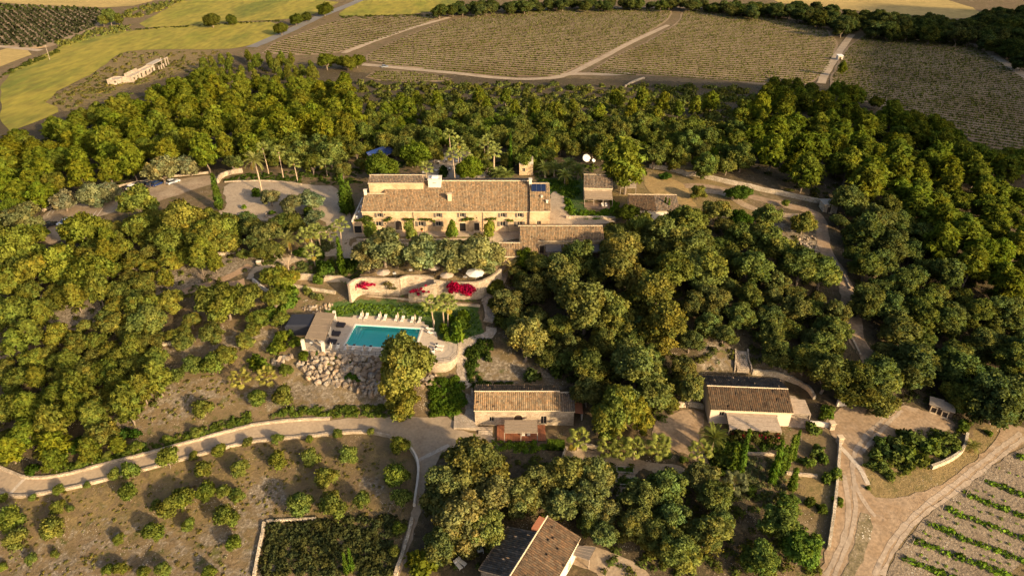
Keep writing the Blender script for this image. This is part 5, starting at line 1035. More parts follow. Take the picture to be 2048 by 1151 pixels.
# vaulted cellar under the round terrace
rt = [plane(*p, ZD + .05) for p in P('D2', (1370, 716), (1480, 738), (1590, 728), (1636, 680), (1642, 606))]; rt = smooth_line(rt, False, 1)
stone_wall('curved pale stone wall with an arched door under the pool terrace', None, th=.5, mt=M['pale_stone'], ztop=ZD - .03, zbase=-13.2, world=rt, name='terrace_wall', jitter=.02)
x, y = plane(*P('D2', (1553, 800))[0], -11.9); dd = House('cellar_door', 'dark arched cellar door in the curved wall below the pool terrace', 'door', (x, y - .05, -11.9)); dd.door(0, 0, 1.5, 1.9, -.3, arched=True)
# --- boulder bank under the terrace
def boulder_mesh(seed):
    rng = np.random.default_rng(seed); bm = bmesh.new(); bmesh.ops.create_icosphere(bm, subdivisions=2, radius=1.0)
    for v in bm.verts: v.co *= 1 + rng.normal(0, .03)
    for _ in range(18):    # flat broken faces
        d = Vector(_unit(rng.normal(size=3))); k = rng.uniform(.5, .78)
        for v in bm.verts:
            t = v.co.dot(d)
            if t > k: v.co -= d * (t - k)
    for v in bm.verts: v.co.x *= 1.6; v.co.y *= 1.25; v.co.z *= 1.1
    me = bpy.data.meshes.new('boulder'); bm.to_mesh(me); bm.free(); me.materials.append(M['rock']); return me
BOULD = [boulder_mesh(s) for s in range(7)]
def boulders(label, poly, n, size, seed, name='boulder_bank'):
    rnd = random.Random(seed); x0, x1 = min(p[0] for p in poly), max(p[0] for p in poly); y0, y1 = min(p[1] for p in poly), max(p[1] for p in poly); done = []; c = hit(sum(p[0] for p in poly) / len(poly), sum(p[1] for p in poly) / len(poly)); root = empty(name, c, 0, label, 'boulders' if name == 'boulder_bank' else 'rocks')
    for _ in range(n * 30):
        if len(done) >= n: break
        px, py = rnd.uniform(x0, x1), rnd.uniform(y0, y1)
        if not inside(poly, px, py): continue
        x, y, z = hit(px, py); s = rnd.uniform(*size)
        if any((x - a) ** 2 + ((y - b) ** 2 + (z - d) ** 2) < (.70 * (s + t)) ** 2 for a, b, d, t in done): continue
        done.append((x, y, z, s)); k = rnd.uniform(.6, 1.2); w = rnd.uniform(-.08, .13)
        link('boulder', rnd.choice(BOULD), root, (x - c[0], y - c[1], z - c[2] + s * .3), (rnd.uniform(0, 6), rnd.uniform(0, 6), rnd.uniform(0, 6)), s, (k * (1 + w), k, k * (1 - w)))
boulders('steep bank of broken limestone boulders holding up the pool terrace', P('D2', (600, 672), (690, 672), (1100, 705), (1060, 960), (1000, 980), (900, 940), (820, 905), (640, 885), (540, 835), (495, 770), (490, 740), (560, 720)), 300, (.45, .95), 3)
boulders('reddish boulders tumbling out beside the tree under the pool terrace', P('D2', (1190, 900), (1400, 830), (1490, 830), (1440, 900), (1240, 950)), 26, (.4, .7), 4)
boulders('row of pale rocks edging the bank left of the pool', P('D2', (290, 735), (440, 690), (460, 715), (320, 760)), 16, (.4, .7), 5, 'rock_row')
boulders('loose rocks on the slope behind the pool pergola', P('D2', (560, 330), (740, 320), (700, 390), (620, 400), (500, 350)), 26, (.25, .5), 6, 'rock_row')
E6C = lambda *pts: [(680 + p[0] / 5.851, 500 + p[1] / 5.851) for p in pts]

# ------------------------------------------------------------------ trees where they stand
AV = [world_poly(p) for p in (
 [(440,345),(230,378),(95,415),(80,450),(100,490),(180,445),(440,375)],                       # car park
 [(430,345),(620,330),(720,340),(720,470),(520,470),(440,440)],                               # turning circle
 [(715,330),(1105,330),(1160,400),(1280,440),(1220,470),(1210,520),(990,520),(960,480),(700,480)],
 [(1165,350),(1245,350),(1360,395),(1360,440),(1290,450),(1165,425)],
 P('D2',(420,380),(900,380),(1400,400),(1660,600),(1640,760),(1500,800),(420,700)),
 P('D2',(460,640),(1100,680),(1100,960),(800,960),(480,780)),
 [(940,780),(1160,780),(1160,900),(900,900),(900,840)],
 [(1400,740),(1620,750),(1640,870),(1400,870)], [(960,1030),(1170,1030),(1200,1151),(960,1151)],
 LROAD_U + LROAD_L, P('C8',(100,250),(640,350),(900,400),(930,560),(960,700),(1060,880),(980,880),(860,690),(800,480),(500,400)), [(1690,600),(1760,700),(1760,760),(1700,850),(1680,850),(1710,740)],
 P('D5',(120,250),(600,140),(930,270),(600,330),(400,420),(400,640),(620,690),(1170,340),(1319,270),(1319,375),(610,920),(470,1151),(100,1151),(200,780),(235,400)),
 P('D4',(30,600),(390,500),(470,990),(330,870),(0,700)), P('D3',(200,400),(420,370),(260,860),(200,860)), [(660,560),(1020,540),(990,600),(660,620)], P('C3',(0,0),(2048,0),(2048,440),(1740,620),(1400,500),(1000,440),(560,440),(0,400)))]
AVP = AV
# --- singled-out trees
plant_px('carob', 765, 335, 37, 'dense bright green round tree behind the left end of the farmhouse')
plant_px('carob', 940, 338, 27, 'clipped bright green tree on the terrace behind the farmhouse ridge', zs=1.2)
plant_px('tall', *P('D2', (1270, 790))[0], 56, 'tall golden green tree in front of the pool terrace corner', color=(.165, .150, .040), zs=1.25)
plant_px('olive', *P('D2', (1250, 1040))[0], 36, 'low golden tree at the foot of the boulder bank', color=(.165, .150, .038))
plant_px('tall', *P('D3', (650, 410))[0], 44, 'golden domed tree above the cottage with the red deck', color=(.18, .155, .045))
plant_px('pine', *P('C7', (1130, 160))[0], 46, 'huge yellow green pine beside the small stone cottage with reed awning', zs=.72)
plant_px('carob', *P('C5', (1660, 110))[0], 32, 'leafy bright tree beside the terrace of white tables')
for px, py, r in ((768, 503, 48), (846, 507, 46), (905, 515, 42), (962, 508, 48), (735, 520, 34)):
    plant_px('olive', px, py, r, '{q} silvery old olive tree on the walled terrace in front of the farmhouse', 'old olives on the front terrace', color=(.19, .175, .075), zs=.85)
for px, py in ((742, 463), (821, 465), (903, 462), (978, 462)):
    plant_px('orchard', px, py, 13, 'slender light green street tree standing before the farmhouse front', 'slender trees along the farmhouse front', zs=1.9, color=(.15, .17, .045))
L_ = '{q} grey olive tree in a stone ring in the turning circle'; 
for px, py, r in P('C5', (540, 450, 22), (700, 500, 24), (840, 470, 26), (880, 600, 22)): plant_px('olive', px, py, r, L_, 'olives of the turning circle', color=(.15, .15, .075), zs=.9)
for px, py, r in P('C4', (720, 430, 30), (840, 400, 22), (490, 470, 26), (1240, 240, 34), (1450, 200, 24), (170, 620, 36)): plant_px('olive', px, py, r, '{q} dry greyish tree at the edge of the car park', 'pale trees round the car park', color=(.17, .15, .085), zs=.95)
for px, py, r in P('C8', (240, 430, 30), (545, 450, 29), (755, 490, 26), (140, 310, 16)): plant_px('olive', px, py, r, '{q} rounded olive beside the upper drive', 'rounded olives by the upper drive', color=(.15, .145, .045))
plant_px('carob', *P('C8', (385, 470))[0], 26, 'dark glossy green tree between two pale olives by the upper drive', color=(.05, .085, .018))
plant_px('carob', *P('C8', (380, 310))[0], 24, 'dark green spreading tree standing on the upper drive', color=(.055, .09, .02), zs=.8)
plant_px('orchard', *P('C8', (650, 375))[0], 8, 'small lollipop tree standing alone on the upper drive')
plant_px('carob', *P('C7', (1420, 275))[0], 13, 'low dark bush-like tree on the dry lawn', color=(.06, .10, .02), zs=.6)
plant_px('carob', *P('C7', (1130, 560))[0], 22, 'dark rounded tree beside the low tiled outbuilding', color=(.06, .075, .02))
for px, py, r in P('C7', (350, 920, 26)): plant_px('carob', px, py, r, 'bright yellow green tree in front of the long low annexe', zs=1.0)
# --- big crowns of the slope right of the pool
G6 = 'big trees on the slope between pool and upper drive'; T6 = '{q} lumpy tree on the wooded slope right of the pool'
for px, py, r in P('D3', (1050, 200, 56), (1260, 240, 42), (930, 90, 36), (1090, 590, 38), (1060, 760, 34), (1400, 600, 52), (1570, 330, 48), (1480, 120, 46), (1500, 780, 38), (880, 320, 28), (1180, 420, 30)):
    plant_px('tall', px, py, r, T6, G6, zs=.95, color=(.125, .122, .036))
for px, py, r in P('C7', (760, 920, 40), (1060, 860, 42), (1080, 1000, 46), (600, 1040, 38), (1400, 760, 46), (1560, 640, 40), (1620, 880, 44), (1480, 1020, 44), (1750, 980, 42), (1250, 700, 34)):
    plant_px('tall', px, py, r, T6, G6, zs=.9, color=(.135, .13, .038))
for px, py, r in P('C8', (80, 520, 36), (380, 580, 36), (560, 620, 42), (740, 740, 44), (450, 760, 40), (160, 780, 42), (860, 780, 40)): plant_px('tall', px, py, r, T6, G6, zs=.85, color=(.115, .12, .038))
plant_px('tall', *P('D3', (1240, 900))[0], 48, 'tall yellow green tree right of the cottage with the red deck', color=(.14, .14, .03), zs=1.1)
plant_px('tall', *P('D3', (1420, 920))[0], 28, 'narrow yellow green tree beside the sandy yard', color=(.14, .14, .03), zs=1.2)
plant_px('tall', *P('D4', (290, 370))[0], 27, 'pale green bushy tree against the left gable of the pergola cottage', color=(.14, .14, .045), zs=1.3)
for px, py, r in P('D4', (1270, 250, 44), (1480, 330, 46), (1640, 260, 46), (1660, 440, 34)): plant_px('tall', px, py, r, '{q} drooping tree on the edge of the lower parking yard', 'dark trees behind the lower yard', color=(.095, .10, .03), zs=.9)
for px, py, r in P('D5', (960, 110, 28), (880, 70, 22)): plant_px('tall', px, py, r, 'yellow green tree beside the little dark sheds', 'trees by the little sheds', color=(.14, .135, .028))
# --- cluster at the bottom
G9 = 'tall olives between lower road and garden beds'; T9 = '{q} olive with billowing crown among the lower gardens'
for px, py, r in P('D8', (330, 250, 58), (130, 420, 50), (420, 440, 46), (240, 620, 56), (90, 760, 44), (380, 700, 44), (620, 480, 42), (780, 360, 36), (950, 310, 42), (1120, 300, 40), (1080, 480, 42), (900, 500, 40), (1180, 560, 32)): plant_px('tall', px, py, r, T9, G9, color=(.145, .138, .052), zs=.85)
for px, py, r in P('D8', (1430, 470, 40), (1600, 400, 42), (1840, 330, 36), (1930, 460, 38), (1390, 640, 36), (1640, 620, 40), (1530, 720, 38), (1700, 830, 46), (1880, 700, 44), (1180, 710, 28), (1980, 620, 30), (1080, 640, 24)): plant_px('tall', px, py, r, '{q} olive with broad crown right of the garden beds', 'broad olives right of the garden beds', color=(.125, .13, .045), zs=.85)
for px, py, r in [(1555, 1050, 40), (1600, 1100, 42), (1520, 1120, 36), (1575, 1010, 24)]: plant_px('tall', px, py, r, '{q} leafy tree by the wall of the sandy track', 'leafy trees by the track wall', color=(.10, .13, .03), zs=.8)
plant_px('bush', 850, 1125, 38, 'broad low yellowish bush beside the lower lane', color=(.10, .105, .02))
# --- the young olive orchard
ORCH = P('D6', (1240, 290, 22), (970, 370, 19), (840, 400, 14), (1620, 220, 15), (1430, 265, 10), (1500, 375, 17), (1775, 360, 18), (950, 550, 19), (1250, 640, 24), (1350, 590, 24), (1150, 630, 12), (1520, 540, 20), (1660, 530, 16), (1755, 560, 14), (1680, 715, 25), (1140, 830, 21), (1390, 770, 15), (1730, 915, 17), (880, 880, 12), (430, 645, 15), (520, 650, 8), (385, 815, 23), (75, 740, 26), (115, 880, 23), (435, 525, 12), (640, 480, 8), (240, 570, 8), (230, 1030, 12), (410, 990, 9), (20, 580, 11), (890, 1100, 14), (1210, 1110, 16), (800, 1110, 12), (1060, 1130, 14), (1550, 1130, 14), (20, 1090, 9))
ORCH += P('D7', (130, 165, 11), (350, 135, 12), (585, 145, 8), (795, 105, 10), (1040, 90, 8), (1255, 190, 20), (355, 300, 20), (600, 285, 20), (880, 265, 19), (75, 350, 17), (710, 430, 23), (520, 635, 25), (770, 635, 29), (970, 595, 17), (1230, 420, 24), (1280, 580, 20), (50, 560, 14), (1250, 800, 14), (1220, 980, 12))
for px, py, r in ORCH: plant_px('orchard', px, py, r, '{q} round olive tree in the dry orchard below the road', 'young olives of the orchard', var=.15)
for px, py, r in P('D2', (370, 980, 24), (200, 1000, 18), (410, 800, 14)) + P('D1', (1350, 740, 18), (1555, 990, 20), (1610, 650, 24), (1480, 660, 20)) + P('D6', (580, 320, 8), (1010, 195, 13), (1240, 135, 9), (1450, 90, 12), (790, 260, 9)):
    plant_px('orchard', px, py, r, '{q} grey olive on the stony bank above the lower road', 'small olives on the stony bank')
for px, py, r in P('D6', (560, 190, 20), (240, 370, 17)) + P('D6', (910, 100, 14), (1000, 100, 12)): plant_px('bush', px, py, r, '{q} rounded bush above the lower road', 'dark bushes above the lower road', color=(.04, .065, .014))
for px, py, r in P('D6', (390, 170, 30), (370, 290, 24), (200, 90, 28), (60, 200, 28), (870, 160, 16)) : plant_px('pine', px, py, r, '{q} young pine above the bend of the lower road', 'young pines above the road bend', zs=.7)
for px, py, r in P('D1', (730, 980, 24), (870, 960, 20), (1310, 170, 26), (1480, 300, 17), (1420, 400, 15), (1740, 190, 40), (1640, 170, 16), (1340, 440, 18), (430, 420, 27), (640, 360, 16), (250, 620, 24), (100, 260, 38), (360, 570, 18), (1060, 250, 34), (880, 220, 24), (870, 360, 26), (1160, 380, 24)): plant_px('olive', px, py, r, '{q} sunlit olive on the terraced slope left of the pool', 'sunlit olives on the left slope', color=(.15, .145, .032))  # sunlit look put into the brighter, yellower leaf colour
for px, py, r in P('C5', (590, 1060, 30), (720, 1050, 14), (180, 680, 32), (220, 790, 24), (60, 720, 30), (640, 1090, 22)): plant_px('olive', px, py, r, '{q} yellow green tree below the cobbled ramp', 'bright trees below the cobbled ramp', color=(.165, .155, .03))
for px, py, r in P('C4', (1050, 680, 28), (1060, 490, 36), (640, 700, 42), (760, 700, 26), (910, 850, 26), (1050, 900, 18), (1300, 790, 36), (1420, 620, 44), (1560, 780, 34), (1740, 700, 30), (1320, 930, 24), (1440, 900, 22), (150, 830, 46), (290, 720, 20), (460, 960, 44), (280, 1000, 36), (680, 1050, 44), (60, 1080, 36), (900, 1000, 20)): plant_px('olive', px, py, r, '{q} sunlit lumpy olive on the slope below the car park', 'sunlit olives below the car park', color=(.155, .15, .03))  # leaf colour raised and yellowed to look sunlit
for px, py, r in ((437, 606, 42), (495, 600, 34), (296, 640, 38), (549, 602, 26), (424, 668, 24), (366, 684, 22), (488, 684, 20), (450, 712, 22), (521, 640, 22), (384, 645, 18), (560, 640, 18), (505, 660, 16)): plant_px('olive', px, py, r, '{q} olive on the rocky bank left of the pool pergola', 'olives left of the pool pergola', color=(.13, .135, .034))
for px, py, r in P('C5', (420, 690, 26), (510, 740, 32), (620, 650, 22), (360, 640, 22), (440, 800, 24), (720, 640, 22), (560, 840, 22), (330, 880, 14), (470, 880, 20)): plant_px('olive', px, py, r, '{q} shaded olive on the bank below the turning circle', 'shaded olives below the turning circle', color=(.10, .105, .032))  # shade on these olives put into a darker leaf colour
for px, py, r in P('C5', (860, 190, 24), (1000, 120, 30), (1090, 240, 22), (940, 50, 28), (800, 90, 26), (690, 130, 20), (1200, 90, 22), (1420, 30, 26), (1560, 60, 24), (1240, 190, 14), (250, 190, 20), (1790, 110, 20)): plant_px('olive', px, py, r, '{q} garden tree between turning circle and blue roofed pavilion', 'garden trees round the pavilion', color=(.125, .13, .034))
for px, py, r in P('C6', (1650, 110, 22), (1740, 70, 24), (1560, 40, 20), (1240, 60, 20), (1300, 150, 14), (640, 90, 18), (1480, 90, 16), (1820, 60, 22)): plant_px('olive', px, py, r, '{q} garden tree beside the vaulted stone store', 'garden trees by the vaulted store', color=(.135, .14, .034))
# --- cypresses
CY = [(432, 383, 11.5, 1.6, 'tall dark cypress at the entrance of the turning circle'), (686, 388, 12.5, 1.9, 'broad dark cypress beside the left gable of the farmhouse'), (698, 394, 10, 1.5, 'sunlit cypress leaning to its dark neighbour by the farmhouse gable'), (680, 512, 11, 1.2, 'slim cypress beside the ramp to the front terrace'),
      (1021, 302, 12.5, .9, 'slim tall cypress behind the farmhouse ridge'), (1073, 290, 9, .8, 'slender cypress among pale trees behind the farmhouse')]
CY += [(a, b, 6, .6, 'small cypress in front of the low tiled outbuilding') for a, b in P('C7', (1418, 510), (1447, 520))]
CY += [(a, b, h, r, lb + ' cypress in the garden below the pink cottage') for a, b, h, r, lb in P('D4', (680, 810, 12, .9, 'tallest sunlit'), (915, 880, 11, 1.1, 'broad leaning'), (1010, 810, 9.5, .8, 'slim bright'), (960, 860, 7.5, .9, 'short shaded'), (1050, 760, 8.5, .7, 'narrow'), (1035, 1000, 6, 1.0, 'stumpy'), (620, 850, 8, 1.2, 'dark bushy'))]
CY += [(a, b, 6, .55, 'yellow green cypress tip rising from the shaded scrub plot') for a, b in P('D7', (850, 1060), (890, 1030))]
for px, py, h, r, lb in CY:
    x, y, z = hit(px, py, h * .5); o = plant('cypress', x, y, z, r, lb, 'small cypresses by the outbuilding' if 'small' in lb else 'cypress tips in the scrub plot' if 'tip' in lb else None)
    o.scale = (o.scale[0], o.scale[0], h / 8)
for i in range(10):
    px, py = P('D3', (800 + i * 11.5, 1118))[0]; x, y, z = hit(px, py, 1.2)
    o = plant('cypress', x, y, z, .42, 'small dark cypress of the row screening the red deck', 'row of small cypresses by the red deck'); o.scale = (.5, .5, .34 + .03 * random.random())
# --- palms
for px, py, h in P('C5', (430, 170, 9.5)): palm(px, py, h, 'date', 'tall feathery date palm at the island of the turning circle', scale=1.25)
for px, py, h in P('C5', (490, 60, 9), (605, 95, 9), (725, 170, 6.5), (965, 190, 4)): palm(px, py, h, 'fan', 'slim fan palm on the bank behind the turning circle', 'fan palms behind the turning circle')
for px, py, h in P('C5', (850, 720, 4), (800, 740, 3), (905, 700, 4), (865, 850, 4.5), (1065, 660, 7), (990, 720, 3)): palm(px, py, h, 'fan', 'fan palm beside the cobbled ramp', 'fan palms by the ramp')
palm(*P('C5', (670, 770))[0], 3, 'date', 'low feathery palm in the shade below the turning circle')
for px, py, h in P('C6', (1010, 55, 9.5), (1100, 35, 8), (760, 160, 4), (1360, 30, 8)) + [(915, 285, 9), (975, 280, 8), (988, 298, 7), (968, 290, 7.5), (900, 270, 8), (921, 300, 6)]: palm(px, py, h, 'fan', 'tall fan palm in the garden behind the farmhouse', 'fan palms behind the farmhouse')
for px, py, h in P('C6', (1400, 200, 2.5), (1480, 210, 2.5)) + P('C7', (500, 220, 3), (570, 215, 3), (650, 270, 3), (680, 190, 4), (750, 230, 3)): palm(px, py, h, 'date', 'arching date palm in the garden right of the farmhouse roof', 'date palms right of the farmhouse', color=(.15, .18, .05))
for px, py, h in P('D2', (1455, 340, 5.5), (1530, 310, 6), (1560, 330, 5.5)): palm(px, py, h, 'fan', 'fan palm at the corner of the pool terrace', 'palms at the pool corner')
for px, py, h in P('D2', (265, 830, 3.2), (70, 850, 2.2)): palm(px, py, h, 'fan', 'small palm with yellow skirt on the stony bank', 'small palms on the stony bank', color=(.20, .185, .04))
palm(*P('D1', (370, 240))[0], 1.5, 'date', 'low dark palm on the bare pale slope', color=(.08, .10, .025), scale=.8)
palm(*P('D4', (460, 690))[0], 4.5, 'date', 'large arching date palm beside the pergola cottage', color=(.13, .15, .035))
for px, py, h in P('D4', (350, 810, 3.5), (60, 770, 3.2)) + P('D8', (1010, 60, 3), (1210, 140, 1.6), (1300, 140, 1.8), (1400, 120, 3), (1560, 100, 3)): palm(px, py, h, 'fan', 'short fan palm in the garden between the two cottages', 'short palms between the cottages', color=(.17, .185, .04))
palm(*P('D4', (610, 1040))[0], 1.5, 'fan', 'shaggy little palm among the lavender', color=(.10, .11, .05))
palm(*P('D5', (1010, 390))[0], .8, 'date', 'tiny palm beside the curved stone wall', scale=.55)
palm(*P('C7', (245, 980))[0], 2, 'date', 'yellowish palm at the corner of the long low annexe', color=(.24, .2, .08), n=18)
CLEAR += [[(80,425),(240,372),(300,362),(440,340),(450,375),(330,392),(180,440),(110,490),(80,480)], [(440,345),(620,340),(700,350),(700,440),(520,440),(450,430)], [(995,450),(1200,446),(1200,505),(1000,510)], [(1165,345),(1240,345),(1358,388),(1350,420),(1240,425)],
 P('C8', (130,240),(640,350),(900,400),(920,560),(960,700),(1030,860),(960,860),(860,690),(820,480),(500,420)), P('D4', (1460,0),(1560,100),(1600,140),(1520,120)), P('D4', (410,60),(600,0),(720,60),(740,240),(960,260),(1000,520),(410,500)), P('D4', (60,560),(350,520),(380,640),(300,800),(120,780)), P('C4', (1200,1140),(1500,1000),(1900,880),(1900,1000),(1500,1130)), P('D1', (300,330),(480,210),(700,160),(720,220),(420,370)), P('D1', (90,560),(330,470),(330,500),(90,590)),
 E6C((1860,180),(1960,200),(1900,420),(1780,560),(1740,690),(1650,640),(1800,440)), P('D3', (320,480),(490,560),(600,570),(560,700),(350,690)), P('D3', (740,600),(830,620),(900,760),(720,740)), [(700,360),(1098,360),(1098,470),(700,470)]]
# --- woods (crowns fill these stretches of the picture)
fill([(0,285),(120,240),(230,210),(330,180),(420,135),(430,160),(560,165),(640,170),(700,160),(715,250),(640,290),(470,300),(430,335),(340,340),(240,360),(150,380),(90,400),(0,430)], [('pine', 3, 3.4, 4.9), ('tall', 1.4, 3.2, 4.6)], 2600,
     {'pine': '{q} ragged pine in the wood left of the farmhouse', 'tall': '{q} rounded oak among the pines left of the farmhouse'}, {'pine': 'pines of the left wood', 'tall': 'oaks of the left wood'}, .74, AVP, 1, (.68, .95), cap=205, color=(.125, .13, .021))
fill([(400,120),(470,105),(560,108),(640,135),(640,160),(520,155),(430,160)], [('pine', 1, 1.8, 2.6)], 300, '{q} slender pine at the field edge beyond the left wood', 'slender pines at the field edge', .9, (), 2, (1.0, 1.25), cap=34, color=(.115, .12, .03))
fill([(720,190),(900,185),(1250,190),(1500,200),(1560,240),(1300,235),(900,225),(720,230)], [('pine', 1, 2.2, 3.4)], 300, '{q} lone pine in the scrub behind the farmhouse gardens', 'pines in the scrub behind the gardens', 1.3, (), 3, (.75, 1.1), cap=26)
fill([(430,310),(560,265),(700,240),(900,228),(1200,238),(1480,262),(1520,320),(1440,340),(1320,315),(1200,295),(1120,300),(1000,290),(860,285),(720,300),(640,300),(560,320),(480,330)], [('tall', 2, 2.9, 4.4), ('carob', .7, 2.6, 3.6), ('olive', 1, 2.6, 3.8)], 1500,
     {'tall': '{q} dense oak in the belt behind the farmhouse gardens', 'carob': '{q} leafy tree in the belt behind the farmhouse gardens', 'olive': '{q} grey olive in the belt behind the farmhouse gardens'}, {'tall': 'oaks behind the gardens', 'carob': 'leafy trees behind the gardens', 'olive': 'olives behind the gardens'}, .66, AVP[1:], 4, (.85, 1.05))
fill([(1480,190),(1560,160),(1680,175),(1800,215),(1900,255),(2060,330),(2060,600),(1900,500),(1740,370),(1660,350),(1560,330),(1500,300)], [('pine', 3, 3.6, 5.2), ('tall', 1.6, 3.4, 4.8)], 2200,
     {'pine': '{q} dense pine in the wood right of the upper drive', 'tall': '{q} rounded oak among the pines right of the upper drive'}, {'pine': 'pines of the right wood', 'tall': 'oaks of the right wood'}, .74, AVP[:-1], 5, (.6, .85), cap=165, color=(.10, .112, .02))  # leaf colour darkened to stand in for the dim light on this wood
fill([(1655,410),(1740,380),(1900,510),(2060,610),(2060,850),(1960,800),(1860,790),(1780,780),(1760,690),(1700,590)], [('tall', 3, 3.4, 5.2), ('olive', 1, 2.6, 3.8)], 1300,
     {'tall': '{q} lumpy oak in the wood right of the winding drive', 'olive': '{q} grey olive in the wood right of the winding drive'}, {'tall': 'oaks right of the winding drive', 'olive': 'olives right of the winding drive'}, .68, AVP, 6, (.75, 1.0), color=(.088, .098, .032))  # crowns coloured darker in place of shade over the right-hand forest
fill([(990,560),(1080,500),(1230,470),(1400,440),(1500,450),(1620,540),(1700,680),(1620,730),(1420,730),(1330,820),(1200,800),(1100,740),(1010,640)], [('tall', 2, 2.6, 4.2), ('olive', 1, 2.0, 3.2)], 1500,
     {'tall': '{q} oak filling the slope right of the pool', 'olive': '{q} olive filling the slope right of the pool'}, {'tall': 'oaks on the slope', 'olive': 'olives on the slope'}, .66, AVP, 7, (.75, 1.0), color=(.105, .108, .034))
fill([(0,450),(90,480),(250,440),(430,420),(500,470),(480,530),(330,560),(150,610),(0,650)], [('olive', 2, 2.2, 3.6), ('pine', .6, 2.0, 2.8)], 900, {'olive': '{q} olive tree filling the slope under the car park', 'pine': '{q} pine on the slope under the car park'}, {'olive': 'olives under the car park', 'pine': 'pines under the car park'}, .66, AVP, 8, (.8, 1.05), color=(.135, .132, .03))
fill([(0,660),(180,600),(330,560),(330,640),(310,760),(240,850),(170,900),(0,910)], [('olive', 2, 2.2, 3.6), ('pine', .7, 2.0, 3.0)], 1200, {'olive': '{q} olive tree in the thicket above the road bend', 'pine': '{q} pine in the thicket above the road bend'}, {'olive': 'trees of the left thicket', 'pine': 'pines of the left thicket'}, .62, AVP, 9, (.8, 1.1), color=(.125, .125, .03))
# --- belts and single trees round the far fields
fill(P('C2', (560,60),(760,20),(1000,30),(1300,10),(1700,20),(2300,20),(2500,40),(2620,70),(2500,85),(2000,35),(1300,40),(1000,55),(760,72),(600,80)), [('tall', 1, 4.2, 6.2)], 500, '{q} rounded tree in the belt along the far vineyard edge', 'far hedge of dark trees', .55, (), 10, (.55, .8), color=(.07, .078, .026), name='hedgerow_tree', cat='hedgerow tree')
fill(P('C3', (560,60),(760,30),(1000,70),(1200,100),(1400,110),(1750,130),(1850,80),(2060,60),(2060,380),(1850,260),(1700,230),(1300,210),(1050,180),(800,130)), [('tall', 1, 4.6, 6.8)], 900, '{q} rounded tree in the wide belt beyond the shaded vineyard', 'wide belt of dark trees', .55, (), 11, (.55, .85), color=(.062, .07, .024), name='hedgerow_tree', cat='hedgerow tree')
for px, py, r in P('C1', (1240, 120, 17), (1355, 115, 12), (1730, 115, 14), (1790, 100, 12), (1645, 170, 15), (1900, 55, 16)): plant_px('carob', px, py, r, '{q} round carob standing by the far country road', 'carobs by the country road', color=(.085, .09, .022))
for px, py, r in P('C1', (1910, 360, 20), (2000, 365, 14)) + P('C2', (40, 370, 18), (100, 360, 16)): plant_px('carob', px, py, r, '{q} round carob at the corner of the pale farm track', 'carobs at the track corner', color=(.105, .115, .022))
for px, py, r in P('C1', (640, 100, 14), (600, 120, 10), (690, 110, 10)): plant_px('tall', px, py, r, 'grey green tree at the end of the reed hedge', 'trees at the reed hedge')
for px, py, r in P('C3', (985, 390, 9)) : plant_px('pine', px, py, r, 'lone young pine in the vineyard beside the white pump house')
for px, py, r in P('C3', (490, 650, 26)): plant_px('carob', px, py, r, 'flat topped bright stone pine above the right wood', color=(.125, .14, .02), zs=1.5)


# ------------------------------------------------------------------ walls, steps
E6 = lambda *pts: [(680 + p[0] / 5.851, 500 + p[1] / 5.851) + tuple(p[2:]) for p in pts]
stone_wall('high pale rubble wall with bougainvillea left of the curved recess', E6((95, 395), (200, 318), (440, 322), (690, 332)), ztop=-.9, zbase=-7.0, th=.6, name='retaining_wall', mt=M['pale_stone'])
stone_wall('curved recess wall between the two halves of the terrace wall', E6((690, 332), (730, 305), (800, 292), (1000, 296), (1095, 305)), ztop=-.9, zbase=-7.0, th=.6, name='retaining_wall', mt=M['pale_stone'])
stone_wall('high pale rubble wall curving up to the steps with a magenta creeper', E6((1100, 350), (1290, 368), (1590, 374), (1700, 340), (1800, 285), (1880, 215)), ztop=-.9, zbase=-7.2, th=.6, name='retaining_wall', mt=M['pale_stone'])
stone_wall('sloping end of the terrace wall beside the curved recess', None, ztop=(-3.4, -1.0), zbase=-7.0, th=.5, name='parapet_wall', mt=M['pale_stone'], world=[(-25.2, 143.6), (-18.3, 144.0)])
stone_wall('low pale wall under the garden walk behind the pool bank', E6((200, 528), (700, 560), (1200, 610), (1640, 642)), ztop=-5.7, zbase=-7.9, th=.5, name='retaining_wall', mt=M['pale_stone'])
railing('thin railing on the garden walk behind the pool bank', E6((210, 522), (700, 553), (1200, 602), (1630, 634)), -5.7, .9, 2.4)
stone_wall('stone wall below the planted ramp left of the terrace', P('D2', (455, 140), (540, 132), (700, 150), (870, 175)), h=1.5, th=.5, mt=M['pale_stone'])
stone_wall('low dark edged wall on the slope above the prickly pears', P('D2', (430, 185), (600, 215), (760, 240)), h=.7, th=.4)
stone_wall('plastered parapet of the ramp bending down to the left', P('D2', (165, 150), (215, 190), (260, 225), (312, 250)), h=.9, th=.4, mt=M['white_wash'])
stone_wall('long dry stone wall bounding the upper drive', P('C7', (1300, 212), (1420, 228), (1540, 255), (1590, 282)) + P('C8', (110, 205), (230, 236), (400, 272), (560, 310), (700, 338), (860, 372)), h=1.3, th=.7)
stone_wall('low pale wall edging the winding drive', P('C8', (925, 695), (960, 740), (1000, 805), (1030, 875)), h=.5, th=.4, mt=M['pale_stone'])
stone_wall('low pale wall where the winding drive leaves the wood', P('D4', (1455, 0), (1480, 50), (1510, 112)), h=.5, th=.4, mt=M['pale_stone'])
stone_wall('straight stone wall along the sandy track', P('D5', (232, 380), (220, 560), (200, 760), (165, 1000)), h=1.0, th=.5)
stone_wall('short stone wall joining the pink cottage to the gate pillar', P('D5', (55, 262), (172, 276)), h=1.0, th=.4, mt=M['white_wash'])
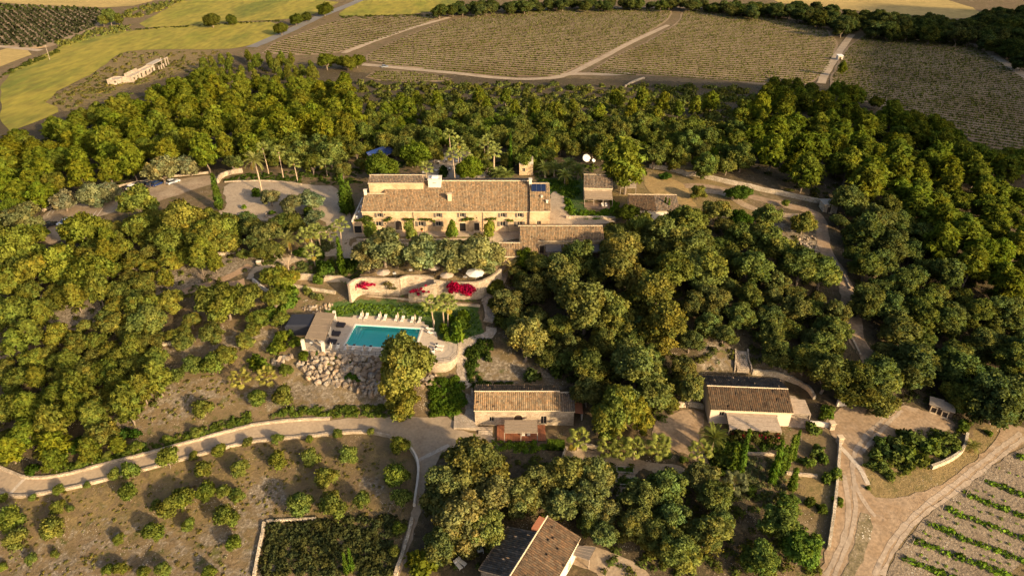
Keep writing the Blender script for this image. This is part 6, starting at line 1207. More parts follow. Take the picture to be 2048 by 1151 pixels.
stone_wall('curved stone wall round the thicket by the sandy junction', P('D5', (770, 520), (860, 485), (935, 440), (968, 395), (980, 325)), h=.9, th=.5)
stone_wall('stone wall behind the wood pile', P('D5', (1020, 155), (1180, 160), (1400, 168)), h=1.2, th=.5)
stone_wall('low stone wall on the upper side of the lower road', P('D6', (-40, 330), (0, 352), (120, 404), (190, 430), (340, 430), (500, 404), (800, 320), (1150, 238), (1400, 166), (1850, 46)) + P('D7', (170, 38), (400, 8), (740, -8)), h=.55, th=.45, mt=M['pale_stone'])
stone_wall('low stone wall between lower road and orchard', P('D6', (-40, 515), (0, 540), (70, 566), (220, 566), (480, 516), (800, 438), (1140, 352), (1560, 232)) + P('D7', (0, 198), (170, 158), (400, 138), (760, 102), (1020, 84), (1200, 128)), h=.55, th=.5, mt=M['pale_stone'])
stone_wall('rendered wall curving between orchard and lane', P('D7', (1330, 205), (1392, 300), (1398, 420), (1365, 640)), h=1.0, th=.4, mt=M['white_wash'])
stone_wall('rough dry stone wall along the lower lane', P('D7', (1350, 735), (1325, 850), (1285, 980), (1225, 1150)), h=.7, th=.6)
stone_wall('rough dry stone wall at the side of the scrub plot', P('D7', (255, 765), (235, 880), (210, 1000), (180, 1160)), h=.6, th=.5)
stone_wall('low sunlit stone edge above the scrub plot', P('D7', (270, 750), (480, 735), (640, 730)), h=.4, th=.4)
stone_wall('low pale wall along the far side of the car park', P('C4', (325, 548), (440, 504), (650, 440), (800, 390), (950, 352), (1080, 325), (1380, 276), (1600, 256)), h=.7, th=.4, mt=M['pale_stone'])
stone_wall('stone garden wall behind the turning circle', P('C5', (140, 332), (165, 285), (240, 262), (330, 248)), h=1.5, th=.5, mt=M['pale_stone'])
stone_wall('low kerb wall of the planted bed behind the turning circle', P('C5', (190, 325), (480, 314), (640, 322), (780, 345)), h=.4, th=.35, mt=M['pale_stone'])
stone_wall('dry stone terrace wall on the bare slope below the bright olives', P('C4', (1490, 945), (1650, 890), (1850, 850)), h=.9, th=.5)
stone_wall('dry stone terrace wall above the reddish path', P('D1', (150, 190), (280, 150), (420, 105)), h=.8, th=.5)
stone_wall('dry stone terrace wall on the stony bank left of the pool', P('D1', (1200, 500), (1350, 490), (1500, 455)), h=.7, th=.5)
stone_wall('retaining wall behind the long stone cottage', P('D3', (300, 742), (420, 748), (520, 752)), h=1.0, th=.4, mt=M['pale_stone'])
stone_wall('curved stone wall behind the pink cottage', P('D4', (735, 235), (860, 245), (960, 268), (1060, 300), (1120, 340), (1180, 425)), h=1.0, th=.5)
stone_wall('short stone wall left of the pink cottage', P('D4', (92, 455), (190, 480), (380, 490)), h=1.1, th=.5)
stone_wall('pale garden wall behind the short palms', P('D8', (1030, 110), (1110, 122), (1200, 150)), h=.9, th=.4, mt=M['pale_stone'])
stone_wall('end wall of the palm garden beside the small cypresses', P('D8', (905, 195), (930, 130)), h=.9, th=.35, mt=M['pale_stone'])
stone_wall('grey stone wall above the hedge lawn', P('C7', (660, 600), (800, 605), (930, 602), (1040, 612)), h=.8, th=.5)
stone_wall('low wall of the garden terrace below the pink cottage', P('D4', (690, 818), (800, 822), (890, 826)), h=.5, th=.35, mt=M['pale_stone'])
stone_wall('low wall among the garden cypresses', P('D4', (980, 960), (1080, 970), (1200, 985)), h=.6, th=.4, mt=M['pale_stone'])
stone_wall('broken stone wall in the right wood clearing', P('C2', (1670, 510), (1720, 480), (1780, 460)), h=1.0, th=.8)
stone_wall('pale wall end showing under the dark trees of the lower yard', P('D4', (1340, 470), (1420, 465)), h=1.5, th=.4, mt=M['white_wash'])
def ring(label, px, py, r, soil='dry_stone', group=None):
    x, y, z = hit(px, py); o = empty('stone_planter', (x, y, z), 0, label, 'planter', group); m_ = MB(); n = 16
    for k in range(n): a, b = 2 * pi * k / n, 2 * pi * (k + 1) / n; m_.hexa([(cos(t) * q, sin(t) * q, zz) for zz in (-.2, .38) for t, q in ((a, r), (b, r), (b, r - .3), (a, r - .3))])
    m_.build('rim', M['pale_stone'], o); MB().lathe([(r - .29, .1), (r - .3, .22), (.1, .26)], 16).build('soil', M['bark'], o); return x, y, z
for i, (cx, cy, r) in enumerate(P('C5', (345, 575, 1.8), (550, 575, 2.0), (940, 690, 2.0))):
    x, y, z = ring('round stone planter ring on the turning circle', cx, cy, r, group='planter rings')
    for k in range(5): plant('bush', x + random.uniform(-.9, .9), y + random.uniform(-.9, .9), z + .2, random.uniform(.5, .75), 'low green plant in a stone planter ring', 'plants in the planter rings')
plant_px('orchard', *P('C5', (338, 515))[0], 5, 'small ball shaped citrus tree in the stone planter ring', color=(.16, .20, .03))
for px, py in P('D5', (230, 355), (182, 272)): x, y, z = hit(px, py + 4); o = empty('gate_pillar', (x, y, z), .1, 'square pale gate pillar at the sandy junction', 'pillar', 'gate pillars'); MB().box(-.5, .5, -.5, .5, -.3, 1.5).build('shaft', M['pale_stone'], o); MB().box(-.58, .58, -.58, .58, 1.502, 1.66).build('cap', M['eave_stone'], o)
x, y, z = hit(*P('C5', (455, 955))[0]); o = empty('gate_pillar', (x, y, z), 0, 'low pale stone pillar at the head of the ramp path', 'pillar'); MB().box(-.55, .55, -.4, .4, -.3, 1.0).build('shaft', M['pale_stone'], o); MB().box(-.6, .6, -.45, .45, 1.002, 1.12).build('cap', M['coping'], o)
def steps(label, px, width, n, z0=None, z1=None):
    pts = [Vector(hit(*p)) for p in px]; seg = resample([(p.x, p.y) for p in pts], .2); L = len(seg); o = empty('stone_steps', (seg[0][0], seg[0][1], pts[0].z), 0, label, 'steps')
    for k in range(n):
        i = min(L - 2, int(k / n * (L - 1))); j = min(L - 1, int((k + 1) / n * (L - 1)) + 1); a = np.array(seg[i]); b = np.array(seg[j]); d = (b - a) / (np.linalg.norm(b - a) + 1e-9); w = np.array([-d[1], d[0]]) * width / 2; zt_ = max(float(H(*a)), float(H(*b))) + .16; zb_ = min(float(H(*a)), float(H(*b))) - .5
        q = [a - w, b - w, b + w, a + w]; MB().hexa([(p[0] - seg[0][0], p[1] - seg[0][1], zb_ - pts[0].z) for p in q] + [(p[0] - seg[0][0], p[1] - seg[0][1], zt_ - pts[0].z) for p in q]).build('step', M['paving'], o)
    return o
steps('long curving stone stairway below the long low annexe', E6((1940, 190), (1925, 260), (1890, 350), (1830, 450), (1750, 530), (1700, 600)) + P('D3', (390, 150), (402, 210), (405, 260), (392, 285)), 2.3, 34)
steps('straight stone stairway climbing behind the pink cottage', P('D4', (655, 80), (660, 160), (668, 235)), 2.6, 14)
for sx in (-1, 1): stone_wall('pale side wall of the straight stairway behind the pink cottage', P('D4', (657 + 44 * sx, 78), (660 + 44 * sx, 150), (668 + 62 * sx, 236)), h=.7, th=.3, mt=M['pale_stone'], group='side walls of the straight stairway')

# ------------------------------------------------------------------ vines, hedges, undergrowth
def joined(name, label, cat, protos, places, mt, kind=None, group=None):
    """many tufts as one mesh; places: (x, y, z, size, zscale, rgb)"""
    V = []; Fc = []; Nn = []; Co = []; b = 0
    for i, (x, y, z, s, zs, c) in enumerate(places):
        v, f, nn, cc = protos[i % len(protos)]; a = random.uniform(0, 6.28); R = np.array([[cos(a), -sin(a), 0], [sin(a), cos(a), 0], [0, 0, 1]])
        V.append((v @ R.T) * (s, s, s * zs) + (x, y, z)); Nn.append(nn @ R.T); Fc.append(f + b); Co.append(cc * np.array(c) * LEAF); b += len(v)
    me = np_mesh(name, np.concatenate(V), np.concatenate(Fc), M[mt], col=np.concatenate(Co), normals=np.concatenate(Nn)); o = link(name, me, color=(1, 1, 1)); return tag(o, label, cat, group, kind)
def tuft(seed, n=26, size=.5, r=1.0, h=.9, up=.5):
    rng = np.random.default_rng(seed); d = _unit(rng.normal(size=(n, 3))); d[:, 2] = abs(d[:, 2]); p = d * np.array([r, r, h]) * rng.uniform(.45, 1, (n, 1)); g = _unit(d * .6 + rng.normal(size=(n, 3)) * .6); nrm = _unit(d + np.array([0, 0, .4]) + rng.normal(size=(n, 3)) * .25)
    a = _unit(np.cross(g, rng.normal(size=(n, 3)) + np.array([0, 0, up * 3]))); b = np.cross(g, a); fl = (g * nrm).sum(1) < 0; a[fl] *= -1; s = size * rng.uniform(.6, 1.3, (n, 1)); V = np.stack([p - b * s * .6, p + a * s * .5, p + b * s * .6, p - a * s * .5], 1).reshape(-1, 3)
    t = rng.uniform(.7, 1.25, n); return V, np.arange(n * 4).reshape(n, 4), np.repeat(nrm, 4, 0), np.repeat(np.stack([t, t, t], 1), 4, 0)
TUFT = [tuft(s) for s in range(5)]; TUFT_S = [tuft(s + 20, 9, .75, .8, .9) for s in range(5)]; TUFT_B = [tuft(s + 40, 60, .34, 1.0, .85) for s in range(5)]
def scatter(poly, n, size, col, seed, var=.25, avoid=(), zs=(.6, 1.1), near=None):
    rnd = random.Random(seed); x0, x1 = min(p[0] for p in poly), max(p[0] for p in poly); y0, y1 = min(p[1] for p in poly), max(p[1] for p in poly); out = []; k = 0
    while len(out) < n and k < n * 6:
        k += 1; px, py = rnd.uniform(x0, x1), rnd.uniform(y0, y1)
        if not inside(poly, px, py): continue
        x, y, z = hit(px, py)
        if any(inside(w, x, y) for w in avoid): continue
        t = rnd.uniform(1 - var, 1 + var); w = rnd.uniform(-.12, .15); out.append((x, y, z - .05, rnd.uniform(*size), rnd.uniform(*zs), (col[0] * t * (1 + w), col[1] * t, col[2] * t * (1 - w))))
    return out
def stuff(name, label, polys, mt='leaf_shrub', protos=None):
    pl = []
    for i, a in enumerate(polys): pl += scatter(*a[:4], seed=i * 7 + len(name), avoid=a[4] if len(a) > 4 else (), zs=a[5] if len(a) > 5 else (.6, 1.1))
    return joined(name, label, 'undergrowth', protos or TUFT_B, pl, mt, 'stuff')
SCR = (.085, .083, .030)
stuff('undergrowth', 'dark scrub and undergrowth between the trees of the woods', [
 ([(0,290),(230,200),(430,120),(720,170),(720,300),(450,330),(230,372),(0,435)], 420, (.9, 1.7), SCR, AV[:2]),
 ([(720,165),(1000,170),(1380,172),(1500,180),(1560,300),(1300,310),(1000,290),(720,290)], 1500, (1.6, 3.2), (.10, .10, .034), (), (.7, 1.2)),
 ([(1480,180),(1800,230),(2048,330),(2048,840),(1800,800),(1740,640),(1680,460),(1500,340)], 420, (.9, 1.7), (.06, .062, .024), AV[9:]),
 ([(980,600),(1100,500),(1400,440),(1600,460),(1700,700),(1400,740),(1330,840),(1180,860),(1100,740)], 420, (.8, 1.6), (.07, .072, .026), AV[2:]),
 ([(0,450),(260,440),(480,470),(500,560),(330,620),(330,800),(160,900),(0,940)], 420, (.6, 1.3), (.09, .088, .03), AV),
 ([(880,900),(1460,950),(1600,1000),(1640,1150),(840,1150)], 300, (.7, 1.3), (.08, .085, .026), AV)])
stuff('rough_grass', 'tawny scrub and weeds on the rise round the ruin', [(P('C1', (250,600),(600,410),(720,310),(1280,300),(1150,400),(900,470),(700,520),(400,640)), 380, (.8, 1.8), (.135, .115, .05)), (P('D1', (1000,900),(1900,500),(1918,900),(1400,1100),(1000,1120)), 130, (.25, .6), (.15, .13, .05), AV), (P('D6', (60,580),(800,470),(1500,300),(1850,240),(1850,1151),(0,1151)), 330, (.2, .5), (.15, .125, .045), AV), (P('D7', (0,180),(1150,160),(1330,400),(1300,700),(0,700)), 260, (.2, .5), (.14, .115, .045), AV)])
stuff('scrub', 'dense grey green scrub filling the walled plot', [(P('D7', (270,770),(700,740),(1200,700),(1300,760),(1230,1000),(1180,1151),(220,1151)), 420, (.75, 1.25), (.062, .062, .032))])
stuff('ground_cover', 'green ground cover on the bank behind the pool', [(P('D2', (700,345),(900,310),(1440,335),(1450,400),(1390,400),(900,372),(760,410),(700,400)), 330, (.3, .55), (.11, .16, .03)), (P('D2', (1600,370),(1780,350),(1800,540),(1680,600),(1600,480)), 120, (.25, .45), (.07, .12, .02)), (E6((200,500),(700,540),(1200,585),(1640,610),(1640,580),(1200,560),(700,520),(200,480)), 140, (.25, .45), (.10, .14, .03))], 'leaf_green')
stuff('road_hedge', 'low green hedge plants along the upper side of the lower road', [(P('D6', (360,410),(800,300),(1150,215),(1400,150),(1850,30),(1850,-60),(1600,20),(1250,130),(1000,200),(700,270),(400,370)), 300, (.5, .9), (.085, .105, .026)), (P('D2', (400,1060),(700,1060),(1080,1040),(1300,1080),(1340,1130),(700,1120),(300,1120)), 150, (.6, 1.0), (.09, .11, .026))])
stuff('thicket', 'low scrub between the shrubs of the sandy junction island', [(P('D5', (400,500),(430,400),(560,330),(700,300),(900,290),(960,340),(900,420),(780,500),(600,560),(440,560)), 150, (.6, 1.1), (.075, .085, .026))])
stuff('planted_bank', 'grey green shrubs planted on the bank beside the cobbled ramp', [(P('C5', (700,950),(880,900),(1180,930),(1180,1010),(1100,1060),(900,1060),(740,1040)), 130, (.5, 1.0), (.095, .105, .045)), (P('C5', (880,780),(1030,780),(1030,840),(920,870)), 50, (.5, .9), (.11, .115, .065)), (P('D2', (900,60),(960,80),(900,180),(800,160),(760,110)), 50, (.5, 1.0), (.07, .085, .028)), (P('C5', (430,880),(620,880),(640,960),(440,960)), 70, (.5, .9), (.07, .08, .028)), (P('D2', (430,60),(900,130),(900,150),(440,130)), 90, (.4, .8), (.09, .10, .05))])
stuff('garden_planting', 'dense green garden planting behind the farmhouse', [(P('C5', (640,250),(800,210),(1230,230),(1240,330),(1000,345),(820,290)), 130, (.5, 1.0), (.06, .08, .022)), (P('C6', (1180,60),(1520,40),(1540,250),(1340,260),(1260,160)), 120, (.5, 1.1), (.05, .07, .02)), (P('C7', (300,180),(800,180),(920,200),(780,300),(440,290),(400,240)), 120, (.5, 1.1), (.07, .09, .024)), (P('C5', (1540,80),(1800,60),(1780,150),(1600,260),(1540,240)), 70, (.5, 1.0), (.05, .075, .02))])
stuff('lavender', 'grey green lavender and herbs in the garden below the pink cottage', [(P('D4', (690,830),(880,840),(980,940),(980,1151),(560,1151),(540,980),(660,960)), 200, (.4, .7), (.11, .11, .065))])
for lb, pl, n, sz, c in (('clipped leafy hedge round the lawn of the small stone cottage', P('C7', (655,450),(700,470),(720,530),(900,555),(1000,530),(1010,460),(1060,470),(1050,590),(880,610),(720,600),(660,560)), 150, (.6, .95), (.10, .15, .022)), ('tall green planting along the garden right of the farmhouse', P('C7', (450,310),(760,320),(760,400),(720,450),(640,430),(480,350)), 120, (.6, 1.1), (.075, .115, .022)),
    ('dense green hedge mass below the boulder bank', P('D3', (0,680),(180,652),(235,720),(245,850),(180,910),(0,920)), 200, (.6, 1.0), (.085, .125, .02)), ('dark hedge along the paved path to the pool', P('D3', (245,470),(330,410),(420,410),(430,500),(340,520),(310,600),(350,690),(560,700),(560,730),(290,735),(245,620)), 190, (.5, .9), (.05, .07, .018)),
    ('low planted bed behind the turning circle', P('C5', (180,315),(330,260),(560,250),(780,290),(780,335),(480,305)), 150, (.4, .8), (.06, .085, .02)), ('leafy planting in front of the red deck', P('D3', (400,1090),(450,1080),(560,1095),(700,1100),(790,1120),(790,1160),(600,1170),(420,1140)), 50, (.5, .85), (.12, .17, .03)), ('mixed garden planting below the pink cottage', P('D4', (400,800),(540,700),(640,740),(940,760),(940,800),(700,810),(640,960),(480,960)), 120, (.6, 1.0), (.06, .085, .022))):
    o = stuff('hedge', lb, [(pl, n, sz, c, (), (.9, 1.4))], 'leaf_green'); o['category'] = 'hedge'
for lb, c, polys in (('tan reeds growing along the ditch by the olive grove', (.16, .15, .05), [(P('C1', (330,250),(430,225),(560,170),(760,150),(770,180),(560,215),(430,262),(350,285)), 140, (1.2, 2.0), (.17, .16, .06), (), (1.0, 1.6)), (P('C1', (700,100),(760,60),(900,20),(1080,0),(960,60),(800,110)), 150, (1.3, 2.2), (.15, .14, .05), (), (1.0, 1.6))]),): o = stuff('reeds', lb, polys)
stuff('field_hedge', 'dark weedy strip between the far fields', [(P('C1', (780,172),(1100,150),(1640,118),(1640,128),(1100,160),(800,180)), 120, (.8, 1.3), (.06, .065, .022)), (P('C1', (0,440),(160,360),(340,290),(350,310),(180,380),(0,460)), 120, (.9, 1.6), (.075, .08, .025)), (P('C2', (0,96),(540,84),(540,96),(0,108)), 90, (.9, 1.5), (.06, .065, .022))])
# thicket on the island at the sandy junction, shrubs one by one
G = 'shrubs of the junction thicket'
for px, py, r in P('D5', (650, 340, 22), (560, 380, 18), (720, 380, 16), (790, 400, 20), (850, 340, 16), (900, 350, 14), (470, 370, 14), (440, 440, 14), (620, 440, 20), (700, 470, 18), (560, 450, 16), (800, 350, 14), (850, 420, 12), (910, 400, 10), (500, 420, 14), (410, 500, 10), (640, 510, 12), (480, 520, 14), (530, 570, 10)): plant_px('shrub', px, py, r * 1.3, '{q} leafy shrub in the thicket on the sandy junction island', G, color=(.09, .105, .035))
for px, py, r in P('D5', (960, 260, 14), (950, 290, 10), (220, 710, 12), (200, 560, 13), (400, 635, 6), (1110, 310, 8), (150, 200, 16), (170, 170, 12), (130, 760, 14), (60, 720, 14)): plant_px('bush', px, py, r, '{q} round bush beside the walls of the lower junction', 'bushes by the lower walls', color=(.07, .09, .022))
for px, py, r in P('D4', (1170, 640, 22), (1200, 800, 20), (1130, 880, 20), (1250, 860, 16), (1340, 960, 18), (1270, 1000, 16), (520, 860, 26), (730, 1090, 15), (500, 960, 12), (240, 860, 12), (130, 830, 12)): plant_px('shrub', px, py, r, '{q} loose shrub in the garden beside the pink cottage', 'shrubs beside the pink cottage', color=(.085, .11, .03))
for px, py, r in P('D2', (370, 560, 18), (480, 590, 16), (440, 520, 14), (330, 640, 20), (530, 690, 14), (230, 760, 20), (190, 720, 16), (640, 140, 16), (280, 380, 18), (430, 300, 20), (380, 370, 14), (400, 230, 24)): plant_px('bush', px, py, r, '{q} leafy bush on the slope beside the pool pergola', 'bushes beside the pool pergola', color=(.105, .13, .026))
for px, py, r in P('D2', (1540, 500, 12), (1560, 560, 10), (1650, 470, 18), (1680, 420, 16), (1640, 550, 16), (1590, 430, 10)): plant_px('bush', px, py, r, '{q} bush at the palm corner of the pool terrace', 'bushes at the palm corner', color=(.10, .15, .024), zs=1.5)
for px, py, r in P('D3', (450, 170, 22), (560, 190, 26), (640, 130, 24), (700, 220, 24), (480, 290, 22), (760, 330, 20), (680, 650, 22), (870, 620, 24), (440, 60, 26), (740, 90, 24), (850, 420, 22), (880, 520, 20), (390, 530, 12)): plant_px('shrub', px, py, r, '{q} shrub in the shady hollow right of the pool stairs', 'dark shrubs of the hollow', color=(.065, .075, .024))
for px, py, r in P('C5', (430, 410, 12), (920, 880, 10), (950, 990, 20), (770, 870, 14), (1150, 960, 18), (1000, 960, 12), (830, 560, 14)): plant_px('bush', px, py, r, '{q} clipped bush near the turning circle and ramp', 'clipped bushes near the ramp', color=(.055, .085, .018), zs=1.2)
for px, py, r in P('D2', (760, 700, 3), (705, 740, 5), (865, 735, 4), (630, 665, 6), (870, 840, 12), (920, 860, 8)): plant_px('bush', px, py, r, 'green tuft growing between the boulders', 'tufts between the boulders', color=(.05, .09, .018))
plant_px('bush', *P('C6', (915, 205))[0], 12, 'dark umbrella shaped bush on the terrace of white tables', color=(.03, .05, .014), zs=1.6)
for px, py, r in P('D2', (560, 230, 12), (600, 260, 10), (650, 270, 11), (540, 200, 8)): plant_px('shrub', px, py, r, 'pale prickly pear clump on the bank above the pool pergola', 'prickly pears', color=(.17, .17, .07))
# climbers on the farmhouse and the bougainvilleas
def climber(label, pts, y, size, mt, color, density=26, name='climbing_vine', cat='climber', group=None, depth_=.35, stem=True):
    """pts: (x, z, r) on a wall face at world y"""
    rng = np.random.default_rng(len(label)); x0, z0 = pts[0][0], float(H(pts[0][0], y - .4)); o = empty(name, (x0, y - .4, z0), 0, label, cat, group)
    me = leaf_cloud('foliage', [(np.array([x - x0, .1, z - z0]), (r, depth_, r * .8)) for x, z, r in pts], density, size, M[mt], rng, core=.6, tint=(.7, 1.25)); link('foliage', me, o, color=color)
    if stem: MB().tube([(0, .05, -.2), (.1, .1, (pts[0][1] - z0) * .5), (0, .15, pts[0][1] - z0)], [.05, .04, .03], 5).build('stem', M['bark'], o)
    return o
def wall_pts(c, pts, Y): return [((lambda d, t: d[0] * t)(ray(*P(c, p)[0][:2]), Y / ray(*P(c, p)[0][:2])[1]), zat(*P(c, p)[0][:2], Y), p[2]) for p in pts]
for pts in ([(240, 600, 1.0), (200, 620, .9), (160, 625, .7), (270, 610, .8), (225, 640, .8)], [(430, 615, .6), (405, 620, .5), (440, 600, .5)], [(610, 615, .6), (580, 610, .5), (640, 612, .5)], [(760, 615, .6), (720, 610, .5), (800, 612, .5), (830, 625, .4)], [(1130, 610, .7), (1095, 618, .5), (1170, 608, .5)], [(1345, 608, .6), (1310, 612, .5), (1375, 605, .4)], [(1490, 620, .5), (1525, 624, .4)]):
    climber('green vine trained along the farmhouse front wall', wall_pts('C6', pts, FY - .3), FY - .3, .34, 'leaf_green', (.12, .16, .03), group='vines on the farmhouse front', name='climbing_vine')
YW = 145.5
def e6w(pts, YW=145.5): return [(ray(680 + p[0] / 5.851, 500 + p[1] / 5.851)[0] * YW / ray(0, 500 + p[1] / 5.851)[1], zat(0, 500 + p[1] / 5.851, YW), p[2]) for p in pts]
climber('sprawling magenta bougainvillea on the left half of the terrace wall', e6w([(290, 380, .8), (330, 400, .8), (270, 420, .7), (220, 410, .7), (380, 390, .5), (310, 440, .5), (170, 410, .5), (110, 400, .4), (410, 400, .4), (180, 440, .5)]), YW - .2, .32, 'petal', (.42, .015, .07), 16, 'bougainvillea', 'bougainvillea')
climber('thin magenta bougainvillea beside the curved recess', e6w([(860, 470, .7), (900, 460, .6), (950, 440, .5), (830, 480, .5), (920, 500, .5), (980, 470, .4), (1040, 475, .3), (1010, 400, .3)], 143.8), 143.5, .32, 'petal', (.42, .015, .07), 16, 'bougainvillea', 'bougainvillea')
climber('dense deep red heart shaped bougainvillea on the right half of the terrace wall', e6w([(1340, 400, 1.2), (1300, 420, 1.0), (1400, 430, 1.0), (1490, 430, 1.3), (1530, 450, 1.2), (1450, 470, .9), (1350, 460, .9), (1510, 500, .8), (1300, 470, .7)], 143.5), 143.2, .34, 'petal', (.36, .008, .05), 26, 'bougainvillea', 'bougainvillea', depth_=.7)
climber('bare brown creeper on the left half of the terrace wall', e6w([(560, 380, .8), (600, 400, .8), (520, 390, .6), (640, 440, .7), (580, 430, .6)]), YW - .2, .3, 'leaf_shrub', (.13, .11, .04), 12, 'climbing_vine', 'climber')
bo = [W_(a, -4.6) + (-10.7 - .5 * random.random(), random.uniform(.5, .9)) for a in np.linspace(3.4, 12.6, 14)]
o = empty('bougainvillea', W_(8, -4.9) + (-12.8,), 0, 'red and green bougainvillea growing up the front of the pale pergola', 'bougainvillea'); ox, oy = W_(8, -4.9); rg = np.random.default_rng(5)
link('foliage', leaf_cloud('foliage', [(np.array([p[0] - ox + rg.uniform(-.5, .5), p[1] - oy + rg.uniform(-.6, .3), p[2] + 12.8 - rg.uniform(0, 1.9)]), p[3]) for p in bo + bo], 15, .34, M['leaf_green'], rg), o, color=(.085, .09, .025)); link('flowers', leaf_cloud('flowers', [(np.array([p[0] - ox + rg.uniform(-.5, .5), p[1] - oy - .3, p[2] + 12.9 - rg.uniform(0, 1.2)]), p[3] * .5) for p in bo], 16, .3, M['petal'], rg, core=0), o, color=(.42, .02, .06))

# --- vine rows
def vine_row(p, q, label, group, step=1.5, size=.85, col=(.105, .115, .03), gaps=.1, dense=TUFT_S, zs=1.0, jit=.15, kind=None):
    d = np.array(q) - np.array(p); L = float(np.linalg.norm(d)); n = int(L / step)
    if n < 2: return
    pl = []
    for i in range(n + 1):
        if random.random() < gaps: continue
        x, y = np.array(p) + d * i / n + RNG.normal(0, jit, 2); t = random.uniform(.7, 1.3); pl.append((x, y, float(H(x, y)) + .1, size * random.uniform(.7, 1.2), zs, tuple(np.array(col) * t)))
    if pl: joined('vine_row', label, 'vine row', dense, pl, 'leaf_shrub', kind, group)
def ordn(n): return '%d%s' % (n, 'th' if 10 < n % 100 < 14 else {1: 'st', 2: 'nd', 3: 'rd'}.get(n % 10, 'th'))
VR = ['the round carobs at the track corner', 'the pale farm track in the wide vineyard', 'the scrub edge in the tawny vineyard', 'the dark tree belt in the shaded vineyard', 'the pale farm track in the small lower plot']
VL = ['row of low vines in the far plot beside the country road', 'row of low vines in the wide middle vineyard', 'row of low vines in the tawny right hand vineyard', 'row of low vines in the shaded vineyard below the dark belt', 'row of low vines in the small plot below the pale track']
for k, (w, angd) in enumerate(VINE_POLYS):
    a = radians(angd); u_ = np.array([cos(a), sin(a)]); n_ = np.array([-sin(a), cos(a)]); W2 = np.array(w); t = W2 @ n_; sp_ = (5.2, 5.4, 5.4, 4.6, 4.4)[k]
    offs = np.arange(t.min() + sp_ * .6, t.max() - 1, sp_)
    for i_, o_ in enumerate(offs):
        xs_ = []; m_ = len(w)
        for i in range(m_):
            a0, a1 = t[i] - o_, t[(i + 1) % m_] - o_
            if a0 * a1 < 0: f = a0 / (a0 - a1); xs_.append(float((W2[i] * (1 - f) + W2[(i + 1) % m_] * f) @ u_))
        xs_.sort()
        for s0, s1 in zip(xs_[::2], xs_[1::2]):
            if s1 - s0 > 9: vine_row(u_ * (s0 + 2) + n_ * o_, u_ * (s1 - 2) + n_ * o_, ordn(i_ + 1 if k < 3 else len(offs) - i_) + ' row of low vines counting from ' + VR[k], VL[k].replace('row of low vines', 'vine rows'), 1.0, .88, col=(.10, .10, .03), gaps=0, jit=.05)
VN = lambda *pts: [(1780 + p[0] / 4.586, 900 + p[1] / 4.586) for p in pts]
for i_, (a, b) in enumerate((((1180, 60), (1500, 150)), ((900, 295), (1500, 520)), ((720, 420), (1500, 715)), ((530, 545), (1500, 915)), ((380, 690), (1500, 1130)), ((240, 840), (1400, 1260)), ((140, 1000), (900, 1300)))):
    p, q = [hit(*v)[:2] for v in VN(a, b)]; vine_row(p, q, ordn(i_ + 1) + ' leafy vine row of the stony vineyard counting from the curved wall side', 'leafy rows of the stony vineyard', .8, .85, (.105, .155, .025), 0, TUFT, 1.0, .15)
for i_, (a, b) in enumerate((((1010, 180), (1500, 340)), ((800, 370), (1500, 620)), ((610, 480), (1500, 800)), ((450, 600), (1500, 1020)), ((300, 760), (1500, 1200)), ((270, 960), (1000, 1260)))):
    p, q = [hit(*v)[:2] for v in VN(a, b)]; vine_row(p, q, ordn(i_ + 1) + ' sparse row of young vines counting from the curved wall side', 'sparse rows of the stony vineyard', 1.3, .38, (.12, .165, .03), .3, TUFT, 1.0, .2, 'stuff')
pm = MB().tube([(0, 0, -.3), (0, 0, 2.0)], .06, 5).mesh('stake', M['old_wood'])
for a in VN((1090, 120), (960, 210), (830, 320), (690, 420), (590, 480), (470, 560), (370, 660), (280, 760), (190, 880)): tag(link('vine_stake', pm, None, hit(*a), (random.uniform(-.05, .05), random.uniform(-.05, .05), 0)), 'wooden stake at the edge of the stony vineyard', 'stake', 'vineyard edge stakes')
# --- far olive grove
gp = P('C1', (-40, 30), (560, 52), (680, 95), (460, 200), (240, 285), (-40, 265)); gw = world_poly(gp); gme = [np_mesh('grove_tree', v * (1, 1, 1.2), f, M['leaf_shrub'], col=c, normals=nn) for v, f, nn, c in (tuft(70 + s, 50, .55) for s in range(3))]
sp_ = []
for x in np.arange(min(p[0] for p in gw), max(p[0] for p in gw), 5.4):
    for y in np.arange(min(p[1] for p in gw), max(p[1] for p in gw), 6.4):
        if inside(gw, x, y): sp_.append((x + random.uniform(-.5, .5), y + random.uniform(-.5, .5)))
def _inview(x, y): a = proj(x, y, -15); return -20 < a[0] < 2068 and -20 < a[1]
sp_ = [s for s in sp_ if _inview(*s)]; sp_.sort(key=lambda s: s[1])
for x, y in sp_[:300]: tag(link('grove_tree', random.choice(gme), None, (x, y, float(H(x, y))), (0, 0, random.uniform(0, 6)), random.uniform(1.5, 2.1), np.array((.06, .066, .03)) * random.uniform(.8, 1.2)), 'small dark olive in the planted grove beyond the reeds', 'grove tree', 'olives of the planted grove')
if len(sp_) > 300: joined('grove_trees', 'farther rows of small dark olives in the planted grove', 'grove', [tuft(80 + s, 30, .7) for s in range(3)], [(x, y, float(H(x, y)), 1.8, 1.2, (.06, .066, .03)) for x, y in sp_[300:]], 'leaf_shrub', 'stuff')

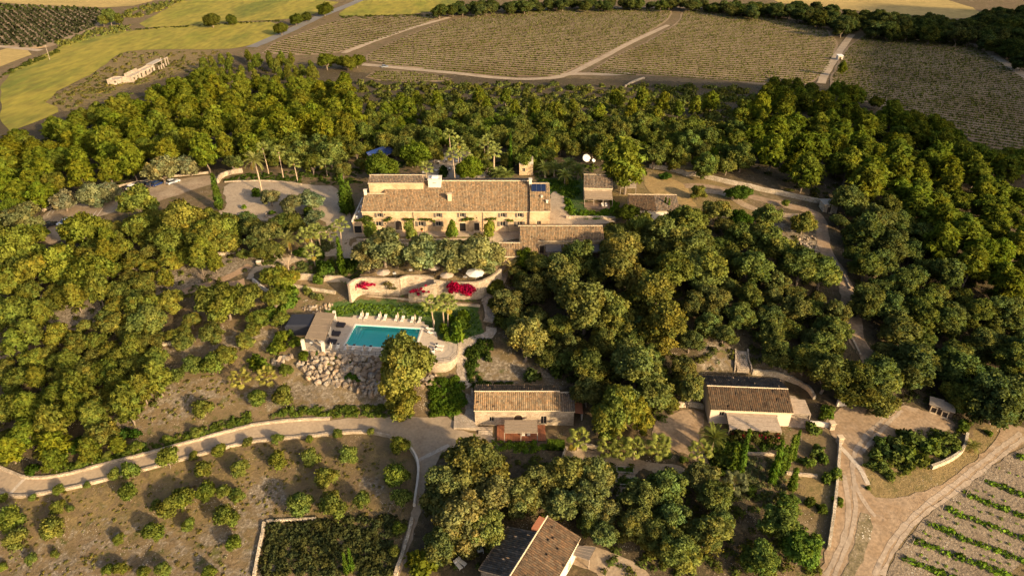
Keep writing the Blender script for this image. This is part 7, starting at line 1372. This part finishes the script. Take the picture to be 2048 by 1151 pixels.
# ------------------------------------------------------------------ cars, tables, parasols and other small things
def car(label, px, py, rz, color, kind='hatch', group=None):
    x, y, z = hit(px, py); o = empty('parked_car', (x, y, z + .08), rz, label, 'car', group); paint = M.get(('paint', color)) or mat(('paint_%02d' % len(MATS)), [color], rough=.25, spec=.6); MATS[('paint', color)] = paint
    L, Wd, hb, ht = (4.4, 1.8, .85, 1.62) if kind == 'suv' else (4.2, 1.72, .78, 1.42)
    pr = [(-L / 2, .35), (-L / 2 + .05, hb - .08), (-L / 2 + .5, hb), (L * .18, hb + .05), (L / 2 - .35, hb - .12), (L / 2, hb - .3), (L / 2, .35), (L / 2 - .2, .22), (-L / 2 + .2, .22)]
    MB().yprism(pr, -Wd / 2, Wd / 2).build('body', paint, o)
    c0, c1, r0, r1 = -L / 2 + .25, L * .24, -L / 2 + .75, L * .04
    cab = MB(); cab.hexa([(c0, -Wd / 2 + .04, hb - .02), (c1, -Wd / 2 + .04, hb + .02), (c1, Wd / 2 - .04, hb + .02), (c0, Wd / 2 - .04, hb - .02), (r0, -Wd / 2 + .24, ht - .05), (r1, -Wd / 2 + .24, ht - .05), (r1, Wd / 2 - .24, ht - .05), (r0, Wd / 2 - .24, ht - .05)]); cab.build('windows', M['glass_dark'], o)
    MB().hexa([(r0 - .12, -Wd / 2 + .2, ht - .07), (r1 + .08, -Wd / 2 + .2, ht - .07), (r1 + .08, Wd / 2 - .2, ht - .07), (r0 - .12, Wd / 2 - .2, ht - .07), (r0, -Wd / 2 + .26, ht + .02), (r1, -Wd / 2 + .26, ht + .02), (r1, Wd / 2 - .26, ht + .02), (r0, Wd / 2 - .26, ht + .02)]).build('roof', paint, o)
    for sx in (-L * .31, L * .31):
        for sy in (-1, 1):
            w = empty('wheel', (sx, sy * (Wd / 2 - .1), .30), 0, parent=o); w.rotation_euler = (pi / 2, 0, 0); MB().lathe([(.20, -.1), (.33, -.09), (.33, .09), (.20, .1)], 14).build('tyre', M['rubber'], w); MB().lathe([(.19, -.105), (.02, -.11), (.02, .11), (.19, .105)], 10).build('rim', M['metal'], w)
    for sy in (-1, 1): MB().box(L / 2 - .06, L / 2 + .01, sy * Wd * .36 - .2, sy * Wd * .36 + .2, hb - .32, hb - .18).build('headlight', M['plastic_white'], o); MB().box(-L / 2 - .01, -L / 2 + .06, sy * Wd * .4 - .14, sy * Wd * .4 + .14, hb - .25, hb - .1).build('taillight', M['red_brick'], o); MB().box(L * .2, L * .2 + .12, sy * (Wd / 2 + .1) - .08, sy * (Wd / 2 + .1) + .08, hb, hb + .14).build('mirror', paint, o)
    return o
car('white four wheel drive parked at the far side of the car park', *P('C4', (1028, 375))[0], radians(62), (.75, .74, .72), 'suv'); car('dark hatchback tucked behind the white four wheel drive', *P('C4', (1085, 350))[0], radians(62), (.03, .03, .035))
car('dark blue rounded car under the pale tree of the car park', *P('C4', (1212, 345))[0], radians(60), (.012, .03, .12)); car('silver car parked nearest to the turning circle', *P('C4', (1330, 330))[0], radians(55), (.5, .52, .54))
car('black car half hidden beside the blue car', *P('C4', (1172, 350))[0], radians(60), (.025, .022, .025)); car('white saloon parked in the middle of the car park', *P('C4', (500, 645))[0], radians(-125), (.74, .75, .78)); car('black car parked at the lower end of the car park', *P('C4', (392, 660))[0], radians(45), (.02, .022, .03)); car('grey car driving on the pale farm track', *P('C2', (263, 395))[0], radians(10), (.22, .24, .26))
def motorbike(px, py, rz):
    x, y, z = hit(px, py); o = empty('motorbike', (x, y, z + .07), rz, 'dark motorbike parked against the car park wall', 'motorbike', 'parked motorbikes')
    for s in (-.65, .65): w = MB().lathe([(.18, -.06), (.31, -.05), (.31, .05), (.18, .06)], 12).build('wheel', M['rubber'], o); w.location = (s, 0, .31); w.rotation_euler = (pi / 2, 0, 0)
    MB().hexa([(-.6, -.12, .45), (.4, -.12, .4), (.4, .12, .4), (-.6, .12, .45), (-.75, -.1, .8), (.35, -.12, .85), (.35, .12, .85), (-.75, .1, .8)]).build('body', M['rubber'], o); MB().bar((.55, 0, .35), (.35, 0, 1.05), .08).bar((.35, -.35, 1.05), (.35, .35, 1.05), .05).build('handlebar', M['iron'], o); MB().box(-.75, .05, -.14, .14, .802, .9).build('seat', M['red_brick'], o)
for a in P('C4', (880, 420), (925, 395)): motorbike(*a, radians(60))
def parasol_open(label, px, py, r, mt, z, h=2.5):
    x, y, _ = on(px, py, z + h); o = empty('parasol', (x, y, z), random.uniform(0, .6), label, 'parasol'); n = 8; ca = MB(); pts = [(cos(2 * pi * k / n) * r, sin(2 * pi * k / n) * r, h - .45) for k in range(n)]
    ca.add([(0, 0, h + .1)] + pts + [(0, 0, h + .06)] + [(a * .995, b * .995, c - .06) for a, b, c in pts], [(0, 1 + k, 1 + (k + 1) % n) for k in range(n)] + [(n + 1, n + 2 + (k + 1) % n, n + 2 + k) for k in range(n)] + [(1 + k, n + 2 + k, n + 2 + (k + 1) % n, 1 + (k + 1) % n) for k in range(n)]); ca.build('canopy', M[mt], o)
    MB().tube([(0, 0, 0), (0, 0, h + .2)], .04, 6).build('pole', M['old_wood'], o)
    for k in range(n): MB().bar((0, 0, h - .25), (pts[k][0] * .7, pts[k][1] * .7, h - .32), .03).build('rib', M['old_wood'], o)
parasol_open('taupe open parasol above the left half of the terrace wall', *E6((505, 240))[0], 1.7, 'canvas_taupe', -1.35); parasol_open('taupe open parasol above the recess of the terrace wall', *E6((1250, 270))[0], 1.7, 'canvas_taupe', -1.35); parasol_open('large white open parasol on the front terrace', *E6((1580, 245))[0], 2.3, 'canvas_white', -1.35); parasol_open('dull taupe parasol in the shade of the terrace olives', *E6((1100, 185))[0], 1.5, 'canvas_taupe', -1.35)
ch = [MB().box(-.22, .22, -.22, .22, .42, .46).mesh('seat', M['iron']), MB().box(-.22, .22, .19, .23, .46, .88).mesh('backrest', M['iron'])]; lg = MB().box(-.02, .02, -.02, .02, 0, .42).mesh('leg', M['iron']); sq = [MB().box(-.4, .4, -.4, .4, .70, .74).mesh('table_top', M['plastic_white']), MB().box(-.05, .05, -.05, .05, 0, .7).mesh('table_leg', M['iron'])]
def cafe(px, py, z, lt, lc, gt, gc, chairs=2):
    p = Vector(on(px, py, z)); o = empty('table', p, random.uniform(0, 3), lt, 'table', gt)
    for m_ in sq: link(m_.name.split('.')[0], m_, o)
    for k in range(chairs):
        a = o.rotation_euler[2] + k * pi * 2 / chairs; c = empty('chair', p + Vector((cos(a) * .75, sin(a) * .75, 0)), a - pi / 2, lc, 'chair', gc)
        for m_ in ch: link(m_.name.split('.')[0], m_, c)
        for sx in (-.18, .18):
            for sy in (-.18, .18): link('leg', lg, c, (sx, sy, 0))
for a in E6((640, 300), (830, 260), (1060, 250), (1110, 240), (1465, 340), (1580, 330), (1640, 325), (1400, 250)): cafe(*a, -1.33, 'small white cafe table on the walled front terrace', 'dark metal chair on the walled front terrace', 'cafe tables of the front terrace', 'chairs of the front terrace')
for a in P('C6', (800, 140), (875, 118), (945, 102), (1035, 115), (1040, 160), (975, 180), (850, 196), (740, 215)): x, y, z = hit(*a); cafe(*a, z + .1, 'white table on the terrace behind the farmhouse', 'dark chair on the terrace behind the farmhouse', 'tables behind the farmhouse', 'chairs behind the farmhouse')
for a in P('D3', (632, 1058), (668, 1058)): lounger(on(*a, -13.69), 0, 'white lounger on the red timber deck', 'loungers on the red deck')
for a in P('C7', (943, 518), (970, 518)): x, y, z = hit(*a); lounger((x, y, z + .13), 0, 'white lounger in front of the small stone cottage', 'loungers of the small cottage')
x, y, z = hit(*P('C7', (540, 915))[0]); lounger((x, y, -2.54), .3, 'pale lounger under the annexe awnings')
for a, r_ in zip(P('D8', (215, 950), (245, 925)), (.7, .9)): x, y, z = hit(*a); lounger((x, y, z + .02), r_, 'white lounger on the lawn of the brown roofed house', 'loungers of the brown roofed house')
x, y, z = hit(*P('D8', (342, 830))[0]); o = empty('garden_table', (x, y, z), .4, 'square white garden table in the shade of the big olive', 'table'); MB().box(-.55, .55, -.5, .5, .68, .74).build('table_top', M['plastic_white'], o)
for sx in (-.45, .45):
    for sy in (-.4, .4): MB().box(sx - .03, sx + .03, sy - .03, sy + .03, -.05, .68).build('leg', M['plastic_white'], o)
def dish(label, px, py, r, h):
    x, y, z = hit(px, py, h); o = empty('satellite_dish', (x, y, z), 0, label, 'satellite dish'); m_ = MB().lathe([(.05, -.22 * r), (.5 * r, -.15 * r), (.85 * r, 0), (r, .08 * r), (r, .11 * r), (.5 * r, -.11 * r), (.04, -.18 * r)], 18).build('reflector', M['plastic_white'], o, True); m_.location = (0, 0, h); m_.rotation_euler = (radians(52), 0, radians(12))
    MB().bar((0, .1, -.3), (0, .1, h - .05), .12).build('mast', M['metal'], o); MB().bar((0, 0, h), (.1, -.9 * r, h + .75 * r), .04).build('feed_arm', M['metal'], o)
dish('large white satellite dish in the garden above the small cottage', *P('C7', (817, 138))[0], 1.35, 1.8); dish('small white satellite dish beside the large one', *P('C7', (872, 155))[0], .6, 1.4)
x, y, z = hit(*P('C7', (877, 165))[0]); o = empty('mast', (x, y, z), 0, 'thin lamp mast behind the satellite dishes', 'mast'); MB().tube([(0, 0, -.3), (0, 0, 5.5)], .06, 6).build('pole', M['metal'], o); MB().box(-.2, .2, -.15, .15, 5.45, 5.7).build('lamp_head', M['plastic_white'], o)
def pole(label, px, py, h, group=None):
    x, y, z = hit(px, py); o = empty('utility_pole', (x, y, z), .3, label, 'pole', group); MB().tube([(0, 0, -.5), (0, 0, h)], .16, 6).build('shaft', M['old_wood'], o); MB().box(-.9, .9, -.06, .06, h - .6, h - .45).build('crossarm', M['old_wood'], o)
pole('wooden utility pole at the edge of the green field', *P('C1', (293, 352))[0], 9)
x, y, z = hit(*P('C8', (650, 400))[0]); boulders('heap of pale stones on the upper bank', P('C8', (700, 565), (830, 565), (832, 680), (720, 660)), 40, (.25, .5), 21, 'rock_row'); boulders('jumble of pale rocks in the clearing beside the vineyard', P('C3', (560, 460), (640, 470), (640, 492), (560, 485)), 20, (.8, 1.4), 22, 'rock_row')
# dark branches of the wood pile
rg = random.Random(3); x, y, z = hit(*P('D5', (1110, 195))[0]); o = empty('wood_pile', (x, y, z), 0, 'heap of cut grey branches by the stone wall', 'wood pile'); 
for k in range(70): a = rg.uniform(0, pi); l = rg.uniform(.7, 1.6); c = Vector((rg.gauss(0, 2.2), rg.gauss(0, .8), .15 + abs(rg.gauss(0, .35)))); d = Vector((cos(a), sin(a), rg.uniform(-.15, .15))) * l; MB().tube([c - d, c + d * .1 + Vector((0, 0, .06)), c + d], [.07, .06, .03], 5).build('branch', M['bark' if k % 3 else 'old_wood'], o)
# bare trees
def bare_tree(label, px, py, h, seed, color='bark_pale'):
    rng = np.random.default_rng(seed); x, y, z = hit(px, py); o = empty('bare_tree', (x, y, z), 0, label, 'bare tree'); t = MB(); t.tube(wavy((0, 0, -.4), (.1, 0, h * .3), rng), np.linspace(.16, .12, 5), 6); t.build('trunk', M[color], o); b = MB()
    for k in range(13):
        a = k * 2.4; e = rng.uniform(.5, 1.2); q = np.array([cos(a) * cos(e), sin(a) * cos(e), sin(e)]) * h * rng.uniform(.5, .75) + np.array([0, 0, h * .28]); pth = wavy((.1, 0, h * .28), tuple(q), rng, 5, .15); b.tube(pth, np.linspace(.07, .015, 6), 4, False)
        for i in range(9): s0 = np.array(pth[rng.integers(2, 5)]); b.tube([tuple(s0), tuple(s0 + _unit(rng.normal(size=3) + np.array([0, 0, .6])) * rng.uniform(.5, 1.2))], [.025, .008], 3, False)
    b.build('branches', M[color], o)
bare_tree('leafless pale tree on the cobbled ramp', *P('C5', (680, 1000))[0], 5.5, 1)
for i, a in enumerate(P('C4', (1560, 1085), (1660, 1090), (1440, 980), (1200, 1120))): o = bare_tree('thin leafless tree on the bare pale slope ' + ('by the path', 'next to the reddish path bend', 'under the bright olives', 'beside the terrace wall')[i], *a, 3.0, 5 + i, 'bark')
# garden beds
for a in (P('D8', (1275, 250), (1390, 255), (1388, 300), (1275, 290)), P('D8', (1268, 325), (1390, 330), (1388, 380), (1268, 375)), P('D8', (1180, 235), (1236, 240), (1232, 282), (1170, 270))):
    c = hit(*[sum(v[i] for v in a) / 4 for i in (0, 1)]); w = world_poly(a); o = empty('garden_bed', c, 0, 'rectangular raised bed of green herbs between gravel paths', 'garden bed', 'raised herb beds'); q = [(p[0] - c[0], p[1] - c[1]) for p in w]
    for i in range(4): MB().bar((q[i][0], q[i][1], .1), (q[(i + 1) % 4][0], q[(i + 1) % 4][1], .1), .12, .45).build('edging', M['concrete'], o)
    pl = [(x_ - c[0], y_ - c[1], .05, s_, z_, c_) for x_, y_, zz_, s_, z_, c_ in scatter(a, 40, (.3, .45), (.07, .12, .02), 3)]; k = joined('herbs', None, None, TUFT_B, pl, 'leaf_green'); k.parent = o
for a in P('C6', (728, 720), (845, 715), (690, 705)): x, y, z = hit(*a); o = empty('potted_plant', (x, y, z), 0, 'small potted shrub by the farmhouse wall', 'potted plant', 'pots along the farmhouse'); MB().lathe([(.2, .06), (.3, .55), (.26, .55)], 10).build('pot', M['red_brick'], o); link('foliage', PROTO['bush'][0][0], o, (0, 0, .5), None, .5, (.06, .09, .02))
